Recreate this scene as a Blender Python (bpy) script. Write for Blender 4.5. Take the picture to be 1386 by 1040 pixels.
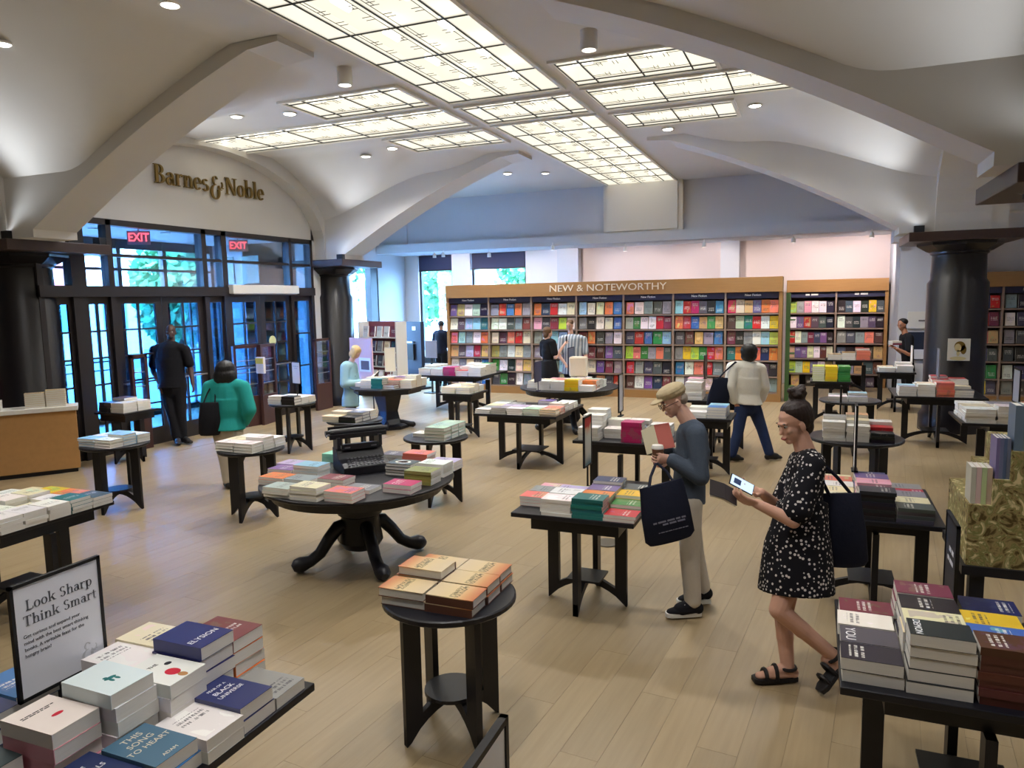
import bpy, bmesh, math, random
import numpy as np
from mathutils import Vector, Matrix
random.seed(7)
R = math.radians
scene = bpy.context.scene
for o in list(bpy.data.objects):
    bpy.data.objects.remove(o)
COL = scene.collection

# ---------------------------------------------------------------- camera
CAM_H = 2.25
F_PX, YAW, PITCH, ROLL = 992.617, -0.392392, -0.115739, -0.019728
def cam_axes():
    f = Vector((math.sin(YAW)*math.cos(PITCH), math.cos(YAW)*math.cos(PITCH), math.sin(PITCH)))
    r = Vector((math.cos(YAW), -math.sin(YAW), 0)); u = r.cross(f)
    c, s = math.cos(ROLL), math.sin(ROLL)
    return c*r + s*u, c*u - s*r, f
CR, CU, CF = cam_axes()
cam_data = bpy.data.cameras.new('camera'); cam = bpy.data.objects.new('camera', cam_data); COL.objects.link(cam)
cam_data.sensor_fit = 'HORIZONTAL'; cam_data.sensor_width = 36.0; cam_data.lens = F_PX/1386*36
cam_data.clip_start = 0.05; cam_data.clip_end = 300
m = Matrix((CR, CU, -CF)).transposed().to_4x4(); m.translation = Vector((0, 0, CAM_H)); cam.matrix_world = m
scene.camera = cam
def ray(x, y): return CF + CR*((x-693)/F_PX) - CU*((y-520)/F_PX)
def PZ(x, y, z=0.0):
    d = ray(x, y); return Vector((0, 0, CAM_H)) + d*((z-CAM_H)/d.z)
def PY(x, y, Y): d = ray(x, y); return Vector((0, 0, CAM_H)) + d*(Y/d.y)
def PX(x, y, X): d = ray(x, y); return Vector((0, 0, CAM_H)) + d*(X/d.x)

# ---------------------------------------------------------------- world, exposure
world = bpy.data.worlds.new('sky'); scene.world = world; world.use_nodes = True
wn = world.node_tree; wbg = wn.nodes['Background']
wbg.inputs[0].default_value = (0.42, 0.70, 1.0, 1); wbg.inputs[1].default_value = 28.0
vs = scene.view_settings; vs.view_transform = 'Standard'; vs.look = 'None'; vs.exposure = 1.42; vs.gamma = 1.0; vs.use_curve_mapping = False
sun_d = bpy.data.lights.new('sun', 'SUN'); sun_d.energy = 6.0; sun_d.angle = R(1.0); sun_d.color = (1.0, 0.95, 0.86)
sun = bpy.data.objects.new('sun', sun_d); COL.objects.link(sun); sun.rotation_euler = (R(38), R(-30), 0)

# ---------------------------------------------------------------- helpers
def link(o, parent=None):
    COL.objects.link(o)
    if parent is not None: o.parent = parent
    return o
def tag(o, label=None, cat=None, group=None, kind=None):
    if label: o['label'] = label
    if cat: o['category'] = cat
    if group: o['group'] = group
    if kind: o['kind'] = kind
    return o
def thing(name, label, cat, loc=(0, 0, 0), rz=0.0, group=None, kind=None):
    o = bpy.data.objects.new(name, None); o.empty_display_size = 0.1
    o.location = loc; o.rotation_euler = (0, 0, rz); link(o)
    return tag(o, label, cat, group, kind)

class MB:
    def __init__(s): s.v = []; s.f = []; s.m = []
    def add(s, vs, fs, mi=0):
        n = len(s.v); s.v.extend([tuple(p) for p in vs]); s.f.extend([tuple(i+n for i in f) for f in fs]); s.m.extend([mi]*len(fs)); return s
    def box(s, x0, x1, y0, y1, z0, z1, mi=0):
        v = [(x, y, z) for x in (x0, x1) for y in (y0, y1) for z in (z0, z1)]
        return s.add(v, [(0,1,3,2),(4,6,7,5),(0,4,5,1),(2,3,7,6),(0,2,6,4),(1,5,7,3)], mi)
    def obox(s, c, ax, ay, az, mi=0):
        c = Vector(c); ax, ay, az = Vector(ax), Vector(ay), Vector(az)
        v = [c + i*ax + j*ay + k*az for i in (-1, 1) for j in (-1, 1) for k in (-1, 1)]
        return s.add(v, [(0,1,3,2),(4,6,7,5),(0,4,5,1),(2,3,7,6),(0,2,6,4),(1,5,7,3)], mi)
    def prism(s, poly, axis, a, b, mi=0):
        def P(u, w, t):
            return {'x': (t, u, w), 'y': (u, t, w), 'z': (u, w, t)}[axis]
        n = len(poly); v = [P(u, w, a) for u, w in poly] + [P(u, w, b) for u, w in poly]
        fs = [tuple(range(n))[::-1], tuple(range(n, 2*n))] + [(i, (i+1) % n, n+(i+1) % n, n+i) for i in range(n)]
        return s.add(v, fs, mi)
    def lathe(s, prof, c=(0, 0, 0), n=32, mi=0, sx=1.0, sy=1.0, cap=True):
        k = len(prof); v = []
        for i in range(n):
            a = 2*math.pi*i/n
            for r, z in prof: v.append((c[0]+r*math.cos(a)*sx, c[1]+r*math.sin(a)*sy, c[2]+z))
        fs = [(i*k+j, ((i+1) % n)*k+j, ((i+1) % n)*k+j+1, i*k+j+1) for i in range(n) for j in range(k-1)]
        if cap: fs += [tuple(i*k for i in range(n))[::-1], tuple(i*k+k-1 for i in range(n))]
        return s.add(v, fs, mi)
    def tube(s, pts, rad, n=8, mi=0, closed=False):
        pts = [Vector(p) for p in pts]; N = len(pts); v = []
        rads = rad if isinstance(rad, (list, tuple)) else [rad]*N
        ref = None
        for i in range(N):
            a = pts[max(i-1, 0)]; b = pts[min(i+1, N-1)]; t = (b-a).normalized()
            if ref is None: ref = t.orthogonal().normalized()
            u = (ref - t*ref.dot(t)); u = u.normalized() if u.length > 1e-6 else t.orthogonal().normalized()
            ref = u; w = t.cross(u)
            for k in range(n):
                an = 2*math.pi*k/n; v.append(pts[i] + (u*math.cos(an)+w*math.sin(an))*rads[i])
        fs = [(i*n+k, i*n+(k+1) % n, (i+1)*n+(k+1) % n, (i+1)*n+k) for i in range(N-1) for k in range(n)]
        fs += [tuple(range(n))[::-1], tuple(range((N-1)*n, N*n))]
        return s.add(v, fs, mi)
    def ball(s, c, r, n=12, mi=0):
        rx, ry, rz = r if isinstance(r, (list, tuple)) else (r, r, r)
        k = max(4, n//2); v = []
        for i in range(k+1):
            t = math.pi*i/k
            for j in range(n):
                a = 2*math.pi*j/n; v.append((c[0]+rx*math.sin(t)*math.cos(a), c[1]+ry*math.sin(t)*math.sin(a), c[2]-rz*math.cos(t)))
        return s.add(v, [(i*n+j, i*n+(j+1) % n, (i+1)*n+(j+1) % n, (i+1)*n+j) for i in range(k) for j in range(n)], mi)
    def mesh(s, name, mats, smooth=False):
        me = bpy.data.meshes.new(name); me.from_pydata(s.v, [], s.f)
        mats = mats if isinstance(mats, (list, tuple)) else [mats]
        for mm in mats: me.materials.append(mm)
        me.polygons.foreach_set('material_index', s.m)
        if smooth:
            me.polygons.foreach_set('use_smooth', [True]*len(me.polygons))
        bm = bmesh.new(); bm.from_mesh(me)
        bmesh.ops.remove_doubles(bm, verts=bm.verts, dist=1e-5)
        bmesh.ops.recalc_face_normals(bm, faces=bm.faces)
        if smooth:
            for e in bm.edges:
                e.smooth = not (len(e.link_faces) == 2 and e.calc_face_angle(0) > R(40))
        bm.to_mesh(me); bm.free(); me.update()
        return me
    def build(s, name, mats, parent=None, smooth=False, bevel=0.0, loc=None, rz=None):
        o = bpy.data.objects.new(name, s.mesh(name, mats, smooth)); link(o, parent)
        if bevel:
            b = o.modifiers.new('bevel', 'BEVEL'); b.width = bevel; b.segments = 2; b.limit_method = 'ANGLE'
        if loc is not None: o.location = loc
        if rz is not None: o.rotation_euler = (0, 0, rz)
        return o

def copy_tree(o, parent=None):
    c = o.copy(); COL.objects.link(c); c.parent = parent
    for ch in o.children: copy_tree(ch, c)
    return c
def text(name, body, size, mat, M, parent=None, depth=0.004, align='CENTER', bold=0.0, shear=0.0, squash=1.0):
    cu = bpy.data.curves.new(name, 'FONT'); cu.body = body; cu.size = size; cu.extrude = depth; cu.align_x = align; cu.align_y = 'CENTER'
    cu.offset = bold; cu.shear = shear; cu.resolution_u = 3
    tmp = bpy.data.objects.new(name, cu); COL.objects.link(tmp)
    dg = bpy.context.evaluated_depsgraph_get(); me = bpy.data.meshes.new_from_object(tmp.evaluated_get(dg))
    bpy.data.objects.remove(tmp); bpy.data.curves.remove(cu)
    me.materials.clear(); me.materials.append(mat)
    o = bpy.data.objects.new(name, me); link(o, parent)
    o.matrix_local = M @ Matrix.Diagonal((squash, 1, 1, 1)); return o
# a small serif alphabet built from stems, bowls and slanted strokes
def _R(a, b, c, d): return [(a, b), (c, b), (c, d), (a, d)]
def _E(cx, cy, rx, ry, tx, ty, a0, a1, n=22):
    n = max(4, int(n*abs(a1-a0)/360)+2); an = [R(a0+(a1-a0)*k/n) for k in range(n+1)]
    o = [(cx+rx*math.cos(a), cy+ry*math.sin(a)) for a in an]; i = [(cx+(rx-tx)*math.cos(a), cy+(ry-ty)*math.sin(a)) for a in an]
    return [[o[k], o[k+1], i[k+1], i[k]] for k in range(n)]
def _g(*parts):
    out = []
    for q in parts: out += q if isinstance(q[0], list) else [q]
    return out
_stem = lambda x, h: [_R(x, 0, x+.10, h), _R(x-.06, 0, x+.16, .028), _R(x-.06, h-.03, x+.10, h)]
GLYPH = {
 'B': (_g(_R(.08, 0, .20, .68), _R(.02, 0, .28, .03), _R(.02, .65, .28, .68), _R(.14, .335, .28, .37), _E(.24, .51, .22, .17, .11, .03, -90, 90), _E(.24, .18, .27, .18, .12, .03, -90, 90)), .55),
 'a': (_g(_E(.20, .135, .17, .145, .09, .03, 0, 360), _R(.29, .03, .39, .32), _E(.22, .31, .17, .15, .10, .035, 0, 165), _R(.37, 0, .46, .035)), .47), 'r': (_g(_stem(.08, .45), _E(.30, .30, .14, .16, .05, .05, 35, 175)), .41),
 'n': (_g(_stem(.08, .45), _E(.285, .28, .175, .18, .10, .04, 0, 180), _R(.36, 0, .46, .28), _R(.30, 0, .52, .028)), .54), 'e': (_g(_E(.22, .225, .20, .24, .10, .03, 0, 320), _R(.07, .225, .41, .255)), .45),
 's': (_g(_E(.19, .335, .15, .125, .08, .035, 25, 260), _E(.19, .125, .17, .14, .09, .035, -155, 80)), .39),
 '&': (_g(_E(.30, .56, .15, .16, .07, .025, 20, 290), _E(.28, .16, .26, .26, .11, .03, 95, 385), _E(.60, .40, .14, .16, .05, .03, 180, 290), [(.44, .30), (.74, .30), (.74, .335), (.44, .335)], _E(.62, .44, .10, .12, .04, .03, -60, 60)), .80),
 'N': (_g(_R(.08, 0, .125, .68), _R(.54, 0, .585, .68), [(.05, .68), (.20, .68), (.585, 0), (.49, 0)], _R(0, 0, .21, .028), _R(0, .652, .18, .68), _R(.45, .652, .68, .68)), .70), 'o': (_g(_E(.24, .225, .22, .24, .11, .03, 0, 360)), .49),
 'b': (_g(_R(.06, 0, .16, .72), _R(0, .692, .16, .72), _E(.27, .225, .21, .24, .10, .03, 0, 360)), .52), 'l': (_g(_stem(.08, .72)), .28), 'L': (_g(_R(.08, 0, .19, .68), _R(.02, .652, .26, .68), _R(.02, 0, .50, .032), _R(.465, 0, .50, .17)), .54),
 'k': (_g(_stem(.08, .72), [(.17, .19), (.24, .19), (.46, .45), (.39, .45)], [(.23, .25), (.32, .30), (.52, 0), (.39, 0)], _R(.33, .422, .52, .45), _R(.36, 0, .57, .028)), .56), 'S': (_g(_E(.24, .51, .19, .17, .10, .035, 25, 262), _E(.24, .175, .21, .19, .11, .035, -155, 82)), .50),
 'h': (_g(_stem(.08, .72), _E(.285, .28, .175, .18, .10, .04, 0, 180), _R(.36, 0, .46, .28), _R(.30, 0, .52, .028)), .54), 'p': (_g(_R(.08, -.2, .18, .45), _R(.02, -.2, .26, -.172), _R(.02, .422, .18, .45), _E(.29, .225, .20, .24, .10, .03, 0, 360)), .53),
 'T': (_g(_R(.24, 0, .35, .68), _R(.03, .648, .56, .68), _R(.03, .52, .06, .68), _R(.53, .52, .56, .68), _R(.16, 0, .43, .028)), .60), 'i': (_g(_stem(.08, .45), _E(.13, .59, .062, .062, .061, .061, 0, 360)), .28),
 'm': (_g(_stem(.08, .45), _E(.27, .28, .16, .18, .095, .04, 0, 180), _R(.335, 0, .43, .28), _E(.51, .28, .17, .18, .095, .04, 0, 180), _R(.585, 0, .68, .28), _R(.28, 0, .48, .028), _R(.53, 0, .74, .028)), .78), 't': (_g(_R(.11, .08, .20, .60), _R(.03, .42, .33, .45), _E(.22, .09, .11, .09, .06, .035, 180, 310)), .35), ' ': ([], .26)}
def glyph_mb(ch, size, depth, squash=1.0, x=0.0, mb=None):
    mb = mb or MB()
    for poly in GLYPH[ch][0]: mb.prism([((p[0]*squash)*size+x, p[1]*size) for p in poly], 'z', 0, depth)
    return mb
def serif_line(name, body, size, mat_, M_, parent, depth=.0008, align='CENTER', squash=1.0):
    mb = MB(); w = sum(GLYPH[c][1] for c in body)*size*squash; x = -w/2 if align == 'CENTER' else 0
    for ch in body: glyph_mb(ch, size, depth, squash, x, mb); x += GLYPH[ch][1]*size*squash
    o = mb.build(name, mat_, parent); o.matrix_local = M_ @ Matrix.Translation((0, -size*.33, 0)); return o
def print_lines(name, rows, mat_, M_, parent, depth=.0006, seed=1):
    '''unreadable small print: rows of word-long strokes (x0, x1, y, height)'''
    rnd = random.Random(seed); mb = MB()
    for x0, x1, y, h in rows:
        x = x0
        while x < x1:
            L = min(x1-x, h*rnd.uniform(1.6, 5)); mb.box(x, x+L, y-h/2, y+h/2, 0, depth); x += L+h*.7
    o = mb.build(name, mat_, parent); o.matrix_local = M_; return o
def frame(origin, xdir, ydir):
    x = Vector(xdir).normalized(); y = Vector(ydir); y = (y - x*y.dot(x)).normalized(); z = x.cross(y)
    m = Matrix((x, y, z)).transposed().to_4x4(); m.translation = Vector(origin); return m

# ---------------------------------------------------------------- materials
def srgb(r, g, b):
    f = lambda c: (c/255/12.92) if c/255 <= 0.04045 else ((c/255+0.055)/1.055)**2.4
    return (f(r), f(g), f(b), 1.0)
def mat(name, col, rough=0.6, spec=0.4, metal=0.0, var=0.0, scale=6.0, bump=0.0, bscale=40.0, stretch=(1, 1, 1), emit=None, coat=0.0):
    mt = bpy.data.materials.new(name); mt.use_nodes = True; nt = mt.node_tree; b = nt.nodes['Principled BSDF']
    col = tuple(col) if len(col) == 4 else (*col, 1)
    b.inputs['Base Color'].default_value = col; b.inputs['Roughness'].default_value = rough
    b.inputs['Specular IOR Level'].default_value = spec; b.inputs['Metallic'].default_value = metal; b.inputs['Coat Weight'].default_value = coat
    if var or bump:
        tc = nt.nodes.new('ShaderNodeTexCoord'); mp = nt.nodes.new('ShaderNodeMapping'); mp.inputs['Scale'].default_value = stretch
        nt.links.new(tc.outputs['Object'], mp.inputs[0])
    if var:
        nz = nt.nodes.new('ShaderNodeTexNoise'); nz.inputs['Scale'].default_value = scale; nz.inputs['Detail'].default_value = 6
        nt.links.new(mp.outputs[0], nz.inputs[0])
        mx = nt.nodes.new('ShaderNodeMix'); mx.data_type = 'RGBA'
        mx.inputs[6].default_value = tuple(max(0, c*(1-var)) for c in col[:3])+(1,); mx.inputs[7].default_value = tuple(min(1, c*(1+var)) for c in col[:3])+(1,)
        nt.links.new(nz.outputs[0], mx.inputs[0]); nt.links.new(mx.outputs[2], b.inputs['Base Color'])
    if bump:
        n2 = nt.nodes.new('ShaderNodeTexNoise'); n2.inputs['Scale'].default_value = bscale; n2.inputs['Detail'].default_value = 4
        nt.links.new(mp.outputs[0], n2.inputs[0]); bp = nt.nodes.new('ShaderNodeBump'); bp.inputs['Strength'].default_value = bump; bp.inputs['Distance'].default_value = 0.01
        nt.links.new(n2.outputs[0], bp.inputs['Height']); nt.links.new(bp.outputs[0], b.inputs['Normal'])
    if emit:
        b.inputs['Emission Color'].default_value = (*emit[0][:3], 1); b.inputs['Emission Strength'].default_value = emit[1]
    return mt
def glass(name, tint=(0.8, 0.9, 1.0), gloss=0.08):
    mt = bpy.data.materials.new(name); mt.use_nodes = True; nt = mt.node_tree; nt.nodes.clear()
    o = nt.nodes.new('ShaderNodeOutputMaterial'); t = nt.nodes.new('ShaderNodeBsdfTransparent'); g = nt.nodes.new('ShaderNodeBsdfGlossy')
    t.inputs[0].default_value = (*tint, 1); g.inputs['Roughness'].default_value = 0.03
    fr = nt.nodes.new('ShaderNodeLayerWeight'); fr.inputs[0].default_value = 0.3; mm = nt.nodes.new('ShaderNodeMath'); mm.operation = 'MULTIPLY_ADD'
    mm.inputs[1].default_value = 0.5; mm.inputs[2].default_value = gloss
    nt.links.new(fr.outputs['Fresnel'], mm.inputs[0])
    x = nt.nodes.new('ShaderNodeMixShader'); nt.links.new(mm.outputs[0], x.inputs[0]); nt.links.new(t.outputs[0], x.inputs[1]); nt.links.new(g.outputs[0], x.inputs[2]); nt.links.new(x.outputs[0], o.inputs[0])
    return mt
def emission(name, col, s):
    mt = bpy.data.materials.new(name); mt.use_nodes = True; nt = mt.node_tree; nt.nodes.clear()
    o = nt.nodes.new('ShaderNodeOutputMaterial'); e = nt.nodes.new('ShaderNodeEmission'); e.inputs[0].default_value = (*col, 1); e.inputs[1].default_value = s
    nt.links.new(e.outputs[0], o.inputs[0]); return mt

M = {}
M['plaster'] = mat('plaster', srgb(206, 204, 201), 0.9, 0.2, var=0.04, scale=1.5, bump=0.05, bscale=120)
M['wall_cool'] = mat('wall_cool', srgb(200, 202, 208), 0.9, 0.2, var=0.03, scale=1.5, bump=0.05, bscale=120)
M['wall_white'] = mat('wall_white', srgb(216, 212, 212), 0.9, 0.2, var=0.02, scale=2)
M['wall_pink'] = mat('wall_pink', srgb(214, 200, 196), 0.9, 0.2, var=0.02, scale=2)
M['trim_white'] = mat('trim_white', srgb(215, 212, 205), 0.7, 0.3)
M['dark_frame'] = mat('dark_frame', srgb(42, 38, 40), 0.45, 0.4, var=0.15, scale=8)
M['column_wood'] = mat('column_wood', srgb(20, 18, 25), 0.3, 0.5, var=0.25, scale=3, stretch=(8, 8, 0.4))
M['slab_wood'] = mat('slab_wood', srgb(66, 52, 50), 0.4, 0.4, var=0.2, scale=4)
M['mahogany'] = mat('mahogany', srgb(70, 46, 44), 0.4, 0.4, var=0.2, scale=4, stretch=(6, 6, 0.6))
M['black_wood'] = mat('black_wood', srgb(17, 18, 27), 0.42, 0.45, var=0.2, scale=6)
M['oak'] = mat('oak', srgb(160, 120, 74), 0.5, 0.35, var=0.12, scale=5, stretch=(0.6, 6, 8))
M['oak_desk'] = mat('oak_desk', srgb(176, 132, 82), 0.5, 0.35, var=0.12, scale=14)
M['shelf_wood'] = mat('shelf_wood', srgb(150, 130, 118), 0.55, 0.35, var=0.1, scale=6)
M['shelf_back'] = mat('shelf_back', srgb(104, 94, 92), 0.7, 0.3, var=0.1, scale=4)
M['navy_sign'] = mat('navy_sign', srgb(52, 52, 78), 0.6, 0.3)
M['brass'] = mat('brass', srgb(128, 104, 52), 0.42, 0.5, metal=0.5)
M['cream_text'] = mat('cream_text', srgb(226, 214, 190), 0.6, 0.3)
M['white_text'] = mat('white_text', srgb(240, 240, 240), 0.6, 0.3)
M['black'] = mat('black', srgb(18, 18, 22), 0.5, 0.4)
M['steel'] = mat('steel', srgb(170, 172, 178), 0.3, 0.5, metal=0.9)
M['paper'] = mat('paper', srgb(236, 234, 230), 0.7, 0.2)
M['glass'] = glass('glass', (0.80, 0.90, 1.0), 0.05)
M['glass_blue'] = glass('glass_blue', (0.36, 0.62, 0.84), 0.04)
# ================================================================ structure
XC, ZC = -3.98, 4.99
WALL_L = -9.87
def web_x(d): return 5.49 - 0.2*d - 0.04*d*d
BAYS = [(-0.6, 6.4), (7.15, 13.05)]
def lun(y, bay):
    a, b = bay; c = (a+b)/2; h = (b-a)/2+0.1; e = min(abs(y-c)/h, 1.0)
    return 3.5 + 1.68*math.sqrt(max(0, 1-e*e))
def struct(name, mb, mats, label, smooth=False, parent=None, cat=None, bevel=0):
    o = mb.build(name, mats, parent, smooth=smooth, bevel=bevel)
    if parent is None: tag(o, label, cat, None, 'structure')
    return o

# light panels (x0,x1,y0,y1)
PANELS = [(-4.80, -3.15, 0.3, 9.50), (-4.80, -3.15, 9.78, 10.84), (-4.80, -3.15, 11.05, 18.05), (-9.83, -5.06, 9.70, 10.84), (-2.90, 1.60, 9.70, 10.84),
          (-6.84, -5.06, 8.47, 9.48), (-6.84, -5.06, 11.12, 12.22), (-2.92, -1.17, 8.47, 9.50), (-2.90, -1.18, 11.14, 12.14)]

# floor -------------------------------------------------------------
def plank_mat():
    mt = bpy.data.materials.new('oak_plank'); mt.use_nodes = True; nt = mt.node_tree; b = nt.nodes['Principled BSDF']
    tc = nt.nodes.new('ShaderNodeTexCoord'); oi = nt.nodes.new('ShaderNodeObjectInfo')
    cb = nt.nodes.new('ShaderNodeCombineXYZ'); mu = nt.nodes.new('ShaderNodeMath'); mu.operation = 'MULTIPLY'; mu.inputs[1].default_value = 37
    nt.links.new(oi.outputs['Random'], mu.inputs[0]); nt.links.new(mu.outputs[0], cb.inputs[2])
    ad = nt.nodes.new('ShaderNodeVectorMath'); ad.operation = 'ADD'; nt.links.new(tc.outputs['Object'], ad.inputs[0]); nt.links.new(cb.outputs[0], ad.inputs[1])
    mp = nt.nodes.new('ShaderNodeMapping'); mp.inputs['Scale'].default_value = (14, 0.8, 1); nt.links.new(ad.outputs[0], mp.inputs[0])
    nz = nt.nodes.new('ShaderNodeTexNoise'); nz.inputs['Scale'].default_value = 2.2; nz.inputs['Detail'].default_value = 8; nz.inputs['Roughness'].default_value = 0.6
    nt.links.new(mp.outputs[0], nz.inputs[0])
    mx = nt.nodes.new('ShaderNodeMix'); mx.data_type = 'RGBA'; mx.inputs[6].default_value = srgb(138, 119, 88); mx.inputs[7].default_value = srgb(165, 146, 113)
    nt.links.new(nz.outputs[0], mx.inputs[0])
    hs = nt.nodes.new('ShaderNodeHueSaturation'); mr = nt.nodes.new('ShaderNodeMapRange'); mr.inputs[3].default_value = 0.95; mr.inputs[4].default_value = 1.04
    nt.links.new(oi.outputs['Random'], mr.inputs[0]); nt.links.new(mr.outputs[0], hs.inputs['Value']); nt.links.new(mx.outputs[2], hs.inputs['Color'])
    nt.links.new(hs.outputs[0], b.inputs['Base Color']); b.inputs['Roughness'].default_value = 0.38; b.inputs['Specular IOR Level'].default_value = 0.45
    return mt
def floor_mat():
    mt = bpy.data.materials.new('oak_floor'); mt.use_nodes = True; nt = mt.node_tree; b = nt.nodes['Principled BSDF']
    tc = nt.nodes.new('ShaderNodeTexCoord'); mp = nt.nodes.new('ShaderNodeMapping'); mp.inputs['Rotation'].default_value = (0, 0, R(90)-PLANK_A); nt.links.new(tc.outputs['Object'], mp.inputs[0])
    br = nt.nodes.new('ShaderNodeTexBrick'); br.inputs['Scale'].default_value = 1.0; br.inputs['Brick Width'].default_value = 1.8; br.inputs['Row Height'].default_value = 0.2
    br.inputs['Mortar Size'].default_value = 0.003; br.inputs['Color1'].default_value = srgb(145, 126, 95); br.inputs['Color2'].default_value = srgb(160, 141, 108); br.inputs['Mortar'].default_value = srgb(106, 88, 62)
    nt.links.new(mp.outputs[0], br.inputs[0])
    nz = nt.nodes.new('ShaderNodeTexNoise'); nz.inputs['Scale'].default_value = 3; nz.inputs['Detail'].default_value = 8
    m2 = nt.nodes.new('ShaderNodeMapping'); m2.inputs['Scale'].default_value = (0.8, 12, 1); nt.links.new(mp.outputs[0], m2.inputs[0]); nt.links.new(m2.outputs[0], nz.inputs[0])
    mx = nt.nodes.new('ShaderNodeMix'); mx.data_type = 'RGBA'; mx.blend_type = 'MULTIPLY'; mx.inputs[0].default_value = 0.5
    cr = nt.nodes.new('ShaderNodeMapRange'); cr.inputs[3].default_value = 0.6; cr.inputs[4].default_value = 1.3
    nt.links.new(nz.outputs[0], cr.inputs[0]); nt.links.new(br.outputs[0], mx.inputs[6]); nt.links.new(cr.outputs[0], mx.inputs[7]); nt.links.new(mx.outputs[2], b.inputs['Base Color'])
    b.inputs['Roughness'].default_value = 0.38; b.inputs['Specular IOR Level'].default_value = 0.45
    return mt
PLANK_A = R(-5)          # planks run a little off the length of the hall
M['plank'] = plank_mat(); M['floor'] = floor_mat()
floor = struct('floor', MB().box(-12.7, 9, -5, 19.9, -0.12, 0), M['floor'], 'oak plank floor of the shop')
ca, sa = math.cos(PLANK_A), math.sin(PLANK_A)
cand = []
for i in range(-60, 40):
    off = (i*0.71) % 1.8
    for j in range(-3, 10):
        u, w = i*0.2+0.1, j*1.8+off
        x, y = u*ca-w*sa, u*sa+w*ca
        v = Vector((x, y, -CAM_H)); k = v.dot(CF)
        if k < 1.2 or y < 1: continue
        px, py = 693+F_PX*v.dot(CR)/k, 520-F_PX*v.dot(CU)/k
        if -150 < px < 1540 and py < 1250 and x > -9.5: cand.append((k, x, y))
cand.sort()
pm = MB().box(-0.0993, 0.0993, -0.8993, 0.8993, 0.0, 0.003).mesh('plank', M['plank'])
for k, x, y in cand[:300]:
    p = bpy.data.objects.new('plank', pm); link(p, floor); p.location = (x, y, 0); p.rotation_euler = (0, 0, PLANK_A)

# vaulted ceiling -----------------------------------------------------
def rect_grid(x0, x1, y0, y1, nx, ny):
    xs = set(np.linspace(x0, x1, nx).round(4)); ys = set(np.linspace(y0, y1, ny).round(4))
    for a, b, c, d in PANELS:
        xs |= {v for v in (a, b) if x0 < v < x1}; ys |= {v for v in (c, d) if y0 < v < y1}
    return sorted(xs), sorted(ys)
def in_panel(x, y): return any(a < x < b and c < y < d for a, b, c, d in PANELS)
def vault(x0, x1, y0, y1, zf, nx, ny):
    xs, ys = rect_grid(x0, x1, y0, y1, nx, ny); mb = MB(); n = len(ys)
    vs_ = [(x, y, zf(x, y)) for x in xs for y in ys]; fs = []
    for i in range(len(xs)-1):
        for j in range(n-1):
            if not in_panel((xs[i]+xs[i+1])/2, (ys[j]+ys[j+1])/2): fs.append((i*n+j, i*n+j+1, (i+1)*n+j+1, (i+1)*n+j))
    return mb.add(vs_, fs)
def smax(a, b, k=0.12):
    h = max(k-abs(a-b), 0)/k; return max(a, b)+h*h*k*0.25
def vault_z(x, y, bay):
    z = smax(web_x(abs(x-XC)), lun(y, bay))
    if bay is BAYS[1]:
        q = math.hypot(max(0, abs(x-XC)-3.0), max(0, abs(y-10.34)-2.05)); z = smax(z, ZC+.03-.42*q, .25)
    elif abs(x-XC) < 1.0: return ZC
    return min(ZC, z)
for bi, bay in enumerate(BAYS):
    zf = lambda x, y: vault_z(x, y, bay)
    o = struct('ceiling', vault(-9.62, 1.67, bay[0], bay[1], zf, 90, 80), M['plaster'], ['plaster vault nearest the viewer, cut by the near arch', 'plaster groin vault over the entrance bay with cross shaped lights'][bi], smooth=True)
struct('ceiling', vault(-11.7, 3.2, 13.05, 18.25, lambda x, y: ZC, 6, 6), M['plaster'], 'flat plaster ceiling behind the far arch')
struct('ceiling', vault(-6.2, -1.7, 6.39, 7.16, lambda x, y: ZC, 4, 3), M['plaster'], 'flat ceiling strip between the ends of the near arch')
struct('roof', MB().box(-12.9, 9.2, -5.3, 18.8, 6.4, 6.6).box(-12.9, -12.7, -5.3, 18.8, 5.0, 6.5).box(-12.9, 9.2, 18.5, 18.8, 4.9, 6.5), M['plaster'], 'roof slab above the vaults')
struct('ceiling', MB().box(1.67, 9, -5, 13.7, 5.6, 5.7).box(3.2, 9, 13.6, 18.4, 4.6, 4.7).box(-12.7, 9, -5, -0.6, 5.0, 5.1).box(-12.7, -9.6, -5, 6.6, 5.45, 5.6), M['plaster'], 'plain ceiling over the stair side of the shop')

# arches ------------------------------------------------------------
def rib_x(y0, y1, side, label):
    pts = []; ds = [1.2, 1.21]+[1.6+i*(5.15-1.6)/16 for i in range(17)]
    for d in ds:
        t = min(4.93, web_x(d)-0.17)
        if d >= 5.1: t = 3.24
        pts.append((XC+side*d, t))
    pts += [(XC+side*5.15, 3.14), (XC+side*6.6, 3.14), (XC+side*6.6, 5.3), (XC+side*1.2, 5.3)]
    return struct('arch', MB().prism(pts, 'y', y0, y1), M['plaster'], label, cat='arch')
rib_x(13.05, 13.75, -1, 'far plaster arch half rising from the column by the doors')
rib_x(13.05, 13.75, 1, 'far plaster arch half coming down on the right column')
rib_x(6.4, 7.0, -1, 'broad near plaster arch half above the checkout desk')
rib_x(6.4, 7.0, 1, 'broad near plaster arch half crossing the upper right')
def rib_y(x0, x1, bay, label):
    a, b = bay; c = (a+b)/2; h = (b-a)/2-0.02; n = 28
    pts = [(c-h-0.2, 3.14), (c-h, 3.14)]
    for i in range(n+1):
        t = math.pi*(1-i/n); pts.append((c+h*math.cos(t), 3.42+1.5*math.sin(t)))
    pts += [(c+h, 3.14), (c+h+0.2, 3.14), (c+h+0.2, 5.5), (c-h-0.2, 5.5)]
    return struct('arch', MB().prism(pts, 'x', x0, x1), M['plaster'], label, cat='arch')
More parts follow.
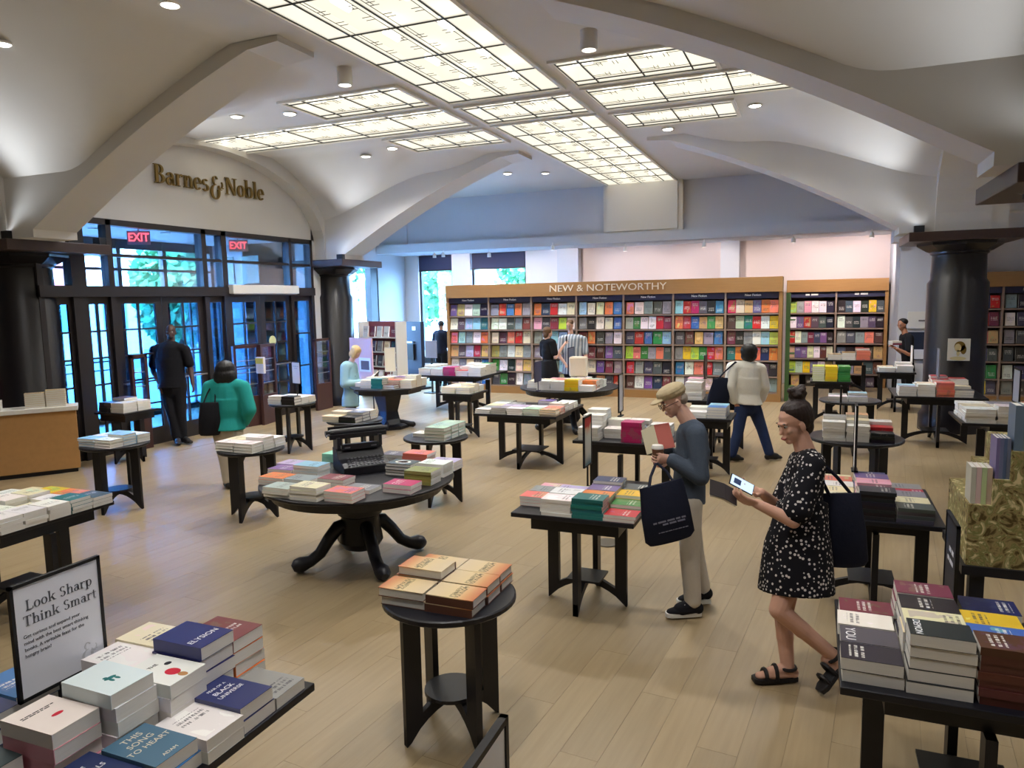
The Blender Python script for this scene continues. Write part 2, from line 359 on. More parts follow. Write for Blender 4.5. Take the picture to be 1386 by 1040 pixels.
rib_y(-9.88, -9.60, BAYS[1], 'narrow plaster arch framing the sign wall over the doors')
rib_y(1.66, 2.40, BAYS[1], 'side arch above the dark column on the right')
rib_y(-9.88, -9.60, BAYS[0], 'narrow side arch left of the near arch')
rib_y(1.66, 2.40, BAYS[0], 'side arch on the right beyond the picture top')

# columns -----------------------------------------------------------
def column(x, y, label, s=1.0):
    c = thing('column', label, 'column', (x, y, 0), 0, None, 'structure')
    r = 0.40*s
    MB().lathe([(r+.08, 0), (r+.08, .25), (r+.03, .32), (r+.03, 2.36), (r-.01, 2.42), (r-.02, 2.80), (r+.01, 2.82), (r+.01, 2.86)], n=40).build('shaft', M['column_wood'], c, smooth=True)
    MB().lathe([(r+.01, 2.84), (r+.06, 2.86), (r+.17, 2.93), (r+.2, 2.95), (r+.2, 2.985), (r+.24, 3.0)], n=8).build('capital', M['column_wood'], c)
    MB().box(-.78, .78, -.68, .82, 3.0, 3.14).build('slab', M['slab_wood'], c, bevel=0.008)
    return c
column(-9.85, 13.56, 'dark wooden column right of the entrance doors')
column(-10.28, 6.98, 'dark wooden column behind the checkout desk')
rc = column(2.08, 13.56, 'dark wooden column with a framed portrait on it, right side')

column(2.08, 6.98, 'dark wooden column beyond the right edge')
# walls --------------------------------------------------------------
struct('wall_left', MB().box(-10.2, WALL_L, 6.9, 13.6, 3.55, 5.5).box(-12.7, -10.3, 6.72, 6.92, 0, 5.7).box(-12.7, -12.4, -5, 6.8, 0, 5.7).box(-10.3, WALL_L, 12.92, 13.3, 0, 5.5), M['plaster'], 'plaster wall above the entrance doors')
YB = 19.5; KB = YB/18.2
def bx(v): return v*KB
struct('wall_corner', MB().box(-11.75, -11.5, 13.2, 14.8, 0, 5.2).box(-11.75, -11.5, 18.0, 19.9, 0, 5.2).box(-11.75, -11.5, 14.8, 18.0, 3.3, 5.2).box(-11.75, -11.5, 14.8, 18.0, 0, 0.5).box(-11.75, -10.2, 12.95, 13.3, 0, 5.2), M['wall_cool'], 'pale wall in the corner left of the back windows')
struct('wall_back', MB().box(-11.7, 3.4, 18.2, 18.5, 3.58, 5.1).box(-11.5, 1.7, 17.95, 18.25, 3.57, 3.81).box(-11.7, 3.4, 18.2, 19.9, 3.58, 3.7).box(-11.5, -10.6, 18.13, 18.25, 3.8, 5.0), M['wall_cool'], 'cool grey upper back wall with a projecting band')
zt = 3.58; W1 = (bx(-10.31), bx(-9.23)); W2 = (bx(-8.67), bx(-7.08))
lw = MB().box(-11.75, W1[0], YB, YB+.3, 0, zt).box(W1[1], W2[0], YB-.05, YB+.3, 0, zt).box(W2[1], bx(-6.14), YB, YB+.3, 0, zt).box(W1[0], W1[1], YB, YB+.3, 0, .35).box(W2[0], W2[1], YB, YB+.3, 0, .35)
struct('wall_window', lw, M['wall_white'], 'pale lower back wall around the two windows')
struct('trim_1', MB().box(-4.92, -2.98, 18.04, 18.25, 3.8, 4.99).box(-4.84, -3.1, 18.0, 18.06, 3.85, 4.97), M['trim_white'], 'white panel on the back wall at the end of the light strip')
struct('trim_2', MB().box(bx(-6.14), bx(-5.58), YB-.2, YB+.3, 0, zt), M['wall_cool'], 'grey pilaster on the back wall beside the wide window')
struct('trim_3', MB().box(bx(-2.09), bx(-1.67), YB-.2, YB+.3, 0, zt), M['wall_cool'], 'grey pilaster on the back wall above the bookcase end')
struct('wall_recess', MB().box(bx(-5.58), 2.2, YB+.1, YB+.4, 0, zt), M['wall_pink'], 'pinkish lit wall between the back pilasters')
struct('wall_pier', MB().box(1.60, 2.45, 17.3, 19.8, 0, 5.0).box(1.45, 1.70, 17.1, 17.7, 3.25, 3.57), M['wall_cool'], 'grey pier left of the dark right column')
struct('wall_right', MB().box(2.45, 9, 18.1, 18.4, 0, 5.0).box(8.6, 9, -5, 18.4, 0, 5.7), M['wall_white'], 'pale wall behind the right bookcase')
struct('wall_near', MB().box(-12.7, 9, -5.2, -5, 0, 5.7), M['plaster'], 'plaster wall behind the viewer')
struct('baseboard_back', MB().box(bx(-7.08), bx(-6.14), YB-.03, YB, 0, .15), M['trim_white'], 'white baseboard along the back wall')

# stairs and mezzanine edge on the right --------------------------------
mz = thing('staircase', 'dark sloping stair side above the right column', 'staircase', (0, 0, 0), 0, None, 'structure')
MB().box(2.4, 7.5, 14.2, 14.6, 3.50, 3.64).build('landing_edge', M['trim_white'], mz)
a0 = PY(1326, 262, 14.1); a1 = PY(1326, 250, 14.1); b0 = PY(1430, 200, 14.1); b1 = PY(1430, 178, 14.1)
MB().prism([(a0.x, a0.z), (b0.x, b0.z), (b1.x, b1.z), (a1.x, a1.z)], 'y', 14.0, 14.2).build('stringer', M['slab_wood'], mz)
c0 = PY(1326, 270, 14.1); c1 = PY(1470, 268, 14.1)
MB().prism([(c0.x, c0.z), (c1.x, c1.z), (b0.x, b0.z), (a0.x, a0.z)], 'y', 14.1, 14.25).build('spandrel', M['shelf_back'], mz)
MB().tube([PY(1331, 213, 14.4), PY(1376, 200, 14.4), PY(1440, 182, 14.4)], 0.1, n=6).build('handrail', M['slab_wood'], mz)
MB().box(2.4, 7.5, 15.5, 15.7, 3.64, 4.6).build('landing_wall', M['wall_white'], mz)

# entrance: frames, doors, vestibule --------------------------------------
def ys(v): return v*0.922
XW = WALL_L
ent = thing('door_1', 'dark framed glass entrance wall with doors and transom windows', 'entrance', (0, 0, 0), 0, None, 'structure')
MULL = [(6.9, 6.98), (7.41, 7.64), (8.02, 8.11), (9.88, 9.98), (10.34, 10.46), (12.17, 12.25), (12.84, 12.92)]
fx0, fx1 = XW-0.14, XW+0.02
for a, b in MULL: MB().box(fx0, fx1, a, b, 0, 3.55).build('mullion', M['dark_frame'], ent)
MB().box(fx0-.02, fx1+.03, 6.9, 12.92, 2.40, 2.56).build('header', M['dark_frame'], ent)
MB().box(fx0, fx1, 6.9, 12.92, 3.47, 3.56).build('header', M['dark_frame'], ent)
MB().box(fx0, fx1-.02, 6.9, 12.92, 3.005, 3.05).build('transom_bar', M['dark_frame'], ent)
edges = [(MULL[i][1], MULL[i+1][0]) for i in range(len(MULL)-1)]
for a, b in edges:
    for z0, z1 in ((2.56, 3.005), (3.05, 3.47)):
        MB().box(XW-.07, XW-.062, a, b, z0, z1).build('transom_pane', M['glass'], ent)
def leaf(y0, y1, x=XW-.06, nx=2, nz=5, kick=0.28, handle=True, ang=0.0, mt=None, stile=0.12):
    d = bpy.data.objects.new('door_leaf', None); link(d, ent); d.location = (x, y0, 0); d.rotation_euler = (0, 0, ang)
    w = y1-y0; t = .022; fm = mt or M['dark_frame']; top = 2.4
    fr = MB().box(-t, t, 0, stile, 0, top).box(-t, t, w-stile, w, 0, top).box(-t, t, stile, w-stile, 0.0, kick).box(-t, t, stile, w-stile, top-.11, top)
    for i in range(1, nx): yy = stile+(w-2*stile)*i/nx; fr.box(-t*.8, t*.8, yy-.016, yy+.016, kick, top-.11)
    for k in range(1, nz): zz = kick+(top-.11-kick)*k/nz; fr.box(-t*.8, t*.8, stile, w-stile, zz-.014, zz+.014)
    fr.build('leaf_frame', fm, d)
    MB().box(-.004, .004, stile, w-stile, kick, top-.11).build('leaf_pane', M['glass_blue'], d)
    if handle:
        MB().tube([(.07, stile*.5, 1.05), (.07, w-stile*.5, 1.05)], 0.014).tube([(.02, stile*.5, 1.05), (.07, stile*.5, 1.05)], .012).tube([(.02, w-stile*.5, 1.05), (.07, w-stile*.5, 1.05)], .012).build('push_bar', M['steel'], d)
    return d
leaf(6.98, 7.41, nx=1, nz=5, handle=False, stile=.05); leaf(7.64, 8.02, nx=2, nz=5, handle=False, stile=.05)
leaf(8.11, 8.99); leaf(9.0, 9.88); leaf(9.98, 10.34, nx=1, nz=1, handle=False, stile=.04)
leaf(10.46, 11.31); leaf(11.32, 12.17); leaf(12.25, 12.84, nx=1, nz=3, handle=False, stile=.05)
# vestibule beyond the doors
vst = MB().box(-12.75, XW-.14, 6.7, 13.2, 3.56, 3.7)
struct('ceiling', vst, M['wall_cool'], 'vestibule ceiling seen through the transom glass')
struct('wall_vestibule', MB().box(-12.75, -10.2, 12.95, 13.2, 0, 3.56), M['wall_cool'], 'blue grey side wall of the vestibule behind the right doors')
out = thing('door_2', 'outer glass doors of the vestibule facing the street', 'entrance', (0, 0, 0), 0, None, 'structure')
for yy in (7.0, 7.7, 8.5, 9.45, 10.5, 11.6, 12.9): MB().box(-12.72, -12.6, yy-.045, yy+.045, 0, 3.56).build('mullion', M['dark_frame'], out)
for z0, z1 in ((0, .12), (2.36, 2.5), (2.95, 3.0), (3.38, 3.56)): MB().box(-12.71, -12.61, 6.92, 12.9, z0, z1).build('rail', M['dark_frame'], out)
for yy in (7.35, 9.97, 12.25):
    MB().box(-12.68, -12.64, yy-.02, yy+.02, .12, 2.36).build('muntin', M['dark_frame'], out)
for zz in (1.2,): MB().box(-12.68, -12.64, 6.92, 12.9, zz-.015, zz+.015).build('muntin', M['dark_frame'], out)
for yy in (7.35, 8.1, 8.97, 9.97): MB().tube([(-12.5, yy-.4, 1.05), (-12.5, yy+.4, 1.05)], .016).tube([(-12.62, yy-.4, 1.05), (-12.5, yy-.4, 1.05)], .012).build('push_bar', M['steel'], out)
MB().box(-12.665, -12.655, 6.92, 12.9, .12, 3.4).build('outer_pane', M['glass'], out)
struct('window_3', MB().box(-12.4, -12.0, 12.92, 12.96, 2.7, 3.3).box(-11.75, -11.3, 12.92, 12.96, 2.7, 3.3), mat('green_pane', srgb(70, 110, 96), .2, .5), 'small greenish panes in the vestibule side wall')

# windows at the back and in the corner
def window(n, x0, x1, z0, z1, blind, label, nx=1):
    w = thing('window_%d' % n, label, 'window', (0, YB+.15, 0), 0, None, 'structure')
    MB().box(x0, x0+.06, -.06, .06, z0, z1).box(x1-.06, x1, -.06, .06, z0, z1).box(x0, x1, -.06, .06, z0, z0+.07).box(x0, x1, -.06, .06, z1-.07, z1).build('window_frame', M['dark_frame'], w)
    MB().box(x0, x1, -.004, .004, z0, z1).build('window_pane', M['glass'], w)
    bl = MB().box(x0+.03, x1-.03, -.14, -.10, blind, z1-.02); b = bl.build('roller_blind', M['navy_sign'], w)
    MB().box(x0+.03, x1-.03, -.15, -.095, blind-.02, blind+.02).build('blind_hem', M['dark_frame'], w)
window(1, W1[0], W1[1], .35, 3.58, 3.13, 'narrow back window with a half drawn dark blind')
window(2, W2[0], W2[1], .35, 3.58, 3.13, 'wide back window with a dark blind above the bookcase')
w = thing('window_4', 'side window seen right of the entrance column', 'window', (-11.62, 0, 0), 0, None, 'structure')
MB().box(-.06, .06, 14.8, 14.9, .5, 3.3).box(-.08, .1, 17.65, 18.0, .5, 3.3).box(-.06, .06, 14.9, 17.7, .5, .58).box(-.06, .06, 14.9, 17.7, 3.2, 3.3).box(-.05, .05, 16.3, 16.36, .5, 3.3).build('window_frame', M['dark_frame'], w)
MB().box(-.004, .004, 14.8, 17.7, .5, 3.3).build('window_pane', M['glass'], w)

# outdoors --------------------------------------------------------------
M['pavement'] = mat('pavement', srgb(120, 132, 144), .9, .2, var=.08, scale=2)
M['facade'] = mat('facade', srgb(214, 196, 190), .9, .2, var=.06, scale=1)
M['facade_b'] = mat('facade_b', srgb(190, 186, 196), .9, .2, var=.06, scale=1)
M['far_glass'] = mat('far_glass', srgb(120, 140, 165), .15, .6)
struct('ground', MB().box(-70, -12.75, -30, 70, -.2, -.05).box(-12.75, 30, 19.9, 70, -.2, -.05), M['pavement'], 'pale sunlit pavement and street outside')
def building(x, y0, y1, h, mt, label, axis='x'):
    b = thing('building', label, 'building', (0, 0, 0))
    if axis == 'x': MB().box(x-6, x, y0, y1, -.05, h).build('facade', mt, b)
    else: MB().box(y0, y1, x, x+6, -.05, h).build('facade', mt, b)
    wm = None; n = int((y1-y0)/2.6)
    for i in range(n):
        for k in range(int(h/3.2)):
            c = y0+(i+.5)*(y1-y0)/n; z = 1.2+k*3.2
            if axis == 'x': MB().box(x-.02, x+.06, c-.6, c+.6, z, z+1.7).build('window', M['far_glass'], b)
            else: MB().box(c-.6, c+.6, x-.06, x+.02, z, z+1.7).build('window', M['far_glass'], b)
building(-30, 6, 26, 7, M['facade'], 'pale pinkish building across the street from the doors')
building(-33, 27, 60, 10, M['facade_b'], 'greyish building across the street further right')
building(44, -30, -8, 9, M['facade'], 'tall pale building beyond the trees behind the back windows', 'y')
M['awning'] = mat('awning', srgb(176, 76, 72), .7, .2)
aw = thing('awning', 'red shop awning across the street', 'awning', (0, 0, 0)); MB().prism([(-29.9, 4.2), (-28.6, 3.4), (-28.6, 3.3), (-29.9, 4.0)], 'y', 14, 22).build('canopy', M['awning'], aw)
MB().box(-28.62, -28.58, 14, 22, 3.0, 3.4).build('valance', M['awning'], aw)
def leaf_mat():
    mt = mat('foliage', srgb(70, 130, 84), .6, .3, var=.5, scale=2.0); return mt
M['leaf'] = leaf_mat(); M['bark'] = mat('bark', srgb(84, 70, 58), .9, .2, var=.2, scale=8)
def tree(x, y, h, r, label, seed):
    rnd = random.Random(seed); t = thing('tree', label, 'tree', (x, y, 0), 0, 'trees outside the windows')
    tr = MB().tube([(0, 0, -.05), (.05, 0, h*.3), (.0, .1, h*.7)], [.16, .12, .05])
    for k in range(5): a = k*1.3; tr.tube([(.03, 0, h*.35+k*.1), (math.cos(a)*r*.6, math.sin(a)*r*.6, h*.6+k*.1)], [.05, .02], n=5)
    tr.build('trunk', M['bark'], t)
    mb = MB()
    for i in range(2600):
        while True:
            p = Vector((rnd.uniform(-1, 1), rnd.uniform(-1, 1), rnd.uniform(-1, 1)))
            if .35 < p.length < 1: break
        p = Vector((p.x*r, p.y*r, h*.62+p.z*h*.4)); u = Vector((rnd.gauss(0, 1), rnd.gauss(0, 1), rnd.gauss(0, 1))).normalized(); v = u.orthogonal().normalized(); s = rnd.uniform(.10, .22)
        mb.add([p-u*s, p+v*s*.55, p+u*s, p-v*s*.55], [(0, 1, 2, 3)])
    c = mb.build('crown', M['leaf'], t); c['kind'] = 'stuff'
tree(-14.4, 24.6, 5.2, 2.0, 'leafy tree outside the narrow back window', 1)
tree(-9.4, 26.5, 5.6, 2.1, 'leafy tree outside the wide back window', 2)
tree(-19.0, 22.5, 5.0, 1.9, 'young tree outside the side window by the column', 3)
tree(-17.2, 16.2, 4.4, 1.2, 'small street tree seen through the right hand doors', 4)

sun.rotation_euler = Vector((-.45, .35, -.82)).to_track_quat('-Z', 'Y').to_euler()
# ================================================================ ceiling lights
def pane_mat():
    mt = bpy.data.materials.new('art_glass'); mt.use_nodes = True; nt = mt.node_tree; nt.nodes.clear()
    o = nt.nodes.new('ShaderNodeOutputMaterial'); e = nt.nodes.new('ShaderNodeEmission'); t = nt.nodes.new('ShaderNodeBsdfTransparent')
    e.inputs[0].default_value = (1.0, 0.94, 0.80, 1); e.inputs[1].default_value = PANE_E; t.inputs[0].default_value = (.96, .95, .9, 1)
    x = nt.nodes.new('ShaderNodeMixShader'); x.inputs[0].default_value = 0.45
    nt.links.new(e.outputs[0], x.inputs[1]); nt.links.new(t.outputs[0], x.inputs[2]); nt.links.new(x.outputs[0], o.inputs[0]); return mt
PANE_E = .43
M['pane'] = pane_mat(); M['tube'] = emission('lamp_tube', (1.0, 0.94, 0.84), 8.5); M['housing'] = mat('housing', srgb(240, 236, 220), .8, .2)
M['lead'] = mat('lead', srgb(38, 38, 34), .6, .3)
PLABEL = ['long glowing glass ceiling panel running toward the viewer', 'square glowing glass panel at the crossing of the light strips', 'long glowing glass ceiling panel running to the back wall',
          'cross arm glass panel reaching the sign wall', 'cross arm glass panel reaching under the near arch on the right', 'short glass panel nearest on the left of the main strip', 'short glass panel further back on the left of the main strip',
          'short glass panel nearest on the right of the main strip', 'short glass panel further back on the right of the main strip']
def light_panel(i, x0, x1, y0, y1):
    t = thing('ceiling_light_panel', PLABEL[i], 'ceiling light', (0, 0, ZC))
    long_y = (y1-y0) > (x1-x0)
    def cuts(a, b, lng):
        L = b-a
        if lng: n = max(2, round(L/.92)); return [a+L*k/n for k in range(n+1)]
        s = .17*L; 
        return [a, a+s, (a+b)/2, b-s, b] if L > 1.4 else [a, a+.8*L*0+.16*L, b-.16*L, b]
    cx, cy = cuts(x0, x1, not long_y), cuts(y0, y1, long_y)
    if not long_y and (x1-x0) < 2: cx = [x0, x0+.16*(x1-x0), (x0+x1)/2, x1-.16*(x1-x0), x1]
    if i == 1: cy = [y0, y0+.17, y1-.17, y1]
    MB().box(x0-.02, x1+.02, y0-.02, y1+.02, .28, .30).box(x0-.02, x0, y0, y1, 0, .28).box(x1, x1+.02, y0, y1, 0, .28).box(x0, x1, y0-.02, y0, 0, .28).box(x0, x1, y1, y1+.02, 0, .28).build('housing', M['housing'], t)
    w = .05; MB().box(x0-w, x0, y0-w, y1+w, -.03, .02).box(x1, x1+w, y0-w, y1+w, -.03, .02).box(x0, x1, y0-w, y0, -.03, .02).box(x0, x1, y1, y1+w, -.03, .02).build('frame', M['trim_white'], t)
    gx = MB()
    for c in cx: gx.box(c-.008, c+.008, y0, y1, -.012, .012)
    for c in cy: gx.box(x0, x1, c-.008, c+.008, -.012, .012)
    g = gx.build('lead_grid', M['lead'], t); 
    for a, b in zip(cx, cx[1:]):
        for c, d in zip(cy, cy[1:]):
            p = MB().box(a+.006, b-.006, c+.006, d-.006, -.002, .002).build('glass_pane', M['pane'], t)
            L = MB(); W, Hh = b-a, d-c; k = .0028
            def ln(u0, v0, u1, v1): L.box(a+u0*W-k, a+u1*W+k, c+v0*Hh-k, c+v1*Hh+k, -.006, -.002)
            if W > .3 and Hh > .3:
                vert = (d-c > b-a) if not long_y else True
                for q in (.12, .2, .8, .88): ln(q, 0, q, .38 if q in (.2, .8) else 1) if long_y else ln(0, q, 1 if q in (.12, .88) else .38, q)
                for q in ((.12, .3), (.2, .38), (.8, .62), (.88, .7)):
                    if long_y: ln(.12, q[1], .3, q[1]); ln(.7, q[1], .88, q[1])
                    else: ln(q[1], .12, q[1], .3); ln(q[1], .7, q[1], .88)
                L.build('lead_line', M['lead'], p)
    # lamps behind the glass
    if long_y:
        n = len(cy)-1
        for k in range(n):
            for q in (.3, .7):
                yy = (cy[k]+cy[k+1])/2; xx = x0+(x1-x0)*q; MB().tube([(xx, yy-.13, .12), (xx, yy+.13, .12)], .04, n=8).build('lamp_tube', M['tube'], t)
    else:
        n = max(2, round((x1-x0)/.45))
        for k in range(n):
            xx = x0+(x1-x0)*(k+.5)/n; yy = (y0+y1)/2; MB().tube([(xx-.12, yy, .12), (xx+.12, yy, .12)], .045, n=8).build('lamp_tube', M['tube'], t)
for i, p in enumerate(PANELS): light_panel(i, *p)

M['lens'] = emission('lamp_lens', (1.0, .96, .9), 14.0); M['lens_dim'] = emission('lamp_lens_dim', (1.0, .97, .93), 2.2)
def downlight(px, py, on, label, spot=0):
    zz = ZC; d = ray(px, py)
    p = PZ(px, py, ZC-.01)
    # follow the vault down where the ray meets it earlier
    for s in range(400):
        q = Vector((0, 0, CAM_H))+d*(2+s*.05)
        for bay in BAYS:
            if bay[0] <= q.y <= bay[1] and -9.6 < q.x < 1.67:
                if q.z > vault_z(q.x, q.y, bay): p = q-d*.02; break
        else: continue
        break
    t = thing('downlight', label, 'downlight', p)
    MB().lathe([(.075, .0), (.105, .0), (.105, -.014), (.085, -.02), (.075, -.012)], n=24).build('trim_ring', M['trim_white'], t)
    MB().lathe([(0.001, -.030), (.05, -.027), (.078, -.018), (.078, -.002), (.001, -.002)], n=24, cap=False).build('lens', M['lens'] if on else M['lens_dim'], t)
    if spot:
        l = bpy.data.lights.new('downlight_lamp', 'SPOT'); l.energy = spot; l.spot_size = R(135); l.spot_blend = .9; l.color = (1, .97, .95); l.shadow_soft_size = .06
        lo = bpy.data.objects.new('downlight_lamp', l); link(lo, t); lo.location = (0, 0, -.05)
downlight(531, 200, True, 'bright round downlight below the left short panel', 125)
downlight(1022, 142, True, 'bright round downlight right of the short right panel', 125)
downlight(392, 153, True, 'small bright downlight left of the short left panel', 110)
downlight(904, 174, True, 'small bright downlight beside the far right arch end', 110)
downlight(738, 234, False, 'dim round downlight behind the far arch', 90)
downlight(320, 157, False, 'dim round downlight above the shop name', 100)
downlight(495, 211, False, 'dim round downlight in the vault by the far arch', 95)
downlight(230, 5, False, 'round downlight at the upper left edge')
downlight(3, 58, False, 'round downlight at the far left edge of the near vault')
def plain_downlight(x, y, z, label, e, grp):
    t = thing('downlight', label, 'downlight', (x, y, z), 0, grp)
    MB().lathe([(.075, .0), (.105, .0), (.105, -.014), (.085, -.02), (.075, -.012)], n=24).build('trim_ring', M['trim_white'], t)
    MB().lathe([(0.001, -.030), (.05, -.027), (.078, -.018), (.078, -.002), (.001, -.002)], n=24, cap=False).build('lens', M['lens'], t)
    l = bpy.data.lights.new('downlight_lamp', 'SPOT'); l.energy = e; l.spot_size = R(120); l.spot_blend = .8; l.color = (1, .97, .95); l.shadow_soft_size = .1
    lo = bpy.data.objects.new('downlight_lamp', l); link(lo, t); lo.location = (0, 0, -.05)
ORDW = ['first', 'second', 'third', 'fourth', 'fifth', 'sixth']
OFF = [(-7.2, 1.2), (-7.2, 4.4), (-0.8, 1.2), (-0.8, 4.4), (-6.2, 2.8), (-1.8, 2.8)]  # unseen downlights added over the near bay to brighten floor and tables
for k, (x, y) in enumerate(OFF): plain_downlight(x, y, min(ZC, vault_z(x, y, BAYS[0]))-.01, 'added round fill downlight above the viewer, %s of the light strip, %s' % ('left' if x < XC else 'right', 'nearest' if y < 2 else ('middle' if y < 4 else 'farthest')), 76, 'added fill downlights of the vault above the viewer')
for k, (x, y) in enumerate([(3.6, 2), (3.6, 5.5), (3.6, 9), (6, 3.5), (6, 7.5), (5.2, 11.5)]): plain_downlight(x, y, 5.59, '%s added round fill downlight from the viewer over the stair side' % ORDW[k], 85, 'added fill downlights over the stair side')  # out-of-view lamps added on the stair side as extra fill light
for k, (x, y) in enumerate([(-8.5, 15.2), (-6.3, 15.2), (-1.4, 15.2), (0.8, 15.2)]): plain_downlight(x, y, ZC-.01, '%s downlight from left behind the far arch' % ORDW[k], 170, 'downlights behind the far arch')
def canister(px, py, label):
    p = PZ(px, py, ZC); t = thing('ceiling_canister', label, 'spotlight', p)
    MB().lathe([(.09, 0), (.09, -.2), (.075, -.2), (.075, -.17), (0.001, -.17)], n=20).build('canister', M['trim_white'], t, smooth=True)
    MB().lathe([(.001, -.18), (.073, -.18), (.073, -.176), (.001, -.176)], n=20, cap=False).build('lens', M['lens_dim'], t)
    l = bpy.data.lights.new('canister_lamp', 'SPOT'); l.energy = 150; l.spot_size = R(125); l.spot_blend = .9; l.color = (1, .97, .94); l.shadow_soft_size = .07
    lo = bpy.data.objects.new('canister_lamp', l); link(lo, t); lo.location = (0, 0, -.21)
canister(466, 92, 'white cylinder spot on the ceiling left of the strip'); canister(797, 41, 'white cylinder spot on the ceiling right of the strip')
# small track heads along the back band washing the wall
M['spot_body'] = mat('spot_body', srgb(225, 222, 220), .5, .4)
for k, (px, py, lab, e) in enumerate([(444+144, 346, 'left of two little spotlights above the narrow window', 40), (600, 345, 'right of two little spotlights above the narrow window', 0), (662, 345, 'little spotlight above the wide back window', 40), (748, 335, 'little spotlight left of the pinkish wall', 35),
                                (846, 337, 'little spotlight over the first half of the pinkish wall', 52), (953, 331, 'little spotlight left of the right pilaster', 50), (1074, 325, 'little spotlight over the right part of the pinkish wall', 52), (1180, 318, 'little spotlight nearest the grey pier', 60)]):
    p = PY(px, py, 17.93); t = thing('track_spot', lab, 'spotlight', p)
    MB().tube([(0, 0, .12), (0, 0, .05)], .012).build('stem', M['spot_body'], t); MB().lathe([(.02, .06), (.045, .03), (.05, -.06), (.04, -.06)], n=14).build('spot_head', M['spot_body'], t, smooth=True)
    if e:
        l = bpy.data.lights.new('track_lamp', 'SPOT'); l.energy = e; l.spot_size = R(110); l.spot_blend = .7; l.color = (1, .86, .80); l.shadow_soft_size = .04
        lo = bpy.data.objects.new('track_lamp', l); link(lo, t); lo.location = (0, -.05, -.08); lo.rotation_euler = (R(58), 0, 0)
# vestibule downlights
for k, (x, y, lab) in enumerate([(-10.6, 7.75, 'leftmost downlight in the vestibule ceiling'), (-11.2, 8.9, 'second downlight in the vestibule ceiling'), (-10.9, 10.1, 'middle downlight in the vestibule ceiling'), (-10.7, 11.0, 'fourth downlight in the vestibule ceiling'), (-10.6, 12.5, 'rightmost downlight in the vestibule ceiling')]):
    t = thing('vestibule_downlight', lab, 'downlight', (x, y, 3.555))
    MB().lathe([(.06, 0), (.09, 0), (.09, -.012), (.07, -.014)], n=20).build('trim_ring', M['trim_white'], t); MB().lathe([(.001, -.008), (.068, -.008), (.068, -.004), (.001, -.004)], n=20, cap=False).build('lens', M['lens'], t)

# uplights standing on the column slabs
M['uplens'] = emission('uplight_lens', (.95, .97, 1.0), 6.0)
for x, y, e, tgt, lab in ((-9.18, 12.98, 60, (-7.6, 11.6, 4.7), 'dark uplight on the slab of the column beside the doors'), (1.44, 12.98, 75, (-.3, 11.5, 4.7), 'dark uplight on the slab of the right column'), (-9.60, 7.70, 80, (-7.8, 8.8, 4.7), 'dark uplight on the slab of the column behind the desk'),
                      (-9.60, 6.40, 190, (-7.6, 4.6, 4.8), 'dark uplight on the near side of the desk column slab'), (1.60, 6.40, 85, (-.4, 4.6, 4.8), 'dark uplight on the slab of the column beyond the right edge')):
    t = thing('uplight', lab, 'uplight', (x, y, 3.14)); MB().box(-.07, .07, -.05, .05, 0, .02).box(-.07, -.06, -.05, .05, .02, .10).box(.06, .07, -.05, .05, .02, .10).box(-.06, .06, -.05, -.04, .02, .10).box(-.06, .06, .04, .05, .02, .10).build('lamp_body', M['black'], t); MB().box(-.06, .06, -.04, .04, .02, .03).build('lamp_lens', M['uplens'], t)
    l = bpy.data.lights.new('uplight_lamp', 'SPOT'); l.energy = e; l.spot_size = R(105); l.spot_blend = 1.0; l.color = (.90, .95, 1.0); l.shadow_soft_size = .12
    lo = bpy.data.objects.new('uplight_lamp', l); link(lo, t); lo.location = (0, 0, .11); lo.rotation_euler = (R(180), 0, 0)
    d = (Vector(tgt)-Vector((x, y, 3.23))).normalized(); lo.rotation_euler = d.to_track_quat('-Z', 'Y').to_euler()
# ================================================================ tables
def stool_table(x, y, r, label, rz=0.0, z=0.745):
    t = thing('round_stool_table', label, 'table', (x, y, 0), rz, 'round stool tables')
    MB().lathe([(.001, z-.035), (r-.012, z-.035), (r, z-.025), (r, z-.006), (r-.008, z), (.001, z)], n=40, cap=False).build('table_top', M['black_wood'], t)
    R_ = r*.80
    for k in range(4):
        a = k*math.pi/2; c, s = math.cos(a), math.sin(a)
        mb = MB().prism([(R_-.095, .12), (R_, 0), (R_, z-.035), (R_-.16, z-.035), (R_-.16, z-.05), (R_-.095, z-.11)], 'y', -.017, .017)
        mb.v = [(p[0]*c-p[1]*s, p[0]*s+p[1]*c, p[2]) for p in mb.v]; mb.build('leg', M['black_wood'], t)
    for k in range(2):
        n = 10; arc = [(R_*.9*(-1+2*i/n), .02+.15*math.sin(math.pi*i/n)**.8) for i in range(n+1)]
        pts = [(-R_, 0)] + arc + [(R_, 0), (R_, .10), (R_*.6, .17), (.1, .215), (-.1, .215), (-R_*.6, .17), (-R_, .10)]
        mb = MB().prism(pts, 'y', -.0165, .0165)
        if k: mb.v = [(-p[1], p[0], p[2]) for p in mb.v]
        mb.build('stretcher', M['black_wood'], t)
    MB().lathe([(.001, .215), (r*.42, .215), (r*.42, .235), (.001, .235)], n=28, cap=False).build('lower_shelf', M['black_wood'], t)
    return t
